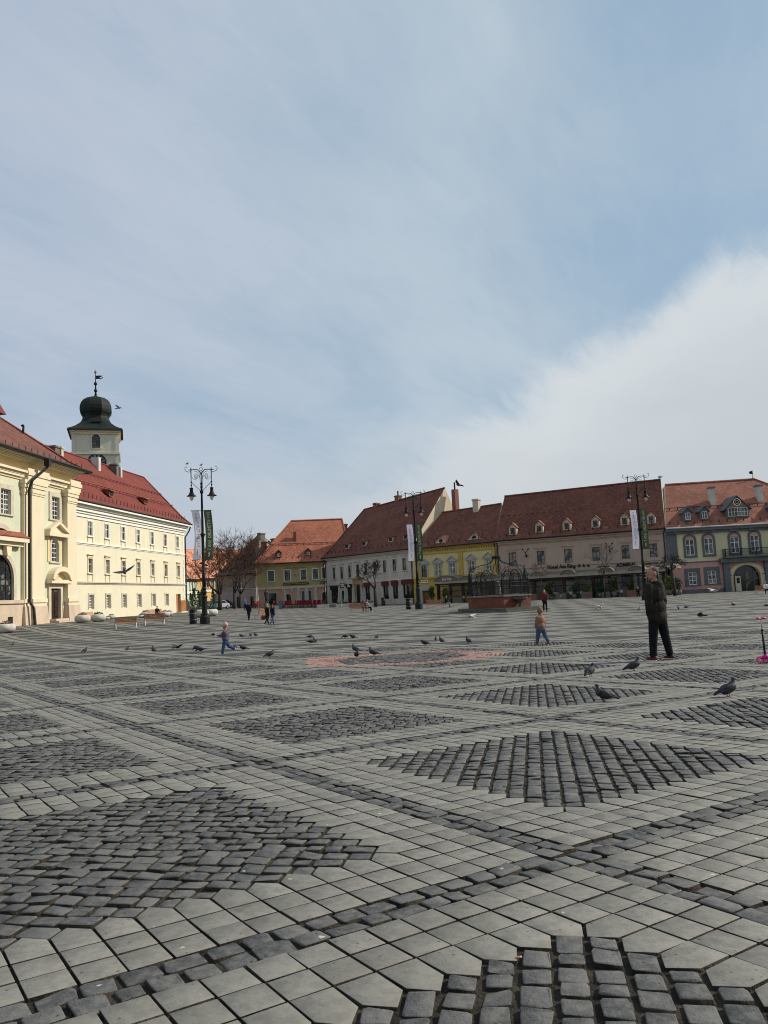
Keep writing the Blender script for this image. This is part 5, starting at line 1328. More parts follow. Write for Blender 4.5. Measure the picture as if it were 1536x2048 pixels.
    for i in range(6): t = math.pi*i/3; b.prism([(s+.22*math.cos(t)-.05, zc_+.22*math.sin(t)-.05), (s+.22*math.cos(t)+.05, zc_+.22*math.sin(t)-.05), (s+.22*math.cos(t)+.05, zc_+.22*math.sin(t)+.05), (s+.22*math.cos(t)-.05, zc_+.22*math.sin(t)+.05)], n_+.08, n_+.13, F)
    g = part('round_emblem', b, M['wframe'], r.o); b = MB(); b.prism([(s+.42*math.cos(2*math.pi*i/K), zc_+.42*math.sin(2*math.pi*i/K)) for i in range(K)], n_+.05, n_+.08, F); part('emblem_disc', b, M['black'], g)
    chimney(r.o, F, 1421.5, 1012, 974, 9.5, -3.4, 'paleren', dep=.9, capm='greybrick'); chimney(r.o, F, 1515.5, 1008, 970, 10.5, -3.6, 'paleren', dep=.9, capm='greybrick')
    c = F.at(1503, 958, -7); q = W(1504.6, 941, c.y); b = MB(); b.tube([c-Vector((0, 0, .3)), Vector((q.x, q.y, c.z+.3)), q], [.1, .05, .025], 6)
    G = lambda s, n, z: q+F.ex*s+F.n*n+Vector((0, 0, z)); b.prism([(-.55, -.35), (-.4, -.1), (-.05, -.05), (-.05, -.5), (-.3, -.55)], -.02, .02, G); part('weather_vane', b, M['iron'], r.o)
straw()

# ================================================================= organic shapes: joined blobs melted into one skin
def blob_mesh(name, balls, caps, vox, mats, smooth=True, it=2):
    """balls: (centre, (rx,ry,rz), rot_z); caps: (p, q, rp, rq) tapered limbs. Fused with a voxel remesh."""
    b = MB()
    for c, r_, *rt in balls:
        rot = Matrix.Rotation(rt[0], 3, rt[1] if len(rt) > 1 else 'Z') if rt else Matrix.Identity(3)
        K, J = 12, 8; vs = []; c = Vector(c)
        for i in range(1, J):
            for j in range(K):
                t, p = math.pi*i/J, 2*math.pi*j/K
                vs.append(c+rot @ Vector((r_[0]*math.sin(t)*math.cos(p), r_[1]*math.sin(t)*math.sin(p), r_[2]*math.cos(t))))
        vs += [c+rot @ Vector((0, 0, r_[2])), c+rot @ Vector((0, 0, -r_[2]))]; n = len(vs)
        fs = [(i*K+j, (i+1)*K+j, (i+1)*K+(j+1) % K, i*K+(j+1) % K) for i in range(J-2) for j in range(K)]
        fs += [(n-2, j, (j+1) % K) for j in range(K)] + [(n-1, (J-2)*K+(j+1) % K, (J-2)*K+j) for j in range(K)]
        b.add(vs, fs)
    for p, q, rp, rq in caps:
        p, q = Vector(p), Vector(q); d = (q-p); L = d.length; d = d/L if L else Vector((0, 0, 1))
        ts = [-1, -.7, 0, 1, 1.7, 2]
        pts = [p-d*rp*.98, p-d*rp*.7, p, q, q+d*rq*.7, q+d*rq*.98]; rs = [rp*.15, rp*.7, rp, rq, rq*.7, rq*.15]
        b.tube(pts, rs, 10)
    me = b.mesh(name, mats)
    o = bpy.data.objects.new(name, me); COL.objects.link(o)
    m = o.modifiers.new('r', 'REMESH'); m.mode = 'VOXEL'; m.voxel_size = vox
    s = o.modifiers.new('s', 'SMOOTH'); s.factor = .5; s.iterations = it
    dg = bpy.context.evaluated_depsgraph_get(); out = bpy.data.meshes.new_from_object(o.evaluated_get(dg))
    bpy.data.objects.remove(o); bpy.data.meshes.remove(me)
    out.name = name; out.materials.clear()
    for mm in (mats if isinstance(mats, (list, tuple)) else [mats]): out.materials.append(mm)
    if smooth: out.polygons.foreach_set('use_smooth', [True]*len(out.polygons))
    return out

SKIN = mat('skin', (.44, .24, .16), (.36, .18, .12), 8, .55)
HAIRD = mat('dark_hair', (.03, .022, .018), (.05, .035, .025), 30, .6)
HAIRG = mat('cropped_grey_hair', (.12, .095, .08), (.06, .048, .04), 40, .8)
HAIRB = mat('blond_hair', (.42, .27, .12), (.3, .18, .08), 30, .6)
def cloth(name, c, c2=None, sc=9): return mat(name, c, c2 or tuple(k*.6 for k in c), sc, .9, .5, 22, spec=.12)

def person(label, loc, rz, h=1.75, head=1., legs=((18, 6), (-14, 22)), arms=((12, 20), (-10, 25)), spread=.0, sit=False, lean=0., top=None, low=None, shoe=None, hair=None, hat=None, hood=None,
           vox=.03, long=0., puff=1., tk=1., face=True, group=None, headturn=0., skin=None, hips=1.):
    """facing +y. legs/arms: (forward swing, bend) in degrees for left and right"""
    o = thing('person', label, 'person', loc, rz, group); S = h/1.8; skin = skin or SKIN
    hr = head
    legk = 1. if head <= 1.2 else .86          # small children: shorter legs, larger head
    hipz = .92*legk; tor = .56*(1. if head <= 1.2 else .98)
    zp = .47 if sit else hipz
    ln = R(lean); dy = math.sin(ln)
    hip = Vector((0, 0, zp)); nk = hip+Vector((0, dy*tor, math.cos(ln)*tor)); ch = hip.lerp(nk, .66)
    hc = nk+Vector((0, dy*.12+.015, .17*hr+.02))
    J = {}
    for s, k in ((-1, 0), (1, 1)):
        a, bd = map(R, legs[k]); h0 = hip+Vector((s*.095*hips, 0, 0))
        tl = .43*legk; sl = .42*legk
        if sit: kn = h0+Vector((s*.05, tl, .02)); an = kn+Vector((0, .04+s*.03, -.42+.02))
        else:
            kn = h0+Vector((s*spread*.5, math.sin(a)*tl, -math.cos(a)*tl)); an = kn+Vector((s*spread*.5, math.sin(a-bd)*sl, -math.cos(a-bd)*sl))
        J[s] = [h0, kn, an]
    low_z = min(J[-1][2].z, J[1][2].z)-.075
    sh = Vector((0, 0, -low_z)) if not sit else Vector((0, 0, 0))
    hip += sh; nk += sh; ch += sh; hc += sh
    for s in J: J[s] = [p+sh for p in J[s]]
    A = {}
    for s, k in ((-1, 0), (1, 1)):
        a, bd = map(R, arms[k][:2]); p0 = nk+Vector((s*.175, 0, -.075)); out = arms[k][2] if len(arms[k]) > 2 else .05
        ul, fl = (.29, .25) if head <= 1.2 else (.24, .2)
        el = p0+Vector((s*out, math.sin(a)*ul, -math.cos(a)*ul)); wr = el+Vector((-s*(arms[k][3] if len(arms[k]) > 3 else 0.), math.sin(a+bd)*fl, -math.cos(a+bd)*fl)); A[s] = [p0, el, wr, (wr-el).normalized()]
    T = lambda v: Vector(v)*S
    # body: one skin from feet to crown
    B = []; Cc = []
    hs = hr
    tq = Matrix.Rotation(R(headturn), 3, 'Z')
    def hp(x, y, z): return T(hc+tq @ Vector((x, y, z))*hs)
    B.append((hp(0, 0, .015), (.077*hs*S, .098*hs*S, .112*hs*S), R(headturn))); B.append((hp(0, .035, -.065), (.055*hs*S, .058*hs*S, .058*hs*S), R(headturn)))
    if face:
        Cc += [(hp(0, .088, .01), hp(0, .118, -.025), .012*hs*S, .018*hs*S), (hp(-.03, .09, .028), hp(.03, .09, .028), .014*hs*S, .014*hs*S), (hp(-.018, .092, -.062), hp(.018, .092, -.062), .011*hs*S, .011*hs*S)]
        for s in (-1, 1): B.append((hp(s*.08, -.008, -.005), (.013*hs*S, .022*hs*S, .034*hs*S)))
    Cc.append((T(nk-Vector((0, 0, .06))), hp(0, -.01, -.06), .058*S*hs**.5, .052*S*hs**.5))
    B.append((T(ch), (.155*S, .10*S, .2*S))); B.append((T(hip+Vector((0, 0, .04))), (.14*S, .1*S, .13*S)))
    Cc.append((T(nk+Vector((-.13, 0, -.07))), T(nk+Vector((.13, 0, -.07))), .055*S, .055*S))
    for s in (-1, 1):
        h0, kn, an = J[s]; Cc += [(T(h0), T(kn), .08*S, .055*S), (T(kn), T(an), .053*S, .036*S), (T(an+Vector((0, -.03, -.03))), T(an+Vector((0, .14, -.045))), .034*S, .028*S)]
        p0, el, wr, d = A[s]; Cc += [(T(p0), T(el), .05*S, .038*S), (T(el), T(wr), .036*S, .025*S)]
        side = d.cross(Vector((1, 0, 0))).normalized() if abs(d.x) < .9 else Vector((0, 1, 0))
        Cc.append((T(wr+d*.02), T(wr+d*.075), .026*S, .03*S))
        for f in range(4):
            off = side*(f-1.5)*.018; Cc.append((T(wr+d*.085+off), T(wr+d*(.14-.008*abs(f-1.3))+off+Vector((-s*.018, 0, 0))), .0095*S, .008*S))
        Cc.append((T(wr+d*.03+side*.03), T(wr+d*.085+side*.05), .011*S, .009*S))
    link('body', blob_mesh('body', B, Cc, min(vox, .02)*S if vox < .03 else vox*S*.7, skin), o)
    # trousers
    B = [(T(hip+Vector((0, -.01, .0))), (.165*S*hips, .125*S, .15*S))]; Cc = []
    for s in (-1, 1):
        h0, kn, an = J[s]; Cc += [(T(h0+Vector((0, 0, -.02))), T(kn), .1*S*tk, .078*S*tk), (T(kn), T(an.lerp(kn, .06)), .076*S*tk, .06*S*tk)]
    link('trousers', blob_mesh('trousers', B, Cc, vox*S, low), o)
    # shoes
    for s in (-1, 1):
        an = J[s][2]; tilt = 0 if an.z < .11 else .05
        me = blob_mesh('shoe', [], [(T(an+Vector((0, -.035, -.03))), T(an+Vector((s*.01, .13, -.045-tilt))), .05*S, .038*S), (T(an+Vector((0, -.02, .02))), T(an+Vector((0, 0, -.02))), .045*S, .045*S)], .016*S if vox < .03 else vox*S*.7, shoe)
        so = link('shoe', me, o)
        if vox < .03:
            b = MB(); a = T(an+Vector((0, -.03, -.068))); c = T(an+Vector((s*.01, .14, -.072-tilt))); b.tube([a-Vector((0, .035*S, 0)), a, c, c+Vector((0, .03*S, 0))], [.02*S, .045*S, .04*S, .015*S], 10)
            for i in range(len(b.v)): b.v[i] = (b.v[i][0], b.v[i][1], a.z+(b.v[i][2]-a.z)*.38)
            lpart('sole', b, M['wframe'], so)
    # top garment
    if top:
        pf = puff
        B = [(T(ch+Vector((0, -.005, 0))), (.185*S*pf, .135*S*pf, .25*S)), (T(hip.lerp(ch, .35)+Vector((0, 0, -.02))), (.175*S*pf, .135*S*pf, .2*S)), (T(nk+Vector((0, 0, -.08))), (.17*S*pf, .1*S*pf, .09*S))]
        Cc = [(T(nk+Vector((-.13, 0, -.085))), T(nk+Vector((.13, 0, -.085))), .075*S*pf, .075*S*pf)]
        if long: B.append((T(hip+Vector((0, 0, -.05-long*.3))), (.17*S*pf, .14*S*pf, (.1+long)*S)))
        for s in (-1, 1): p0, el, wr, d = A[s]; Cc += [(T(p0), T(el), .073*S*pf, .06*S*pf), (T(el), T(wr-d*.01), .058*S*pf, .046*S*pf)]
        if vox < .03:      # folds gathered along sleeves and hem
            rr = random.Random(5)
            for i in range(26):
                x = rr.uniform(-.15, .15); zz = rr.uniform(0, .42); y = (-1 if rr.random() < .7 else 1)*math.sqrt(max(.01, 1-(x/.19)**2))*.132; Cc.append((T(hip+Vector((x*1.2, y*1.2, zz-.12))), T(hip+Vector((x*1.3, y*1.22, zz+.12))), .006*S, .004*S))
            for s in (-1, 1):
                p0, el, wr, d = A[s]
                for i in range(7): q = p0.lerp(el, .2+.11*i); Cc.append((T(q+Vector((s*.03, -.055, 0))), T(q+Vector((s*.06, .04, .02))), .009*S, .008*S))
        link('jacket', blob_mesh('jacket', B, Cc, vox*S, top), o)
    if hood == 'down':
        B = [(T(nk+Vector((0, -.1, .0))), (.115*S, .07*S, .075*S)), (T(nk+Vector((0, -.12, -.07))), (.09*S, .05*S, .09*S))]
        Cc = [(T(nk+Vector((math.sin(t)*.105, -math.cos(t)*.085, .015+.02*math.cos(t)))), T(nk+Vector((math.sin(t+.5)*.105, -math.cos(t+.5)*.085, .015+.02*math.cos(t+.5)))), .032*S, .032*S) for t in [-2.2+.45*i for i in range(10)]]
        link('hood', blob_mesh('hood', B, Cc, vox*S, top), o)
    if hood == 'up':
        B = [(hp(0, -.02, .02), (.105*hs*S, .115*hs*S, .135*hs*S)), (T(nk+Vector((0, -.03, .0))), (.1*S, .09*S, .08*S))]
        link('hood', blob_mesh('hood', B, [], vox*S*.8, top), o)
    if hair:
        B = [(hp(0, -.022, .036), (.082*hs*S, .096*hs*S, .1*hs*S), R(headturn))]
        if hair[1]: B.append((hp(0, -.06, -.06), (.07*hs*S, .045*hs*S, .12*hs*S)))
        link('hair', blob_mesh('hair', B, [], vox*S*.7 if vox >= .03 else .012, hair[0]), o)
    if hat:
        B = [(hp(0, -.02, .05), (.096*hs*S, .108*hs*S, .095*hs*S)), (hp(0, -.03, .15), (.03*hs*S, .03*hs*S, .03*hs*S))]
        link('hat', blob_mesh('hat', B, [], vox*S*.7, hat), o)
    return o, {k: T(v) for k, v in dict(hip=hip, nk=nk, lw=A[-1][2], rw=A[1][2], hc=hc).items()}
def toward(dx, dy): return math.atan2(-dx, dy)      # rz that turns +y to (dx,dy)
def hpx(p, px): return px/PXM(p)

def people():
    blk = cloth('black_cloth', (.02, .02, .022)); navy = cloth('navy_cloth', (.014, .017, .032)); jean = cloth('blue_jeans', (.055, .1, .19), (.035, .06, .12))
    dkshoe = mat('dark_shoe', (.03, .025, .025), (.02, .02, .02), 5, .6)
    # the man in the foreground, seen from behind his left shoulder
    p = GP(1322, 1320)
    o, j = person('man with cropped hair in a dark olive hooded jacket and black trousers, standing near pigeons', p, toward(-.62, .78), hpx(p, 184.5)*1.0, 1.1, legs=((5, 3), (-6, 2)), arms=((-2, 24, .09, .12), (2, 30, .09, .12)), spread=.075,
           top=cloth('olive_jacket', (.04, .034, .026), (.016, .014, .012), 5), low=cloth('black_trousers', (.011, .012, .014), (.007, .008, .009), 4), shoe=mat('maroon_shoe', (.16, .02, .025), (.08, .015, .02), 8, .6), hair=None, hood='down', vox=.013, long=.08, puff=1.3, headturn=50, skin=SKIN, tk=1.15)
    S = (hpx(p, 184.5))/1.8
    me = blob_mesh('hair', [(j['hc']+Vector((.008, -.007, .037))*S, (.0845*S, .102*S, .1*S), R(50)), (j['hc']+Vector((.05, -.042, -.035))*S, (.066*S, .052*S, .08*S), R(50))], [], .01, HAIRG); link('hair', me, o)
    # toddler with pink hat
    p = GP(452, 1310)
    o, j = person('toddler in a pink bobble hat, patterned purple jacket and blue jeans, running left', p, toward(-.97, .2), hpx(p, 65), 1.42, legs=((16, 4), (-26, 42)), arms=((38, 60, .02), (30, 66, .02)),
           top=mat('purple_jacket', (.045, .028, .06), (.15, .1, .15), 30, .8, .3), low=jean, shoe=mat('pale_shoe', (.62, .5, .45), None, 5, .7), hat=cloth('pink_knit', (.62, .38, .34), (.5, .3, .27), 40), vox=.03, puff=1.4, tk=1.25)
    b = MB(); b.box(-.05, .05, -.03, .03, -.01, .09); h = link('paper_cup', b.mesh('paper_cup', M['wframe']), None); S = hpx(p, 65)/1.8
    h.location = Vector(p)+Matrix.Rotation(toward(-.97, .2), 3, 'Z') @ (j['lw']+Vector((.03, .07, .0))); tag(h, 'small white cup held up by the toddler in the pink hat', 'cup')
    # child with hood
    p = GP(1084, 1289.5)
    person('child in a peach hooded jacket, baggy jeans and pink shoes, walking away near the fountain', p, toward(-.55, .83), hpx(p, 77), 1.3, legs=((14, 4), (-16, 14)), arms=((10, 12), (-12, 18)), spread=.05,
           top=cloth('peach_cloth', (.27, .15, .105), (.21, .12, .085), 12), low=cloth('pale_jeans', (.085, .12, .17), (.05, .075, .11)), shoe=mat('pink_shoe', (.55, .1, .16), None, 5, .7), hood='up', vox=.03, puff=1.28, hips=1.2, tk=1.35)
    # walkers
    p = GP(498, 1241); person('man in a navy coat and black trousers walking away, left of the pale bench', p, toward(.15, 1), hpx(p, 38.5), legs=((14, 4), (-12, 14)), top=navy, low=blk, shoe=dkshoe, hair=(HAIRD, 0), long=.1, puff=1.25, vox=.035)
    p = GD(490.5, 118); person('man in a bright blue top standing beyond the navy-coated walker', p, toward(.3, -1), 1.75, legs=((5, 2), (-4, 3)), top=cloth('bright_blue', (.08, .2, .5)), low=blk, shoe=dkshoe, hair=(HAIRD, 0), vox=.045)
    p = GP(535, 1250); o, j = person('blond woman in a long black coat carrying a brown bag, left of the walking couple', p, toward(.5, .8), hpx(p, 43), legs=((18, 4), (-20, 20)), top=blk, low=blk, shoe=dkshoe, hair=(HAIRB, 1), long=.26, puff=1.1, vox=.035)
    bg = blob_mesh('handbag', [((0, 0, 0), (.2, .1, .16))], [((-.12, 0, .1), (0, 0, .3), .02, .02), ((0, 0, .3), (.12, 0, .1), .02, .02)], .03, mat('brown_leather', (.16, .05, .03), None, 5, .5)); h = link('handbag', bg); h.location = Vector(p)+Vector((-.28, -.05, .55)); tag(h, 'brown handbag carried by the blond woman in the long black coat', 'handbag')
    p = GP(545.5, 1250); person('woman with dark hair in a dark jacket and blue jeans, right of the walking couple', p, toward(.5, .8), hpx(p, 42), legs=((20, 4), (-18, 20)), top=navy, low=jean, shoe=dkshoe, hair=(HAIRD, 1), puff=1.08, vox=.035)
    p = GP(1091, 1224); person('bald man in a dark coat and red pullover walking beside the fountain', p, toward(-.1, -1), hpx(p, 45), legs=((12, 4), (-12, 10)), arms=((8, 55), (5, 30)), top=mat('red_and_dark_top', (.16, .02, .025), (.03, .02, .02), 4, .9), low=blk, shoe=dkshoe, puff=1.12, vox=.035)
    # seated people
    return blk, navy, jean, dkshoe
CL = people()

# ================================================================= benches, bins, planters, lamps
WOODB = mat('bench_wood', (.5, .25, .13), (.38, .18, .09), 5, .6, .2, 20); STEEL = mat('galvanised_steel', (.42, .42, .4), (.3, .3, .3), 6, .45, metal=.6)
def make_bench():
    o = thing('bench', 'x', 'bench', (0, 0, 0))
    # seat along x, facing +y (back rest at -y)
    for i in range(5):
        b = MB(); y = -.2+i*.115; b.box(-.95, 1.0 if i > 0 else .9, y-.05, y+.05, .43-.012*(4-i)+0*i, .465-.012*(4-i)); lpart('seat_slat', b, WOODB, o)
    for i in range(4):
        b = MB(); z = .5+i*.105; y = -.27-i*.035; b.hexa([(-.95, y, z), (.72, y, z), (.72, y+.03, z), (-.95, y+.03, z), (-.95, y-.03, z+.09), (.72, y-.03, z+.09), (.72, y, z+.09), (-.95, y, z+.09)]); lpart('back_slat', b, WOODB, o)
    for x in (-.86, .66):
        b = MB(); b.tube([(x, -.42, .93), (x, -.24, .42), (x, -.36, .0)], .028, 6); b.tube([(x, -.24, .40), (x, .3, .43)], .025, 6); b.tube([(x, .3, .43), (x, .3, .0)], .03, 6); lpart('leg_frame', b, STEEL, o)
    b = MB(); b.tube([(.96, .3, .43), (.96, .3, 0)], .028, 6); b.tube([(.96, -.1, .42), (.96, .3, .43)], .022, 6); lpart('leg_frame', b, STEEL, o)
    return o
def make_bin():
    o = thing('litter_bin', 'x', 'litter bin'); b = MB()
    b.lathe([(.22, 0), (.26, .03), (.27, .12), (.27, .98), (.25, 1.0)], 18); lpart('body', b, M['iron'], o, True)
    b = MB(); b.lathe([(.27, 1.0), (.3, 1.03), (.29, 1.1), (.22, 1.16), (.1, 1.19), (.02, 1.2)], 18); lpart('lid', b, M['iron'], o, True)
    for z in (.28, .78): b = MB(); b.lathe([(.272, z), (.29, z+.01), (.29, z+.045), (.272, z+.055)], 18); lpart('band', b, mat('worn_band', (.16, .16, .15), None, 5, .4, metal=.5), o, True)
    return o
def leafcloud(b, c, r, n, size, seed, flat=1.):
    rr = random.Random(seed)
    for i in range(n):
        while True:
            p = Vector((rr.uniform(-1, 1), rr.uniform(-1, 1), rr.uniform(-1, 1)))
            if p.length < 1: break
        if rr.random() < .6: p = p.normalized()*rr.uniform(.7, 1.08)
        p = Vector((c[0]+p.x*r[0], c[1]+p.y*r[1], c[2]+p.z*r[2]))
        a = Vector((rr.gauss(0, 1), rr.gauss(0, 1), rr.gauss(0, .7))).normalized(); e = a.cross(Vector((rr.gauss(0, 1), rr.gauss(0, 1), rr.gauss(0, 1)))).normalized(); s = size*rr.uniform(.6, 1.3)
        b.poly([p-a*s, p-e*s*.45, p+a*s, p+e*s*.45], 0)
LEAF = mat('dark_leaves', (.045, .085, .03), (.02, .045, .018), 6, .6); LEAFY = mat('yellow_green_leaves', (.13, .15, .04), (.06, .09, .03), 6, .6); DRYL = mat('dry_winter_plants', (.16, .1, .06), (.09, .07, .04), 8, .8)
CONC = mat('pale_concrete', (.56, .53, .47), (.45, .42, .37), 3, .85, .2, stain=.3)
def make_bowl(seed=1):
    o = thing('planter', 'x', 'planter'); b = MB(); b.lathe([(.3, 0), (.52, .06), (.68, .24), (.7, .42), (.62, .6), (.5, .68), (.44, .66), (.42, .58)], 22); lpart('bowl', b, CONC, o, True)
    b = MB(); leafcloud(b, (0, 0, .72), (.42, .42, .2), 120, .09, seed); lpart('plants', b, DRYL if seed % 2 else LEAF, o); return o
def make_conifer():
    o = thing('potted_conifer', 'x', 'conifer'); b = MB(); rr = random.Random(3)
    for i in range(900):
        t = rr.random()**.7; z = .55+1.9*(1-t) if False else .5+2.0*t; r_ = .42*(1-t)**.8*(.6+.4*rr.random())+.03; a = rr.uniform(0, 6.28); p = Vector((r_*math.cos(a), r_*math.sin(a), z)); d = Vector((math.cos(a)*.4, math.sin(a)*.4, 1)).normalized(); e = d.cross(Vector((-math.sin(a), math.cos(a), 0))); s = rr.uniform(.06, .12)
        e = Vector((-math.sin(a), math.cos(a), 0)); b.poly([p-e*s*.3, p+e*s*.3, p+d*s])
    lpart('foliage', b, LEAF, o); b = MB(); b.tube([(0, 0, .3), (0, 0, 2.3)], [.05, .01], 5); lpart('trunk', b, M['bframe'], o)
    b = MB(); b.lathe([(.24, 0), (.3, .3), (.34, .55), (.28, .55), (.26, .5)], 12); lpart('pot', b, CONC, o, True); return o
def make_shrub(seed, pale=False, h=1.7):
    o = thing('potted_shrub', 'x', 'shrub'); b = MB(); rr = random.Random(seed)
    for i in range(5): leafcloud(b, (rr.uniform(-.22, .22), rr.uniform(-.2, .2), .6+(h-.8)*(i+.5)/5), (.3+.1*rr.random(), .3, .26), 110, .085, seed+i)
    lpart('foliage', b, LEAFY if pale else LEAF, o); b = MB(); b.tube([(0, 0, .3), (.03, 0, h*.7)], [.03, .015], 5); lpart('trunk', b, M['bframe'], o)
    b = MB(); b.lathe([(.2, 0), (.25, .2), (.29, .45), (.24, .45), (.22, .4)], 12); lpart('pot', b, M['greybrick'], o, True); return o

def spiral(c, r0, turns, sx, sz, n=16, rev=False):
    return [Vector((c[0]+sx*r0*(1-.8*i/n)*math.cos(turns*2*math.pi*i/n), 0, c[1]+sz*r0*(1-.8*i/n)*math.sin(turns*2*math.pi*i/n))) for i in range(n+1)]
def make_lamp(H):
    o = thing('street_lamp', 'x', 'street lamp'); k = H/13.
    b = MB(); b.lathe([(.42*k, 0), (.43*k, .38*k)], 8, ph=math.pi/8); b.lathe([(.4*k, .381*k), (.4*k, .55*k), (.33*k, .62*k), (.3*k, .75*k), (.33*k, .8*k), (.23*k, .85*k), (.22*k, 2.1*k), (.27*k, 2.15*k), (.27*k, 2.22*k), (.16*k, 2.35*k), (.2*k, 2.5*k), (.22*k, 2.62*k), (.14*k, 2.7*k), (.2*k, 2.86*k), (.2*k, 2.92*k), (.15*k, 3.0*k)], 14)
    lpart('base', b, M['iron'], o, False)
    b = MB(); b.lathe([(.15*k, 3.0*k), (.145*k, 4.2*k), (.12*k, 4.25*k), (.115*k, 7.1*k), (.14*k, 7.15*k), (.17*k, 7.28*k), (.24*k, 7.33*k), (.13*k, 7.45*k), (.105*k, 7.6*k), (.08*k, 10.75*k), (.14*k, 10.8*k), (.14*k, 10.98*k), (.09*k, 11.02*k), (.08*k, 11.2*k), (.11*k, 11.25*k), (.06*k, 11.35*k), (.05*k, 11.5*k), (.09*k, 11.6*k), (.04*k, 11.7*k), (.035*k, 12.4*k)], 12); lpart('shaft', b, M['iron'], o, True)
    for s in (-1, 1):
        b = MB(); V = lambda x, z: Vector((s*x*k*.69, 0, z*k))
        b.tube([V(0, 12.2), V(.06, 12.45), V(.2, 12.65), V(.42, 12.78), V(.7, 12.8), V(1.15, 12.78), V(1.35, 12.78)], .036*k, 6); b.tube([V(.13, 11.3), V(.14, 12.2), V(.24, 12.45), V(.5, 12.62), V(.8, 12.66)], .018*k, 5)
        b.tube([V(1.2, 12.62), V(1.55, 12.6), V(1.8, 12.68), V(1.92, 12.85), V(1.88, 13.02), V(1.74, 13.06), V(1.66, 12.96)], .022*k, 5); b.tube([V(1.25, 12.78), V(1.5, 12.76)], .03*k, 5)
        b.tube([V(.13, 11.9), V(.2, 12.2), V(.32, 12.32), V(.42, 12.25)], .02*k, 5)
        b.tube([V(.6+.26*(1-.8*i/20)*math.cos(-2.2*6.28*i/20+2.4), 12.2+.26*(1-.8*i/20)*math.sin(-2.2*6.28*i/20+2.4)) for i in range(21)], .015*k, 4)
        b.tube([V(1.2, 12.5), V(1.18, 12.25), V(.95, 12.0), V(.7, 11.95), V(.45, 12.1)], .014*k, 4)
        b.tube([V(0, 10.9), V(1.18, 11.75)], .022*k, 5)
        b.tube([V(1.2, 13.0), V(1.2, 12.85), V(1.2, 11.75), V(1.2, 11.6), V(1.2, 11.45), V(1.2, 11.25)], [.01*k, .05*k, .03*k, .03*k, .045*k, .022*k], 6)
        for z in (11.75, 11.5, 12.78): b.lathe([(.01, -.08*k), (.09*k, 0), (.01, .08*k)], 7, V(1.2, z))
        lpart('arm', b, M['iron'], o)
        b = MB(); c = V(1.2, 0); b.lathe([(.03*k, 11.28*k), (.15*k, 11.26*k), (.16*k, 11.2*k), (.13*k, 11.16*k), (.14*k, 10.92*k), (.22*k, 10.74*k), (.24*k, 10.68*k), (.4*k, 10.58*k), (.4*k, 10.55*k), (.18*k, 10.56*k)], 16, (c.x, 0, 0)); lh = lpart('lamp_shade', b, M['iron'], o, True)
        b = MB(); b.lathe([(.18*k, 10.57*k), (.18*k, 10.48*k), (.15*k, 10.34*k), (.09*k, 10.22*k), (.02*k, 10.18*k)], 14, (c.x, 0, 0)); lpart('globe', b, mat('milky_glass', (.62, .58, .5), (.55, .52, .46), 3, .3), lh, True)
    b = MB(); b.tube([Vector((.13*k*math.cos(t), 0, (12.85+.14*math.sin(t))*k)) for t in [2*math.pi*i/16 for i in range(17)]], .018*k, 5); b.tube([(-.22*k, 0, 12.62*k), (0, 0, 12.5*k), (.22*k, 0, 12.62*k)], .02*k, 5); b.tube([(0, 0, 12.35*k), (0, 0, 12.72*k)], .025*k, 5); lpart('ring_finial', b, M['iron'], o)
    for z in (9.35, 5.25):
        b = MB(); b.tube([(-.98*k, 0, z*k), (.84*k, 0, z*k)] if z > 9 else [(-.93*k, 0, z*k), (.75*k, 0, z*k)], .02*k, 5); lpart('banner_rod', b, M['iron'], o)
    return o
def banner(lamp, side, H, rz, words, label, cm, tm, curl):
    """cloth hanging between the two rods of a lamp, gently curved"""
    k = H/13.; w = .62*k; x0 = .12*k if side > 0 else -.88*k; z1, z0 = 9.33*k, 5.27*k; b = MB(); n = 14
    rot = Matrix.Rotation(rz, 3, 'Z'); base = lamp.location
    def P(x, z, off=0.):
        t = (z1-z)/(z1-z0); bow = math.sin(math.pi*t)*curl; tw = math.sin(t*2.2)*.05*curl
        return (x+bow*.25*k*(1 if side > 0 else 1), -.02+off+bow*.35*k*(x-x0)/w+tw, z)
    g0 = []
    for q, off in ((0, .004), (1, -.004)):
        for i in range(n+1):
            for j in range(5): g0.append(P(x0+w*j/4, z1+(z0-z1)*i/n, off))
    N5 = (n+1)*5; fs = []
    for q in (0, 1):
        for i in range(n):
            for j in range(4):
                a = q*N5+i*5+j; f = [a, a+1, a+6, a+5]; fs.append(f if q else f[::-1])
    b.add(g0, fs); o = thing('banner', label, 'banner', base, rz, 'banners hanging on the street lamps'); lpart('cloth', b, cm, o, True)
    for t, zc_, hh, ww, mm in words:
        me = textmesh(t, 1., .5, mm); co = np.zeros(len(me.vertices)*3); me.vertices.foreach_get('co', co); co = co.reshape(-1, 3)
        co[:, 0] -= (co[:, 0].max()+co[:, 0].min())/2; co[:, 1] -= (co[:, 1].max()+co[:, 1].min())/2
        co[:, 0] *= hh*k/(co[:, 0].max()-co[:, 0].min()); co[:, 1] *= ww*k/(co[:, 1].max()-co[:, 1].min())
        mir = -1 if side < 0 else 1
        out = [P(x0+w/2-c[1]*mir, z0+(z1-z0)*zc_+c[0], -.012-.004*(c[2])) for c in co]
        me.vertices.foreach_set('co', np.array(out).ravel()); me.update(); link('lettering', me, o)
    return o

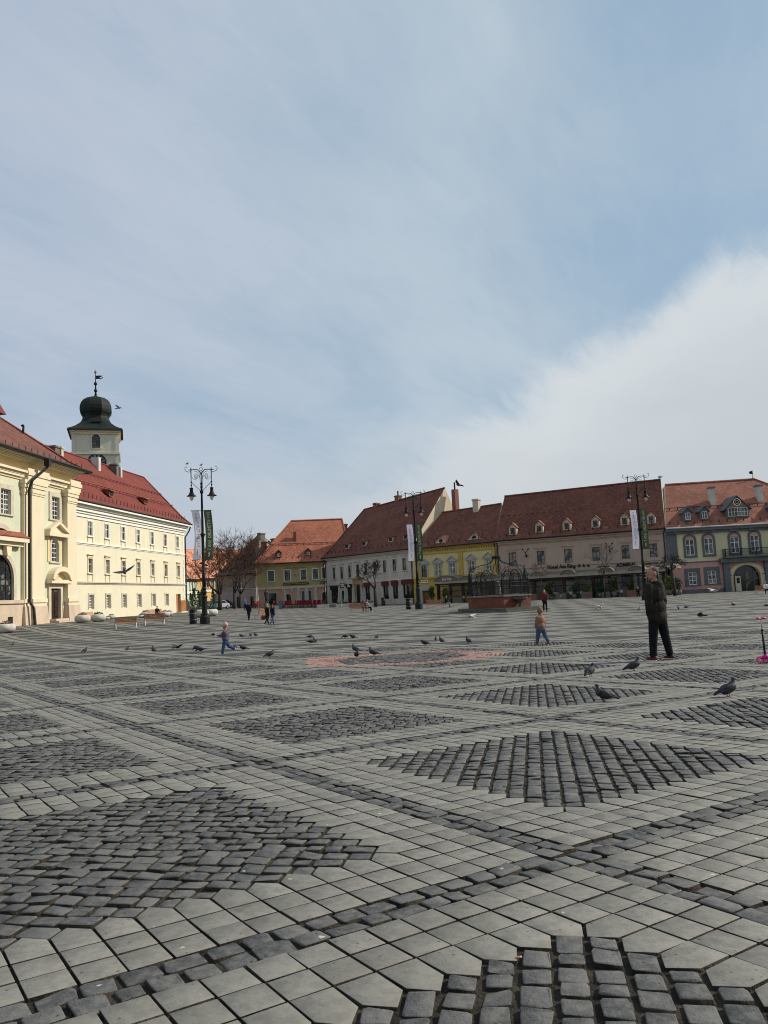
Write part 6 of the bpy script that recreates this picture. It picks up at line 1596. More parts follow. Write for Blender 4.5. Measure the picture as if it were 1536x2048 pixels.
def trans(name, c):
    m = bpy.data.materials.new(name); m.use_nodes = True; n = NT(m.node_tree); b = m.node_tree.nodes['Principled BSDF']; b.inputs['Base Color'].default_value = (*c, 1); b.inputs['Roughness'].default_value = .8
    t = n.n('ShaderNodeBsdfTranslucent'); t.inputs[0].default_value = (*c, 1); mx = n.n('ShaderNodeMixShader'); mx.inputs[0].default_value = .5
    n.l(b.outputs[0], mx.inputs[1]); n.l(t.outputs[0], mx.inputs[2]); n.l(mx.outputs[0], m.node_tree.nodes['Material Output'].inputs[0]); return m
def street():
    # lamps
    wb = trans('white_banner', (.88, .86, .92)); gb = mat('olive_banner', (.1, .12, .055), (.06, .08, .035), 1.6, .8); gt = mat('banner_grey_print', (.4, .4, .46), (.36, .36, .42), 2, .8); lt = mat('banner_light_print', (.55, .56, .45), (.5, .5, .42), 2, .8); grn = mat('banner_green_print', (.3, .38, .1), (.25, .3, .1), 2, .8)
    for u, vb, vt, dist, rz, where in ((410, 1248, 935, 65, R(8), 'beside the yellow building'), (838, 1217.5, 982, 85.5, R(-6), 'in front of the white house'), (1292, 1199, 948, 79.5, R(-12), 'behind the man in the olive jacket')):
        p = GD(u, dist); H = (vb-vt)/PXM(p+Vector((0, 0, 6)))*1.0
        H = H/math.cos(R(6)); o = make_lamp(H); o.location = p; o.rotation_euler = (0, 0, rz); o['label'] = 'black ornate double-armed street lamp '+where; o['group'] = 'double street lamps'
        curl = .9 if u == 410 else .35
        banner(o, -1, H, rz, [('FACEM TURISM', .56, 2.4, .26, gt), ('_____', .155, .5, .06, grn), ('o', .93, .1, .12, M['maroon']), ('sibiu', .86, .28, .2, gt)], 'white banner on the left of the lamp '+where, wb, gt, curl)
        banner(o, 1, H, rz, [('7 ANI  DRUMETIE', .5, 2.55, .26, lt), ('*', .86, .2, .24, lt), ('ANI', .93, .3, .3, lt), ('i', .1, .45, .1, lt)], 'olive green banner on the right of the lamp '+where, gb, lt, curl*.5)
    # bins
    bn = make_bin(); first = True
    for u, d, lab in ((386.5, 66, 'black cylindrical litter bin beside the tall lamp near the yellow building'), (817.5, 88, 'black litter bin left of the middle lamp'), (767, 118, 'dark litter bin right of the bare forked tree')):
        c = bn if first else dup(bn); first = False; c.location = GD(u, d); c['label'] = lab; c['group'] = 'litter bins'; c.scale = (1.1, 1.1, 1.02)
    # benches: (column, depth, facing)
    be = make_bench(); first = True
    for u, d, f, lab in ((254, 61.5, (-.45, .9), 'wooden slatted bench with steel legs, left one of the pair before the yellow building'), (311, 65.5, (-.45, .9), 'wooden slatted bench with steel legs, right one of the pair before the yellow building'),
                         (179, 76, (.9, -.3), 'low wooden bench between two round concrete planters by the church'), (309, 87, (.6, -.8), 'bench close to the yellow wall where a man sits reading'),
                         (529, 72, (-.75, .65), 'sunlit pale wooden bench behind the walking couple'), (718, 83, (.25, 1), 'wooden bench with a seated pair in front of the white house'), (870, 88, (.1, 1), 'wooden bench left of the fountain with one person at its end'), (1529, 85, (.2, 1), 'reddish wooden bench at the right edge by the arched doorway')):
        c = be if first else dup(be); first = False; c.location = GD(u, d); c.rotation_euler = (0, 0, toward(*f)); c['label'] = lab; c['group'] = 'benches around the square'
    # concrete bowls
    bo = make_bowl(1); bo2 = make_bowl(2); used = set()
    for u, d, w, v, lab in ((12, 61, 1., 0, 'round concrete bowl planter at the left edge before the church'), (165, 73, 1.0, 0, 'round concrete bowl planter left of the low bench by the church'), (197, 75, 1.0, 1, 'round concrete bowl planter right of the low bench by the church'),
                            (223, 83, .62, 1, 'small dark planter against the yellow wall, under the second ground window'), (214, 82, .4, 0, 'smallest planter against the yellow wall beside the bench'), (292, 88, .9, 1, 'shallow planter left of the man reading'), (330, 89, .85, 0, 'round planter right of the man reading'), (338.5, 95, .7, 1, 'bushy round planter near the wooden double door'),
                            (402, 84, 1.2, 0, 'wide pale planter behind the tall lamp base'), (422, 88, 1.15, 1, 'wide pale planter right of the tall lamp base'), (282, 86.5, .5, 1, 'tiny planter against the yellow wall left of the reader')):
        src = bo2 if v else bo; c = src if v not in used else dup(src); used.add(v); c.location = GD(u, d); c.scale = (w, w, w); c['label'] = lab; c['group'] = 'round planters'
    cf = make_conifer(); first = True
    for u, d, s, lab in ((382, 93, 1.05, 'slim potted conifer closest to the corner of the yellow building'), (389, 91, 1.25, 'taller dark potted conifer behind the litter bin'), (398.5, 92, 1.15, 'potted conifer just left of the lamp shaft'), (404, 95, 1.2, 'potted conifer hidden partly by the lamp shaft'), (427, 92, 1.2, 'potted conifer with pale pot right of the lamp, before the parked cars')):
        c = cf if first else dup(cf); first = False; c.location = GD(u, d); c.scale = (s,)*3; c['label'] = lab; c['group'] = 'potted conifers'
street()

# seated figures
def seated():
    blk, navy, jean, dk = CL
    def sit(u, d, f, lab, top, low, hair, lean=8, off=(0, 0), h=1.75, **k):
        p = GD(u, d)+Vector((off[0], off[1], 0)); person(lab, p, toward(*f), h, sit=True, lean=lean, arms=((25, 50), (25, 50)), top=top, low=low, shoe=k.pop('shoe', dk), hair=hair, vox=.04, puff=1.1, **k)
    sit(313.5, 86.7, (.6, -.8), 'man in black reading, seated on the bench by the yellow wall', blk, cloth('grey_trousers', (.12, .12, .14)), (HAIRD, 0), 14)
    sit(727, 83, (.25, 1), 'person in black seated on the bench, left of the pair', blk, blk, (HAIRD, 1), 4)
    sit(734, 83, (.9, .2), 'person in a light top and white shoes, right one of the seated pair', cloth('light_top', (.45, .36, .3)), blk, (HAIRD, 1), 6, shoe=M['wframe'])
    sit(892, 87.9, (.9, .1), 'grey-haired person in a dark coat seated at the end of the bench by the fountain', blk, cloth('grey_legs', (.3, .3, .32)), (HAIRG, 0), 6)
    sit(1277, 98, (-.3, -1), 'person in black seated on the hotel terrace above the terracotta planter', blk, blk, (HAIRD, 0), 4)
    sit(1533, 84.6, (-.3, -1), 'person in a white jacket seated on the bench at the right edge', M['wframe'], blk, (HAIRD, 0), 4)
seated()

# ================================================================= brick fountain with iron cage
def fountain():
    d0 = 64.0; c = GD(1001, d0); mpx = PXM(c)
    R0 = 2.8; ctr = c+Vector((0.3, R0*.97, 0)); ctr.z = c.z
    o = thing('fountain', 'brick fountain basin on two steps with a black wrought iron cage over it', 'fountain', ctr)
    K = 6; 
    def ngon(r, k=K, ph=-math.pi/2): return [(r*math.cos(ph+2*math.pi*i/k), r*math.sin(ph+2*math.pi*i/k)) for i in range(k)]
    fb = mat('fountain_brick', (.2, .075, .045), (.15, .058, .038), 3, .9, .5, 25, stain=.25)
    def slab(r, z0, z1, name, m, par=o, r2=None, sm=False):
        b = MB(); a = ngon(r); t = ngon(r2 or r); n = len(a); b.add([(x, y, z0) for x, y in a]+[(x, y, z1) for x, y in t], [list(range(n))[::-1], list(range(n, 2*n))]+[(i, (i+1) % n, n+(i+1) % n, n+i) for i in range(n)]); return lpart(name, b, m, par)
    st = mat('step_stone', (.12, .115, .1), (.08, .078, .07), 3, .9, .3)
    slab(4.35, -.25, .1, 'step', st); slab(3.8, .101, .3, 'step', st)
    slab(R0, .301, 1.2, 'basin', fb); slab(R0+.12, 1.201, 1.32, 'rim', mat('rim_stone', (.2, .19, .165), (.13, .125, .11), 3, .9, .3))
    # bowl with spout on the right hand face
    a0, a1 = ngon(R0)[0], ngon(R0)[1]; mid = Vector(((a0[0]+a1[0])/2, (a0[1]+a1[1])/2, 0)); n_ = mid.normalized()
    b = MB(); q = mid+n_*.35; b.lathe([(.12, .3), (.14, .7), (.3, .85), (.62, .98), (.64, 1.1), (.56, 1.1), (.5, 1.02)], 14, (q.x, q.y, 0)); lpart('spout_bowl', b, st, o)
    # cage
    r_ = R0-.12; top = 1.32; b = MB(); P = ngon(r_)
    for i in range(K):
        p, q = Vector((*P[i], 0)), Vector((*P[(i+1) % K], 0)); b.tube([p+Vector((0, 0, top)), p+Vector((0, 0, 3.0))], .045, 6)
        for z in (top+.08, top+.85, 2.55): b.tube([p+Vector((0, 0, z)), q+Vector((0, 0, z))], .025, 5)
        nb = 22
        for k in range(1, nb):
            s = p.lerp(q, k/nb); zt = 2.85
            if 8 <= k <= 14: zt = 2.85+.95*math.sqrt(max(0, 1-((k-11)/4.2)**2))
            b.tube([s+Vector((0, 0, top)), s+Vector((0, 0, zt))], .014, 4, cap=False)
        for rr, th in ((1.0, .045), (.78, .028)):
            arch = []
            for k in range(13):
                t = math.pi*k/12; s = p.lerp(q, .5)+(q-p).normalized()*(rr*.58*math.cos(t)); arch.append(s+Vector((0, 0, 2.6+1.15*rr*math.sin(t))))
            b.tube([arch[0]-Vector((0, 0, 1.2))]+arch+[arch[-1]-Vector((0, 0, 1.2))], th, 6)
        cc = p.lerp(q, .5)
        for sg in (-1, 1):
            e = (q-p).normalized()*sg
            for (x0, z0, r0) in ((.28, 4.0, .2), (.55, 3.65, .17), (.16, 4.28, .14), (.78, 3.3, .13)):
                b.tube([cc+e*(x0+r0*(1-.7*k/12)*math.cos(.55*k+1))+Vector((0, 0, z0-.15+r0*(1-.7*k/12)*math.sin(.55*k+1))) for k in range(13)], .016, 4)
    zk = lambda b: setattr(b, 'v', [(x, y, 1.32+(z-1.32)*.84 if z > 1.32 else z) for x, y, z in b.v])
    zk(b); lpart('iron_cage', b, M['iron'], o)
    b = MB(); tz = 5.05
    for i in range(K):
        p = Vector((*P[i], 0)); f = lambda k, z: Vector((p.x*k, p.y*k, z)); b.tube([f(1, 2.9), f(1, 3.3), f(.95, 3.75), f(.83, 4.1), f(.62, 4.32), f(.4, 4.42), f(.24, 4.55), f(.14, 4.8), f(.12, tz)], .035, 6)
    zk(b); lpart('crown_bars', b, M['iron'], o)
    b = MB(); b.lathe([(.3, tz-.12), (.38, tz-.08), (.38, tz+.16), (.28, tz+.2)], 12); zk(b); lpart('crown_drum', b, M['iron'], o)
    b = MB(); b.lathe([(.35, 1.32), (.25, 1.5), (.18, 2.3), (.26, 2.4), (.1, 2.5)], 10); lpart('wellhead', b, M['greybrick'], o)
fountain()

# ================================================================= terraces before the houses
FABR = mat('taupe_canopy', (.2, .175, .125), (.15, .13, .095), 2, .85); FABL = mat('pale_canopy_edge', (.36, .34, .27), (.27, .25, .2), 2, .8); POST = mat('brown_post', (.028, .022, .018), None, 4, .6)
def terrace():
    lo = HF.n*5.8
    A0 = W(875, 1200, 118.5); B0 = W(1332, 1188, 102.6); F = Frame(A0, B0); L = F.L; zg = gmin(F)-.1
    o = thing('terrace_pavilion', 'long glazed terrace with taupe barrel canopies and dark posts along the hotel front', 'pavilion', F(L/2, 0, zg))
    posts = [876.5, 925.5, 979, 1027, 1068.5, 1129, 1187, 1204.5, 1264.5, 1329]
    S = [F.uv(u, 1175)[0] for u in posts]; ztop = [F.uv(u, v)[1] for u, v in zip(posts, (1163, 1161, 1157, 1156, 1154, 1150.5, 1147, 1145.5, 1142, 1138.5))]; zt = sum(ztop)/len(ztop)
    D = 4.4
    for i, s in enumerate(S):
        b = MB(); b.box(s-.2, s+.2, -.2, .12, zg, zt, F=F); part('post', b, POST, o); b = MB(); b.box(s-.15, s+.15, -D, -D+.3, zg, zt, F=F); part('post', b, POST, o)
    for i in range(len(S)-1):
        a, c = S[i]+.2, S[i+1]-.2
        b = MB(); b.box(a, c, -.04, .0, zt-.72, zt-.62, F=F); z1 = zg+2.0; b.box(a, c, -.05, .02, z1-.04, z1+.05, F=F); b.box(a, c, -.05, .02, zg+.05, zg+.16, F=F); b.box((a+c)/2-.03, (a+c)/2+.03, -.045, .015, zg+.1, zt-.7, F=F); fr = part('glazing_bar', b, POST, o)
        g = MB(); g.box(a, c, -.035, -.02, zg+.16, z1-.04, F=F); g.box(a, c, -.035, -.02, z1+.05, zt-.72, F=F); part('glass_screen', g, GLZ, fr)
    b = MB(); a, c = S[0]-.4, S[-1]+.4
    b.hexa([F(a, .35, zt-.05), F(c, .35, zt-.05), F(c, -D, zt+.55), F(a, -D, zt+.55), F(a, .35, zt+.02), F(c, .35, zt+.02), F(c, -D, zt+.62), F(a, -D, zt+.62)]); part('canopy', b, FABR, o)
    b = MB(); b.box(a, c, .36, .4, zt-.28, zt+.14, F=F); part('valance', b, FABL, o)
    b = MB(); b.box(a, c, .2, .3, zt-.52, zt-.29, F=F); part('fascia_beam', b, POST, o)
    # barrel hoods at each post
    for i, s in enumerate(S):
        if i in (6,): continue
        w = 1.05 if i else 2.1; c0 = s+(1.6 if i == 0 else .7); hh = .62 if i else .85
        b = MB(); K = 9
        arc = [(c0-w*math.cos(math.pi*k/K/1.0), zt+.05+hh*math.sin(math.pi*k/K)) for k in range(K+1)]
        for k in range(K): b.hexa([F(arc[k][0], -D+.6, arc[k][1]), F(arc[k+1][0], -D+.6, arc[k+1][1]), F(arc[k+1][0], .5, arc[k+1][1]), F(arc[k][0], .5, arc[k][1]), F(arc[k][0], -D+.6, arc[k][1]+.05), F(arc[k+1][0], -D+.6, arc[k+1][1]+.05), F(arc[k+1][0], .5, arc[k+1][1]+.05), F(arc[k][0], .5, arc[k][1]+.05)])
        h = part('canopy_hood', b, FABR, o)
        b = MB(); b.tube([F(p[0], .52, p[1]+.03) for p in arc], .05, 5); part('hood_rim', b, FABL, h)
        b = MB(); b.poly([F(p[0], .45, p[1]) for p in arc]); part('hood_front', b, FABR, h)
        if i in (0, 9):
            lettering('Inter Cafe' if i == 0 else 'CAFE', F, c0+.1, zt+.35, .48, 1.5 if i == 0 else .9, h, M['wframe'], .03, .02, hgt=.32)
    # inside: pale wall panels, tables and chairs, heaters
    rr = random.Random(11); b = MB()
    for u0, u1 in ((1075, 1112), (1118, 1160), (1166, 1184), (1212, 1250), (1257, 1275), (932, 960), (985, 1020)):
        s0, s1 = F.uv(u0, 1170)[0], F.uv(u1, 1170)[0]; b.box(s0, s0+(s1-s0)*.5, -2.6, -2.55, zg+.9, zt-.95, F=F)
    part('inner_panel', b, mat('beige_panel', (.8, .71, .56), (.7, .62, .48), 2, .9), o)
    b = MB()
    for i in range(3):
        s = F.uv((1140, 1252, 1100)[i], 1175)[0]; c = F(s, -1.6, zg); b.lathe([(.2, 0), (.2, .5), (.04, .55), (.04, 1.95), (.12, 2.0), (.45, 2.05), (.06, 2.25)], 10, c)
    part('patio_heater', b, CONC, o)
    # furniture row
    ch = thing('terrace_chair', 'x', 'chair'); b = MB()
    for x in (-.2, .2):
        b.tube([(x, -.2, 0), (x, -.22, .45), (x, -.28, .92)], .018, 5); b.tube([(x, .2, 0), (x, .2, .45)], .018, 5)
    lpart('frame', b, STEEL, ch); b = MB(); b.box(-.22, .22, -.22, .22, .44, .48); lpart('seat', b, POST, ch); b = MB(); b.hexa([(-.21, -.26, .55), (.21, -.26, .55), (.21, -.22, .55), (-.21, -.22, .55), (-.21, -.32, .93), (.21, -.32, .93), (.21, -.28, .93), (-.21, -.28, .93)]); lpart('backrest', b, CONC, ch)
    spots = [(1112, 'chair at the terrace left of the first dark post past the walking man'), (1121, 'second chair at the terrace beside the patio heater'), (1146, 'terrace chair with pale backrest just right of the heater post'), (1166, 'terrace chair by the terracotta pots'), (1246, 'terrace chair left of the terracotta planter'), (932, 'terrace chair left of the fountain cage'), (900, 'terrace chair behind the seated person by the fountain')]
    for i, (u, lab) in enumerate(spots):
        c = ch if i == 0 else dup(ch); s = F.uv(u, 1190)[0]; p = F(s, .75 if i % 2 else .5, 0); c.location = (p.x, p.y, gz(p.x, p.y)); c.rotation_euler = (0, 0, rr.uniform(0, 6)); c['label'] = lab; c['group'] = 'terrace chairs'
    tb = thing('terrace_table', 'x', 'table'); b = MB(); b.lathe([(.25, 0), (.03, .04), (.03, .7), (.1, .71)], 8); lpart('pedestal', b, POST, tb); b = MB(); b.box(-.4, .4, -.4, .4, .712, .75); lpart('tabletop', b, mat('table_white', (.4, .39, .37), None, 5, .5), tb)
    for i, (u, lab) in enumerate(((1116, 'cafe table between two chairs left of the dark post'), (1156, 'cafe table in front of the round dark shrub'), (1236, 'cafe table beside the potted magnolia'), (915, 'cafe table beside the planter left of the fountain'))):
        c = tb if i == 0 else dup(tb); s = F.uv(u, 1190)[0]; p = F(s, .6, 0); c.location = (p.x, p.y, gz(p.x, p.y)); c['label'] = lab; c['group'] = 'terrace tables'
    # box planters with a round mark
    G3 = mat('grey_planter', (.15, .145, .125), (.11, .105, .09), 3, .85, .2)
    for i, (u0, u1, m, hh, lab) in enumerate(((1117.5, 1138.5, G3, .85, 'grey box planter with a small yellow mark'), (1169, 1190, G3, .85, 'grey box planter with a red scrawl'), (913, 931.5, G3, .8, 'plain grey box planter left of the fountain'), (1260, 1291, mat('terracotta_box', (.27, .11, .08), (.2, .085, .065), 3, .9, .2), .85, 'long terracotta planter before the lamp by the man'), (1069, 1080, mat('terracotta_box', (.27, .11, .08)), .85, 'terracotta box planter behind the walking man'), (1210, 1226, G3, .75, 'dark grey planter under the potted magnolia'))):
        s0, s1 = F.uv(u0, 1193)[0], F.uv(u1, 1193)[0]; p = F((s0+s1)/2, 1.2, 0); zz = gz(p.x, p.y); t = thing('box_planter', lab, 'planter', (p.x, p.y, zz), 0, 'box planters on the terrace edge'); b = MB(); b.box(s0, s1, 1.0, 1.5, zz, zz+hh, F=F); part('box', b, m, t)
        b = MB(); q = F((s0+s1)/2, 1.25, zz+hh+.08); leafcloud(b, q, ((s1-s0)*.42, .2, .16), 90, .1, i); part('plants', b, LEAF, t)
        if i == 0: b = MB(); c = (s0+s1)/2; b.prism([(c+(.16 if k % 2 else .09)*math.cos(k*math.pi/6), zz+.42+(.16 if k % 2 else .09)*math.sin(k*math.pi/6)) for k in range(12)], 1.5, 1.52, F); part('mark', b, mat('yellow_mark', (.5, .45, .08), None), t)
        if i == 1: lettering('Ciuc', F, (s0+s1)/2+.1, zz+.42, 1.5, .8, t, mat('red_mark', (.4, .03, .05), None), .02, .03)
    # potted plants
    s1_, s2_ = make_shrub(4), make_shrub(9, True, 1.9)
    pl = [(1101, 2.4, 0, 'tall loose potted shrub beside the walking man'), (1108, 1.5, 1, 'yellowish low shrub beside the first terrace chairs'), (1152, 2.1, 0, 'round dark shrub in the middle of the terrace'), (1184, 2.2, 1, 'light green shrub before the double post'), (1205, 2.3, 0, 'dark shrub right of the double post'), (1232, 2.7, 0, 'tall glossy potted shrub left of the black metal chairs'), (868, 2.6, 0, 'tall potted shrub at the left end of the terrace'), (896, 2.3, 0, 'leafy shrub behind the seated person by the fountain'), (903, 2.0, 1, 'second leafy shrub behind the grey planter'), (944, 2.2, 0, 'dark shrub at the left rim of the fountain cage'), (1343, 2.6, 1, 'yellow-green shrub right of the man, nearest the cafe arch'), (1354, 2.5, 1, 'yellow-green shrub right of the man, under the bare round tree'), (1361, 2.2, 0, 'dark shrub before the salmon wall'), (1264, 2.0, 0, 'shrub behind the terracotta planter')]
    us = set()
    for u, h, k, lab in pl:
        src = (s1_, s2_)[k]; c = src if k not in us else dup(src); us.add(k); s = F.uv(u, 1190)[0]; p = F(s, .9+.3*(k), 0); c.location = (p.x, p.y, gz(p.x, p.y)); c.rotation_euler = (0, 0, u); z_ = h/(1.7 if k == 0 else 1.9); c.scale = (z_*.95, z_*.95, z_); c['label'] = lab; c['group'] = 'potted shrubs on the terrace'
GLZ = bpy.data.materials.new('clear_screen'); GLZ.use_nodes = True
def _glz():
    n = NT(GLZ.node_tree); b = GLZ.node_tree.nodes['Principled BSDF']; b.inputs['Base Color'].default_value = (.12, .13, .13, 1); b.inputs['Roughness'].default_value = .1; b.inputs['Alpha'].default_value = .16
_glz()
terrace()

def wterrace():
    """red seats, closed parasols and troughs before the ochre and white houses"""
    um = thing('closed_parasol', 'x', 'parasol'); b = MB(); b.tube([(0, 0, 0), (0, 0, 3.3)], .035, 6); lpart('pole', b, STEEL, um)
    b = MB(); K = 12; rs = [(.08, 3.25), (.16, 2.9), (.2, 2.2), (.3, 1.3), (.42, .75), (.3, .7)]; vs = []
    for r_, z in rs:
        for j in range(K): k = r_*(1 if j % 2 else .62); vs.append((k*math.cos(6.283*j/K), k*math.sin(6.283*j/K), z))
    b.add(vs, [(i*K+j, i*K+(j+1) % K, (i+1)*K+(j+1) % K, (i+1)*K+j) for i in range(len(rs)-1) for j in range(K)]); lpart('canopy', b, mat('ecru_cloth', (.46, .43, .38), (.36, .33, .29), 3, .9), um)
    b = MB(); b.lathe([(.35, 0), (.35, .08), (.06, .1)], 10); lpart('foot', b, CONC, um)
    for i, (u, d, s, lab) in enumerate(((514.5, 133, 1.1, 'closed white parasol before the mauve wall of the old house'), (614, 134, 1.1, 'closed beige parasol before the tall dark opening of the pink ground floor'), (632, 133, 1.05, 'closed beige parasol right of the middle of the pink ground floor'), (597.5, 134, 1.05, 'closed parasol between the arched door and the tall dark opening'), (571, 134, .95, 'closed parasol before the arched door of the pink ground floor'), (679.5, 131, 1.0, 'closed grey parasol left of the narrow arched door of the white house'), (691.8, 130, 1.0, 'closed grey parasol right of the narrow arched door of the white house'), (708, 129, .9, 'short closed parasol left of the stone portal'), (725, 128, .9, 'closed parasol right of the stone portal'), (749, 127, 1.1, 'pale closed parasol beside the trunk of the forked bare tree'))):
        c = um if i == 0 else dup(um); c.location = GD(u, d); c.scale = (s, s, s); c['label'] = lab; c['group'] = 'closed parasols'
    rc = thing('red_chair', 'x', 'chair'); RD = mat('red_seat', (.27, .02, .025), (.17, .015, .02), 4, .7)
    b = MB(); b.box(-.25, .25, -.25, .25, .38, .5); lpart('seat', b, RD, rc); b = MB(); b.box(-.25, .25, .2, .28, .5, .95); lpart('backrest', b, RD, rc)
    b = MB()
    for x in (-.22, .22):
        for y in (-.22, .22): b.tube([(x, y, 0), (x, y, .4)], .02, 4)
    lpart('leg', b, POST, rc)
    rr = random.Random(2); k = 0
    for u in [508+i*4.0 for i in range(36)]:
        if 519 < u < 549: continue
        d = rr.uniform(127, 133)
        c = rc if k == 0 else dup(rc); k += 1; c.location = GD(u+rr.uniform(-1, 1), d); c.rotation_euler = (0, 0, rr.uniform(0, 6.3)); c['label'] = 'low red cafe chair in the dense row before the pink ground floor'; c['group'] = 'red cafe chairs in front of the ochre house'; c.scale = (1.25, 1.25, 1.25)
    for i, (u0, u1, d, lab) in enumerate(((635, 659, 124, 'low pale stone trough before the small arched door'), (672, 683, 122, 'short pale trough left of the bench under the white house'), (684.5, 699, 121, 'pale trough between two closed parasols of the white house'), (734, 748, 119, 'pale trough with dark plants left of the forked tree'), (549.5, 557, 124, 'small pale block by the blackboard stand'))):
        a, c_ = GD(u0, d), GD(u1, d); t = thing('stone_trough', lab, 'trough', (a+c_)/2, 0, 'stone troughs along the terraces'); b = MB(); b.box(0, (c_-a).length, -.25, .25, -.1, .5, F=lambda x, y, z: Vector((a.x+x, a.y+y, a.z+z))); part('trough', b, CONC, t)
        b = MB(); leafcloud(b, ((a.x+c_.x)/2, a.y, a.z+.6), ((c_-a).length*.45, .2, .14), 80, .1, i); part('plants', b, LEAF, t)
    p = GD(561, 122); t = thing('menu_board', 'blue-grey menu board standing in front of the red chairs', 'menu board', p); b = MB(); b.hexa([(-.3, -.2, 0), (.3, -.2, 0), (.3, -.15, 0), (-.3, -.15, 0), (-.3, 0, 1.3), (.3, 0, 1.3), (.3, .05, 1.3), (-.3, .05, 1.3)]); lpart('board', b, mat('slate_blue', (.09, .12, .15), None, 3, .6), t); b = MB(); b.box(-.3, .3, .2, .24, 0, 1.2); lpart('rear_leg', b, POST, t)
wterrace()

# ================================================================= statue, cars
def statue():
    p = GD(533.5, 122); o, j = person('x', p, toward(.4, -1), 2.3, top=mat('bronze', (.045, .06, .05), (.03, .04, .035), 3, .5, .2, metal=.5), low=MATS['bronze'], shoe=MATS['bronze'], hair=(MATS['bronze'], 0), long=.3, vox=.045, skin=MATS['bronze'], legs=((4, 1), (-3, 1)))
    o.location.z += .9; o.name = 'statue'; o['label'] = 'dark bronze standing figure on a narrow pedestal before the ochre house'; o['category'] = 'statue'
    b = MB(); b.lathe([(.42, -.95), (.42, -.1), (.46, -.08), (.46, 0)], 8); lpart('pedestal', b, M['greybrick'], o)
statue()
def cars():
    def car(u, d, rz, col, lab):
        o = thing('parked_car', lab, 'car', GD(u, d), rz, 'cars parked in the side street'); m = mat(col[0], col[1], col[1], 3, .3, spec=.6)
        prof = [(-2.1, .35), (-2.15, .75), (-1.9, .95), (-1.2, 1.0), (-.75, 1.42), (.7, 1.45), (1.45, 1.0), (2.1, .85), (2.15, .4)]
        G = lambda s, n, z: Vector((s, n, z)); b = MB(); b.prism([(x, z) for x, z in prof], -.82, .82, G); lpart('body', b, m, o)
        b = MB()
        for y in (-.825, .825): b.prism([(-1.05, 1.02), (-.7, 1.36), (.62, 1.38), (1.2, 1.02)], y-.01, y+.01, G)
        b.hexa([(-1.32, -.7, .98), (-1.32, .7, .98), (-1.2, .7, 1.02), (-1.2, -.7, 1.02), (-.86, -.65, 1.4), (-.86, .65, 1.4), (-.78, .65, 1.42), (-.78, -.65, 1.42)]); b.hexa([(1.4, -.7, 1.04), (1.5, -.7, 1.0), (1.5, .7, 1.0), (1.4, .7, 1.04), (.75, -.65, 1.45), (.85, -.65, 1.42), (.85, .65, 1.42), (.75, .65, 1.45)]); lpart('windows', b, M['glass'], o)
        for x in (-1.35, 1.35):
            for y in (-.8, .8): b = MB(); b.tube([(x, y-.1, .32), (x, y+.1, .32)], .32, 14); w = lpart('wheel', b, POST, o); b = MB(); b.tube([(x, y-.12, .32), (x, y+.12, .32)], .17, 8); lpart('rim', b, STEEL, w)
        for y in (-.6, .6): b = MB(); b.box(-2.17, -2.12, y-.15, y+.15, .68, .82); lpart('headlight', b, M['wframe'], o); b = MB(); b.box(2.1, 2.16, y-.15, y+.15, .7, .84); lpart('tail_light', b, M['maroon'], o)
    car(424, 126, R(75), ('teal_paint', (.07, .14, .15)), 'teal parked car just right of the tall lamp base'); car(437, 128, R(70), ('silver_paint', (.35, .37, .42)), 'silver parked car left of the leaning bare tree trunk'); car(447, 138, R(10), ('black_paint', (.02, .02, .022)), 'black parked car behind the silver one'); car(455, 150, R(15), ('grey_paint', (.2, .2, .22)), 'grey parked car deepest in the side street')
cars()

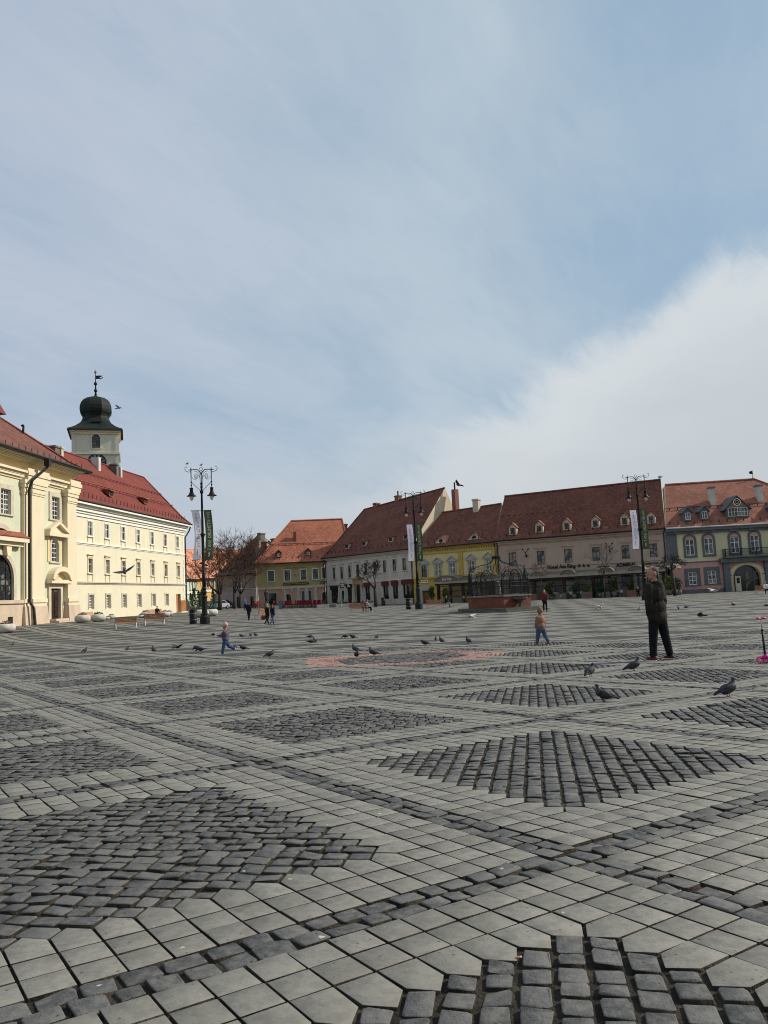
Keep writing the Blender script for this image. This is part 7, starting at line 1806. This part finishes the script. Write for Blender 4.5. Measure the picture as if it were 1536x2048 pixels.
# ================================================================= bare trees
BARK = mat('dark_bark', (.055, .042, .034), (.03, .024, .02), 6, .9, .6, 25); BARK2 = mat('reddish_twigs', (.13, .065, .045), (.08, .045, .035), 6, .9)
def tree(u, d, H, seed, lab, lean=0., r0=.22, fork=1.6, spread=.55, depth=7, twig=None, ang=(.25, .65), up=.12, lenk=.8, first=None, rmin=.016):
    rr = random.Random(seed); p = GD(u, d); o = thing('bare_tree', lab, 'tree', p, 0, 'bare trees'); t = MB(); c = MB()
    def grow(q, dr, L, r, lv, maxd):
        r = max(r, rmin)
        segs = 3 if lv < 3 else 2; pts = [q]; rs = [r]; a = q; dd = dr
        for s in range(segs):
            dd = (dd+Vector((rr.gauss(0, .1), rr.gauss(0, .1), rr.gauss(0, .05)+up*.35))).normalized(); a = a+dd*L/segs; pts.append(a); rs.append(r*(1-.35*(s+1)/segs))
        (t if lv < 2 else c).tube(pts, rs, 6 if lv < 3 else (4 if lv < 5 else 3), cap=lv < 2)
        if lv >= maxd: return
        n = 2 if lv < 2 else rr.choice((2, 3, 3))
        for i in range(n):
            an = rr.uniform(*ang); az_ = rr.uniform(0, 2*math.pi) if n > 2 else rr.uniform(-.7, .7)+math.pi*i
            x = dd.orthogonal().normalized(); y = dd.cross(x); nd = (dd*math.cos(an)+(x*math.cos(az_)+y*math.sin(az_))*math.sin(an)).normalized()
            grow(a, nd, L*rr.uniform(lenk-.12, lenk+.08), rs[-1]*rr.uniform(.62, .78), lv+1, maxd)
        if lv > 1:
            for k in range(2):
                m = pts[1].lerp(pts[-1], rr.random()); nd = (dd*.6+Vector((rr.gauss(0, 1), rr.gauss(0, 1), rr.gauss(.2, .7))).normalized()*.8).normalized()
                if lv+2 <= maxd+1: grow(m, nd, L*.55, rs[-1]*.45, min(lv+2, maxd), maxd)
    base = Vector((0, 0, -.1)); top = Vector((lean*fork, 0, fork)); t.tube([base-Vector((0, 0, .2)), base.lerp(top, .3)+Vector((.03, 0, 0)), top], [r0*1.25, r0, r0*.85], 8)
    dirs = first or [(-.55, .1, 1), (.45, -.1, 1), (.0, .5, 1.1)]
    L0 = (H-fork)*.30
    for f in dirs: grow(top-Vector((0, 0, .08)), Vector(f).normalized(), L0, r0*.6, 1, depth)
    lpart('trunk', t, BARK, o, True); lpart('crown', c, twig or BARK2, o); return o
tree(439.5, 124, 9.6, 5, 'large reddish bare tree spreading in front of the orange house', .05, .34, 2.4, first=[(-.8, .1, 1), (.55, 0, 1.1), (.0, .4, 1.3), (-.15, -.3, 1.5)], depth=7)
tree(468, 133, 10.6, 8, 'tallest bare tree, its thin top above the roofs left of the ochre house', .04, .24, 2.6, first=[(-.35, .1, 1.5), (.3, 0, 1.6), (.0, .3, 2), (.7, .1, 1)], depth=7, lenk=.84)
tree(479, 136, 9.2, 17, 'dark bare tree against the shaded old house', .1, .22, 2.4, first=[(-.3, .1, 1.3), (.6, 0, 1.2), (.1, -.3, 1.6)], depth=6, twig=BARK)
tree(751.5, 112, 7.0, 21, 'forked bare tree with small rounded crown in front of the white house', .0, .26, 2.6, first=[(-.95, 0, 1.0), (.22, 0, 1.2)], depth=7, twig=BARK, lenk=.72)
tree(1210, 104, 7.6, 31, 'slender bare tree with thin upright twigs in front of the pink hotel', .0, .1, 2.6, first=[(-.4, 0, 1.4), (.3, .1, 1.5), (0, -.2, 1.6)], depth=5, lenk=.78, twig=BARK, rmin=.009)
tree(1350, 97, 5.8, 44, 'dark bare tree with a dense round head at the right end of the hotel', -.05, .2, 3.1, first=[(-.8, 0, .7), (.8, .1, .7), (0, -.3, 1), (.2, .4, 1)], depth=6, twig=BARK, lenk=.7, up=-.02, ang=(.3, .8))
tree(1085, 104, 5.5, 50, 'spindly young bare tree left of the walking man in red', .0, .05, 2.6, first=[(-.3, 0, 1.4), (.3, .1, 1.5)], depth=5, lenk=.74)
tree(399, 140, 7, 61, 'small bare tree behind the tall lamp at the mouth of the side street', .0, .12, 2, first=[(-.3, 0, 1.4), (.5, .1, 1.2)], depth=5)

# ================================================================= pigeons
def pigeon_mat():
    m = bpy.data.materials.new('pigeon_feathers'); m.use_nodes = True; n = NT(m.node_tree); b = m.node_tree.nodes['Principled BSDF']; b.inputs['Roughness'].default_value = .6; b.inputs['Specular IOR Level'].default_value = .15
    ob = n.n('ShaderNodeTexCoord').outputs['Object']; X, Y, Z = n.sep(ob); nz = n.noise(ob, 34, 4, .6)
    oi = n.n('ShaderNodeObjectInfo').outputs['Random']
    body = n.mix(n.mr(nz, .35, .62), (.013, .014, .016), (.055, .058, .064)); body = n.mix(n.m('MULTIPLY', oi, .5), body, (.03, .03, .033))
    neck = n.mix(n.mr(nz, .4, .6), (.02, .07, .055), (.09, .04, .09))
    col = n.mix(n.m('MULTIPLY', n.mr(Y, .03, .06), n.mr(Z, .1, .14)), body, neck)
    col = n.mix(n.mr(Z, .195, .205), col, (.045, .05, .06)); col = n.mix(n.mr(Y, -.13, -.15), col, (.015, .015, .018))
    n.l(col, b.inputs['Base Color']); return m
PM = pigeon_mat(); WM = mat('pigeon_wing', (.052, .055, .062), (.012, .013, .015), 38, .6, .3, 60); WHM = mat('white_feathers', (.62, .6, .56), (.4, .38, .36), 14, .7); PINKL = mat('pigeon_leg', (.22, .06, .05), None, 4, .6)
def make_pigeon(pose):
    o = thing('pigeon', 'x', 'pigeon')
    hd = dict(up=(0, .085, .215), peck=(0, .165, .06), turn=(.02, .07, .2), squat=(0, .1, .15))[pose]; hd = Vector(hd); bz = .1 if pose != 'squat' else .075
    tl = R(22 if pose == 'up' else (-6 if pose == 'peck' else 10))
    balls = [((0, 0, bz), (.06, .108, .06), tl, 'X'), ((0, .055, bz+.022), (.052, .058, .058)), (tuple(hd), (.022, .029, .024))]
    caps = [((0, .065, bz+.03), tuple(hd), .036, .019), ((0, -.08, bz-.005), (0, -.19, bz-.06 if pose != 'peck' else bz+.02), .03, .014)]
    link('body', blob_mesh('body', balls, caps, .0085, PM), o)
    b = MB(); f = Vector((0, 1, -.15)) if pose != 'peck' else Vector((0, .6, -1)); f.normalize(); b.tube([hd+f*.02, hd+f*.045], [.007, .002], 6); lpart('beak', b, POST, o)
    for s in (-1, 1):
        t = -.035 if pose != 'peck' else .02
        link('wing', blob_mesh('wing', [((s*.05, -.012, bz+.006), (.015, .09, .042), tl, 'X')], [((s*.045, -.06, bz-.018), (s*.016, -.175, bz-.045+(.06 if pose == 'peck' else 0)), .02, .007)], .008, WM), o)
        b = MB(); x = s*.02; b.tube([(x, .0, bz-.03), (x, .005, .03), (x, -.005, .006)], .0035, 5)
        for q in (-.35, 0, .35): b.tube([(x, -.005, .006), (x+math.sin(q)*.03, -.005+math.cos(q)*.03, .003)], .0035, 4)
        b.tube([(x, -.005, .006), (x, -.022, .003)], .003, 4); lpart('leg', b, PINKL, o)
    return o
def make_flyer(body=None, wing=None, flap=.5):
    o = thing('pigeon', 'x', 'pigeon'); link('body', blob_mesh('body', [((0, 0, 0), (.045, .11, .048)), ((0, .11, .025), (.021, .027, .023))], [((0, .05, 0), (0, .11, .025), .036, .02), ((0, -.08, 0), (0, -.2, -.01), .032, .03)], .009, body or PM), o)
    for s in (-1, 1):
        P = [(0, .06), (.13, .09), (.24, .04), (.33, -.06), (.2, -.07), (.1, -.09), (0, -.07)]; b = MB()
        up = lambda x, y: Vector((s*(x*math.cos(flap)+.03), y, x*math.sin(flap)+.01))
        b.poly([up(x, y) for x, y in P]); b.poly([up(x, y)+Vector((0, 0, .006)) for x, y in P][::-1])
        n = len(P)
        for i in range(n): b.poly([up(*P[i]), up(*P[(i+1) % n]), up(*P[(i+1) % n])+Vector((0, 0, .006)), up(*P[i])+Vector((0, 0, .006))])
        lpart('wing', b, wing or WM, o)
    b = MB(); b.hexa([(-.025, -.18, -.01), (.025, -.18, -.01), (.06, -.27, -.015), (-.06, -.27, -.015), (-.025, -.18, -.003), (.025, -.18, -.003), (.06, -.27, -.009), (-.06, -.27, -.009)]); lpart('tail', b, wing or WM, o)
    return o
def pigeons():
    pr = {k: make_pigeon(k) for k in ('up', 'peck', 'turn', 'squat')}; used = set()
    L = [(1209, 1403, 'up', (-.93, .3), .86, 'largest pigeon in the foreground, grey with iridescent green neck, facing left'),
         (1457, 1394, 'up', (.97, .2), .95, 'grey pigeon with a pinkish neck facing right near the right edge'),
         (1181, 1354, 'turn', (.65, .75), 1.0, 'grey pigeon with its tail towards the viewer, left of the dark brown one'),
         (1268, 1342, 'up', (.95, .15), 1.0, 'dark brownish pigeon walking right, just before the man in the olive jacket'),
         (711, 1304, 'up', (-.8, .5), 1., 'dark pigeon with raised head inside the red paving patch, behind another'), (714, 1316, 'up', (.3, -1), 1., 'speckled pigeon facing the viewer on the red paving patch'), (747, 1312, 'up', (-.9, .2), 1.05, 'black pigeon facing left, right of the pair on the red patch'),
         (540, 1313, 'squat', (.8, .5), 1.1, 'pale-tailed pigeon alone between the toddler and the red patch'), (487, 1300, 'squat', (-.9, -.2), 1.15, 'plump dark pigeon just right of the toddler'), (470, 1300, 'turn', (-.3, .9), 1.0, 'small dark pigeon close behind the toddler heel'),
         (393, 1301, 'peck', (-.8, .5), 1.1, 'dark pigeon left of the toddler, behind its neighbour'), (402, 1304, 'peck', (-.95, -.1), 1.05, 'black pigeon left of the toddler, nearest to it'), (307, 1305, 'up', (-.6, .8), 1.1, 'upright black pigeon far left of the toddler'), (255, 1302, 'turn', (.1, .9), .95, 'small dark pigeon second from the left'), (170, 1305, 'turn', (.4, .8), 1., 'whitish pigeon at the left of the square'), (25, 1292, 'turn', (.4, .8), .9, 'tiny dark pigeon at the far left edge'),
         (427, 1272, 'peck', (.9, .3), 1., 'low pigeon behind the toddler in the middle distance'), (483, 1274, 'squat', (-.9, .2), 1., 'grey and white pigeon behind the toddler on the right'), (501, 1273, 'turn', (-.5, .8), .85, 'small pigeon left of the dark one behind the toddler'), (511, 1273, 'up', (-.7, .6), 1.0, 'dark upright pigeon rightmost of those behind the toddler'),
         (622, 1288, 'peck', (.9, .2), 1.05, 'grey pigeon feeding, left of a close pair'), (629, 1285, 'up', (-.5, .7), 1., 'pigeon standing right behind the feeding grey one'), (620, 1277, 'peck', (.8, .4), 1., 'pigeon with lowered head above the close pair'),
         (691, 1277, 'peck', (-.95, .1), 1., 'dark pigeon with stretched body left of the plump black one'), (706, 1277, 'squat', (-.95, -.1), 1.15, 'plump black pigeon beyond the red patch'), (754, 1278, 'turn', (.5, .8), .95, 'grey upright pigeon beyond the red patch, alone'),
         (850, 1290, 'squat', (-.95, .1), 1.1, 'black pigeon leaning left above the red patch right part'), (872, 1283, 'up', (.0, 1), .85, 'small grey pigeon between two black ones'), (883, 1286, 'up', (-.5, .9), 1., 'black upright pigeon in the middle of three'), (937, 1287, 'up', (-.5, .9), 1.05, 'black upright pigeon rightmost of the row before the fountain'),
         (1278, 1222, 'up', (.7, .6), 1.1, 'small dark pigeon left of the man at shoulder height'), (1357, 1219, 'up', (.1, 1), 1.1, 'distant upright pigeon right of the man'), (1373, 1217, 'peck', (-.9, .3), 1.05, 'distant pigeon pecking right of the man'), (1467, 1212, 'up', (-.9, .2), 1.15, 'distant black pigeon facing left near the arched doorway'), (1534, 1214, 'peck', (-.9, .2), 1.1, 'pigeon cut by the right edge, above the scooter'),
         (1240, 1195, 'peck', (-.9, .2), 1.1, 'tiny pigeon at the foot of the terracotta planter')]
    for u, v, k, f, s, lab in L:
        src = pr[k]; c = src if k not in used else dup(src); used.add(k); c.location = GP(u, v); c.rotation_euler = (0, 0, toward(*f)); c.scale = (s,)*3; c['label'] = lab; c['group'] = 'pigeons on the square'
    fl = make_flyer(flap=.28); fw = make_flyer(WHM, WHM, .25); used = False
    F_ = [(355, 1294, GP(355, 1299).y, (.6, .7), 1.15, 'grey pigeon landing with raised wings left of the toddler', None), (250, 1144, 30, (.25, -1), 1.25, 'pigeon in flight in front of the pale yellow facade', (-.5, .3, 0)), (238, 816, 60, (.5, .8), 1.3, 'small bird in flight right of the tower dome', (.3, .5, 0)), (1401, 1231, 38, (-.9, .4), 1.3, 'dark pigeon gliding low over the paving right of the man', (0, .1, 0)),
          (404, 1127, 66, (-.6, -.6), 1.6, 'bird flying just below the white banner', (.2, .3, 0)), (413, 1131, 67, (.6, .6), 1.4, 'bird flying just right of the lamp shaft, below the olive banner', (.1, .2, 0)), (403, 1142, 68, (-.7, .5), 1.6, 'lower of the two birds left of the lamp shaft', (.2, .3, 0)), (917, 970, 70, (-.8, .6), 2.0, 'dark pigeon fluttering beside the tall brick chimney', (.2, .4, 0)), (1226, 1103, 78, (.5, .8), 1.2, 'small bird flying before the hotel wall between two windows', (.2, .3, 0))]
    for u, v, d, f, s, lab, rot in F_:
        c = fl if not used else dup(fl); used = True; p = W(u, v, d); c.location = p; c.rotation_euler = ((rot or (0, 0, 0))[0], (rot or (0, 0, 0))[1], toward(*f)); c.scale = (s,)*3; c['label'] = lab; c['group'] = 'pigeons in flight'
    p = GP(941, 1237); fw.location = p+Vector((0, 0, .16)); fw.rotation_euler = (.2, 0, toward(-.7, .6)); fw.scale = (1.7,)*3; fw['label'] = 'white pigeon with open wings alighting before the fountain'; fw['group'] = 'pigeons in flight'
    p = GP(1426, 1184); q = W(1430, 1181, 100); w = dup(fw, q, toward(.9, .3), 'white bird with open wings at the foot of the salmon wall'); w.scale = (3.2,)*3
    # perched on the left lamp
    for u, v, d, lab in ((374.5, 927.5, 64.6, 'bird perched on the left scroll of the tall left lamp'), (402.6, 930, 64.9, 'bird perched on the top ring of the tall left lamp')):
        c = dup(pr['up'], W(u, v, d)-Vector((0, 0, .1)), toward(.5, .8), lab, 1.1); c['group'] = 'pigeons perched on the lamp'
pigeons()

# ================================================================= dog, scooter, cigarette end, cans
def dog():
    p = GP(1197, 1222); o = thing('dog', 'small fluffy cream dog trotting right across the empty square', 'dog', p, toward(.98, .1)); s = 1.15
    fur = mat('cream_fur', (.6, .52, .42), (.42, .35, .28), 30, .95, .8, 60); B = [((0, .02, .27), (.085, .2, .09)), ((0, .16, .28), (.085, .09, .1)), ((0, .29, .4), (.06, .07, .062)), ((0, .35, .385), (.03, .05, .03)), ((.045, .27, .4), (.018, .03, .05)), ((-.045, .27, .4), (.018, .03, .05))]
    C = [((0, .17, .3), (0, .27, .38), .07, .055), ((0, -.17, .3), (0, -.27, .42), .025, .035), ((0, -.27, .42), (0, -.2, .5), .035, .03)]
    for x, y, k, f, a in ((-.055, .16, .02, .06, .0), (.055, .16, -.0, -.03, .02), (-.055, -.14, -.04, -.09, .0), (.055, -.14, .03, .03, .015)): C += [((x, y, .24), (x, y+k, .13), .045, .028), ((x, y+k, .13), (x, y+f, .03+a), .026, .022), ((x, y+f, .025+a), (x, y+f+.03, .02+a), .024, .02)]
    link('body', blob_mesh('body', B, C, .016, fur), o); b = MB(); b.lathe([(.004, -.01), (.014, 0), (.004, .012)], 6, (0, .4, .39)); lpart('nose', b, POST, o); o.scale = (s,)*3
dog()
def scooter():
    p = GP(1521, 1327); S = hpx(p, 92)/.78; PK = mat('pink_plastic', (.75, .03, .16), (.6, .02, .12), 3, .35, spec=.6); PKL = mat('magenta_plastic', (.5, .02, .22), None, 3, .35); BLK = POST
    o = thing('kick_scooter', 'pink three-wheeled child scooter with black steering column, at the right edge', 'scooter', p, R(-12))
    V = lambda x, y, z: Vector((x*S, y*S, z*S))
    for y in (-.0, ):
        pass
    for x in (-.0, .17):
        b = MB(); c = V(x, 0, .06); b.tube([c+V(0, -.018, 0), c+V(0, .018, 0)], .06*S, 20); w = lpart('front_wheel', b, PK, o)
        b = MB(); b.tube([c+V(0, -.021, 0), c+V(0, .021, 0)], .018*S, 8)
        for k in range(6):
            a = k*math.pi/3; b.tube([c+V(.036*math.cos(a), -.021, .036*math.sin(a)), c+V(.036*math.cos(a), .021, .036*math.sin(a))], .009*S, 6)
        lpart('hub', b, M['wframe'], w)
    b = MB(); b.tube([V(.0, 0, .07), V(.06, -.0, .1), V(.085, 0, .11), V(.12, 0, .1), V(.17, 0, .07)], [.02*S, .035*S, .045*S, .035*S, .02*S], 10); lpart('axle_cover', b, PKL, o, True)
    b = MB(); b.hexa([V(.04, -.06, .05), V(.14, -.06, .05), V(.3, .45, .05), (V(.22, .45, .05)), V(.04, -.06, .075), V(.14, -.06, .075), V(.3, .45, .075), V(.22, .45, .075)]); lpart('deck', b, PK, o)
    b = MB(); c = V(.27, .5, .035); b.tube([c+V(-.02, 0, 0), c+V(.02, 0, 0)], .035*S, 14); lpart('rear_wheel', b, PK, o)
    b = MB(); b.tube([V(.085, 0, .1), V(.078, 0, .55)], .018*S, 10); b.tube([V(.078, 0, .55), V(.078, 0, .57)], .025*S, 10); lpart('column', b, BLK, o, True)
    b = MB(); b.tube([V(.078, 0, .56), V(.075, 0, .75)], .009*S, 8); lpart('stem', b, STEEL, o, True)
    for s in (-1, 1): b = MB(); b.tube([V(.075+s*.012, 0, .755+s*.0), V(.075+s*.075, 0, .757+s*.006)], .017*S, 10); lpart('grip', b, PK, o, True)
scooter()
def litter():
    p = GP(1037, 1917); o = thing('cigarette_end', 'orange and white cigarette end lying on the foreground joint', 'cigarette end', p+Vector((0, 0, .004)), R(6)); b = MB(); b.tube([(-.007, 0, 0), (.006, 0, 0)], .0035, 8); lpart('filter', b, mat('cork_filter', (.55, .22, .07), None), o); b = MB(); b.tube([(.006, 0, 0), (.011, .0, 0)], .0034, 8); lpart('stub', b, M['wframe'], o)
litter()
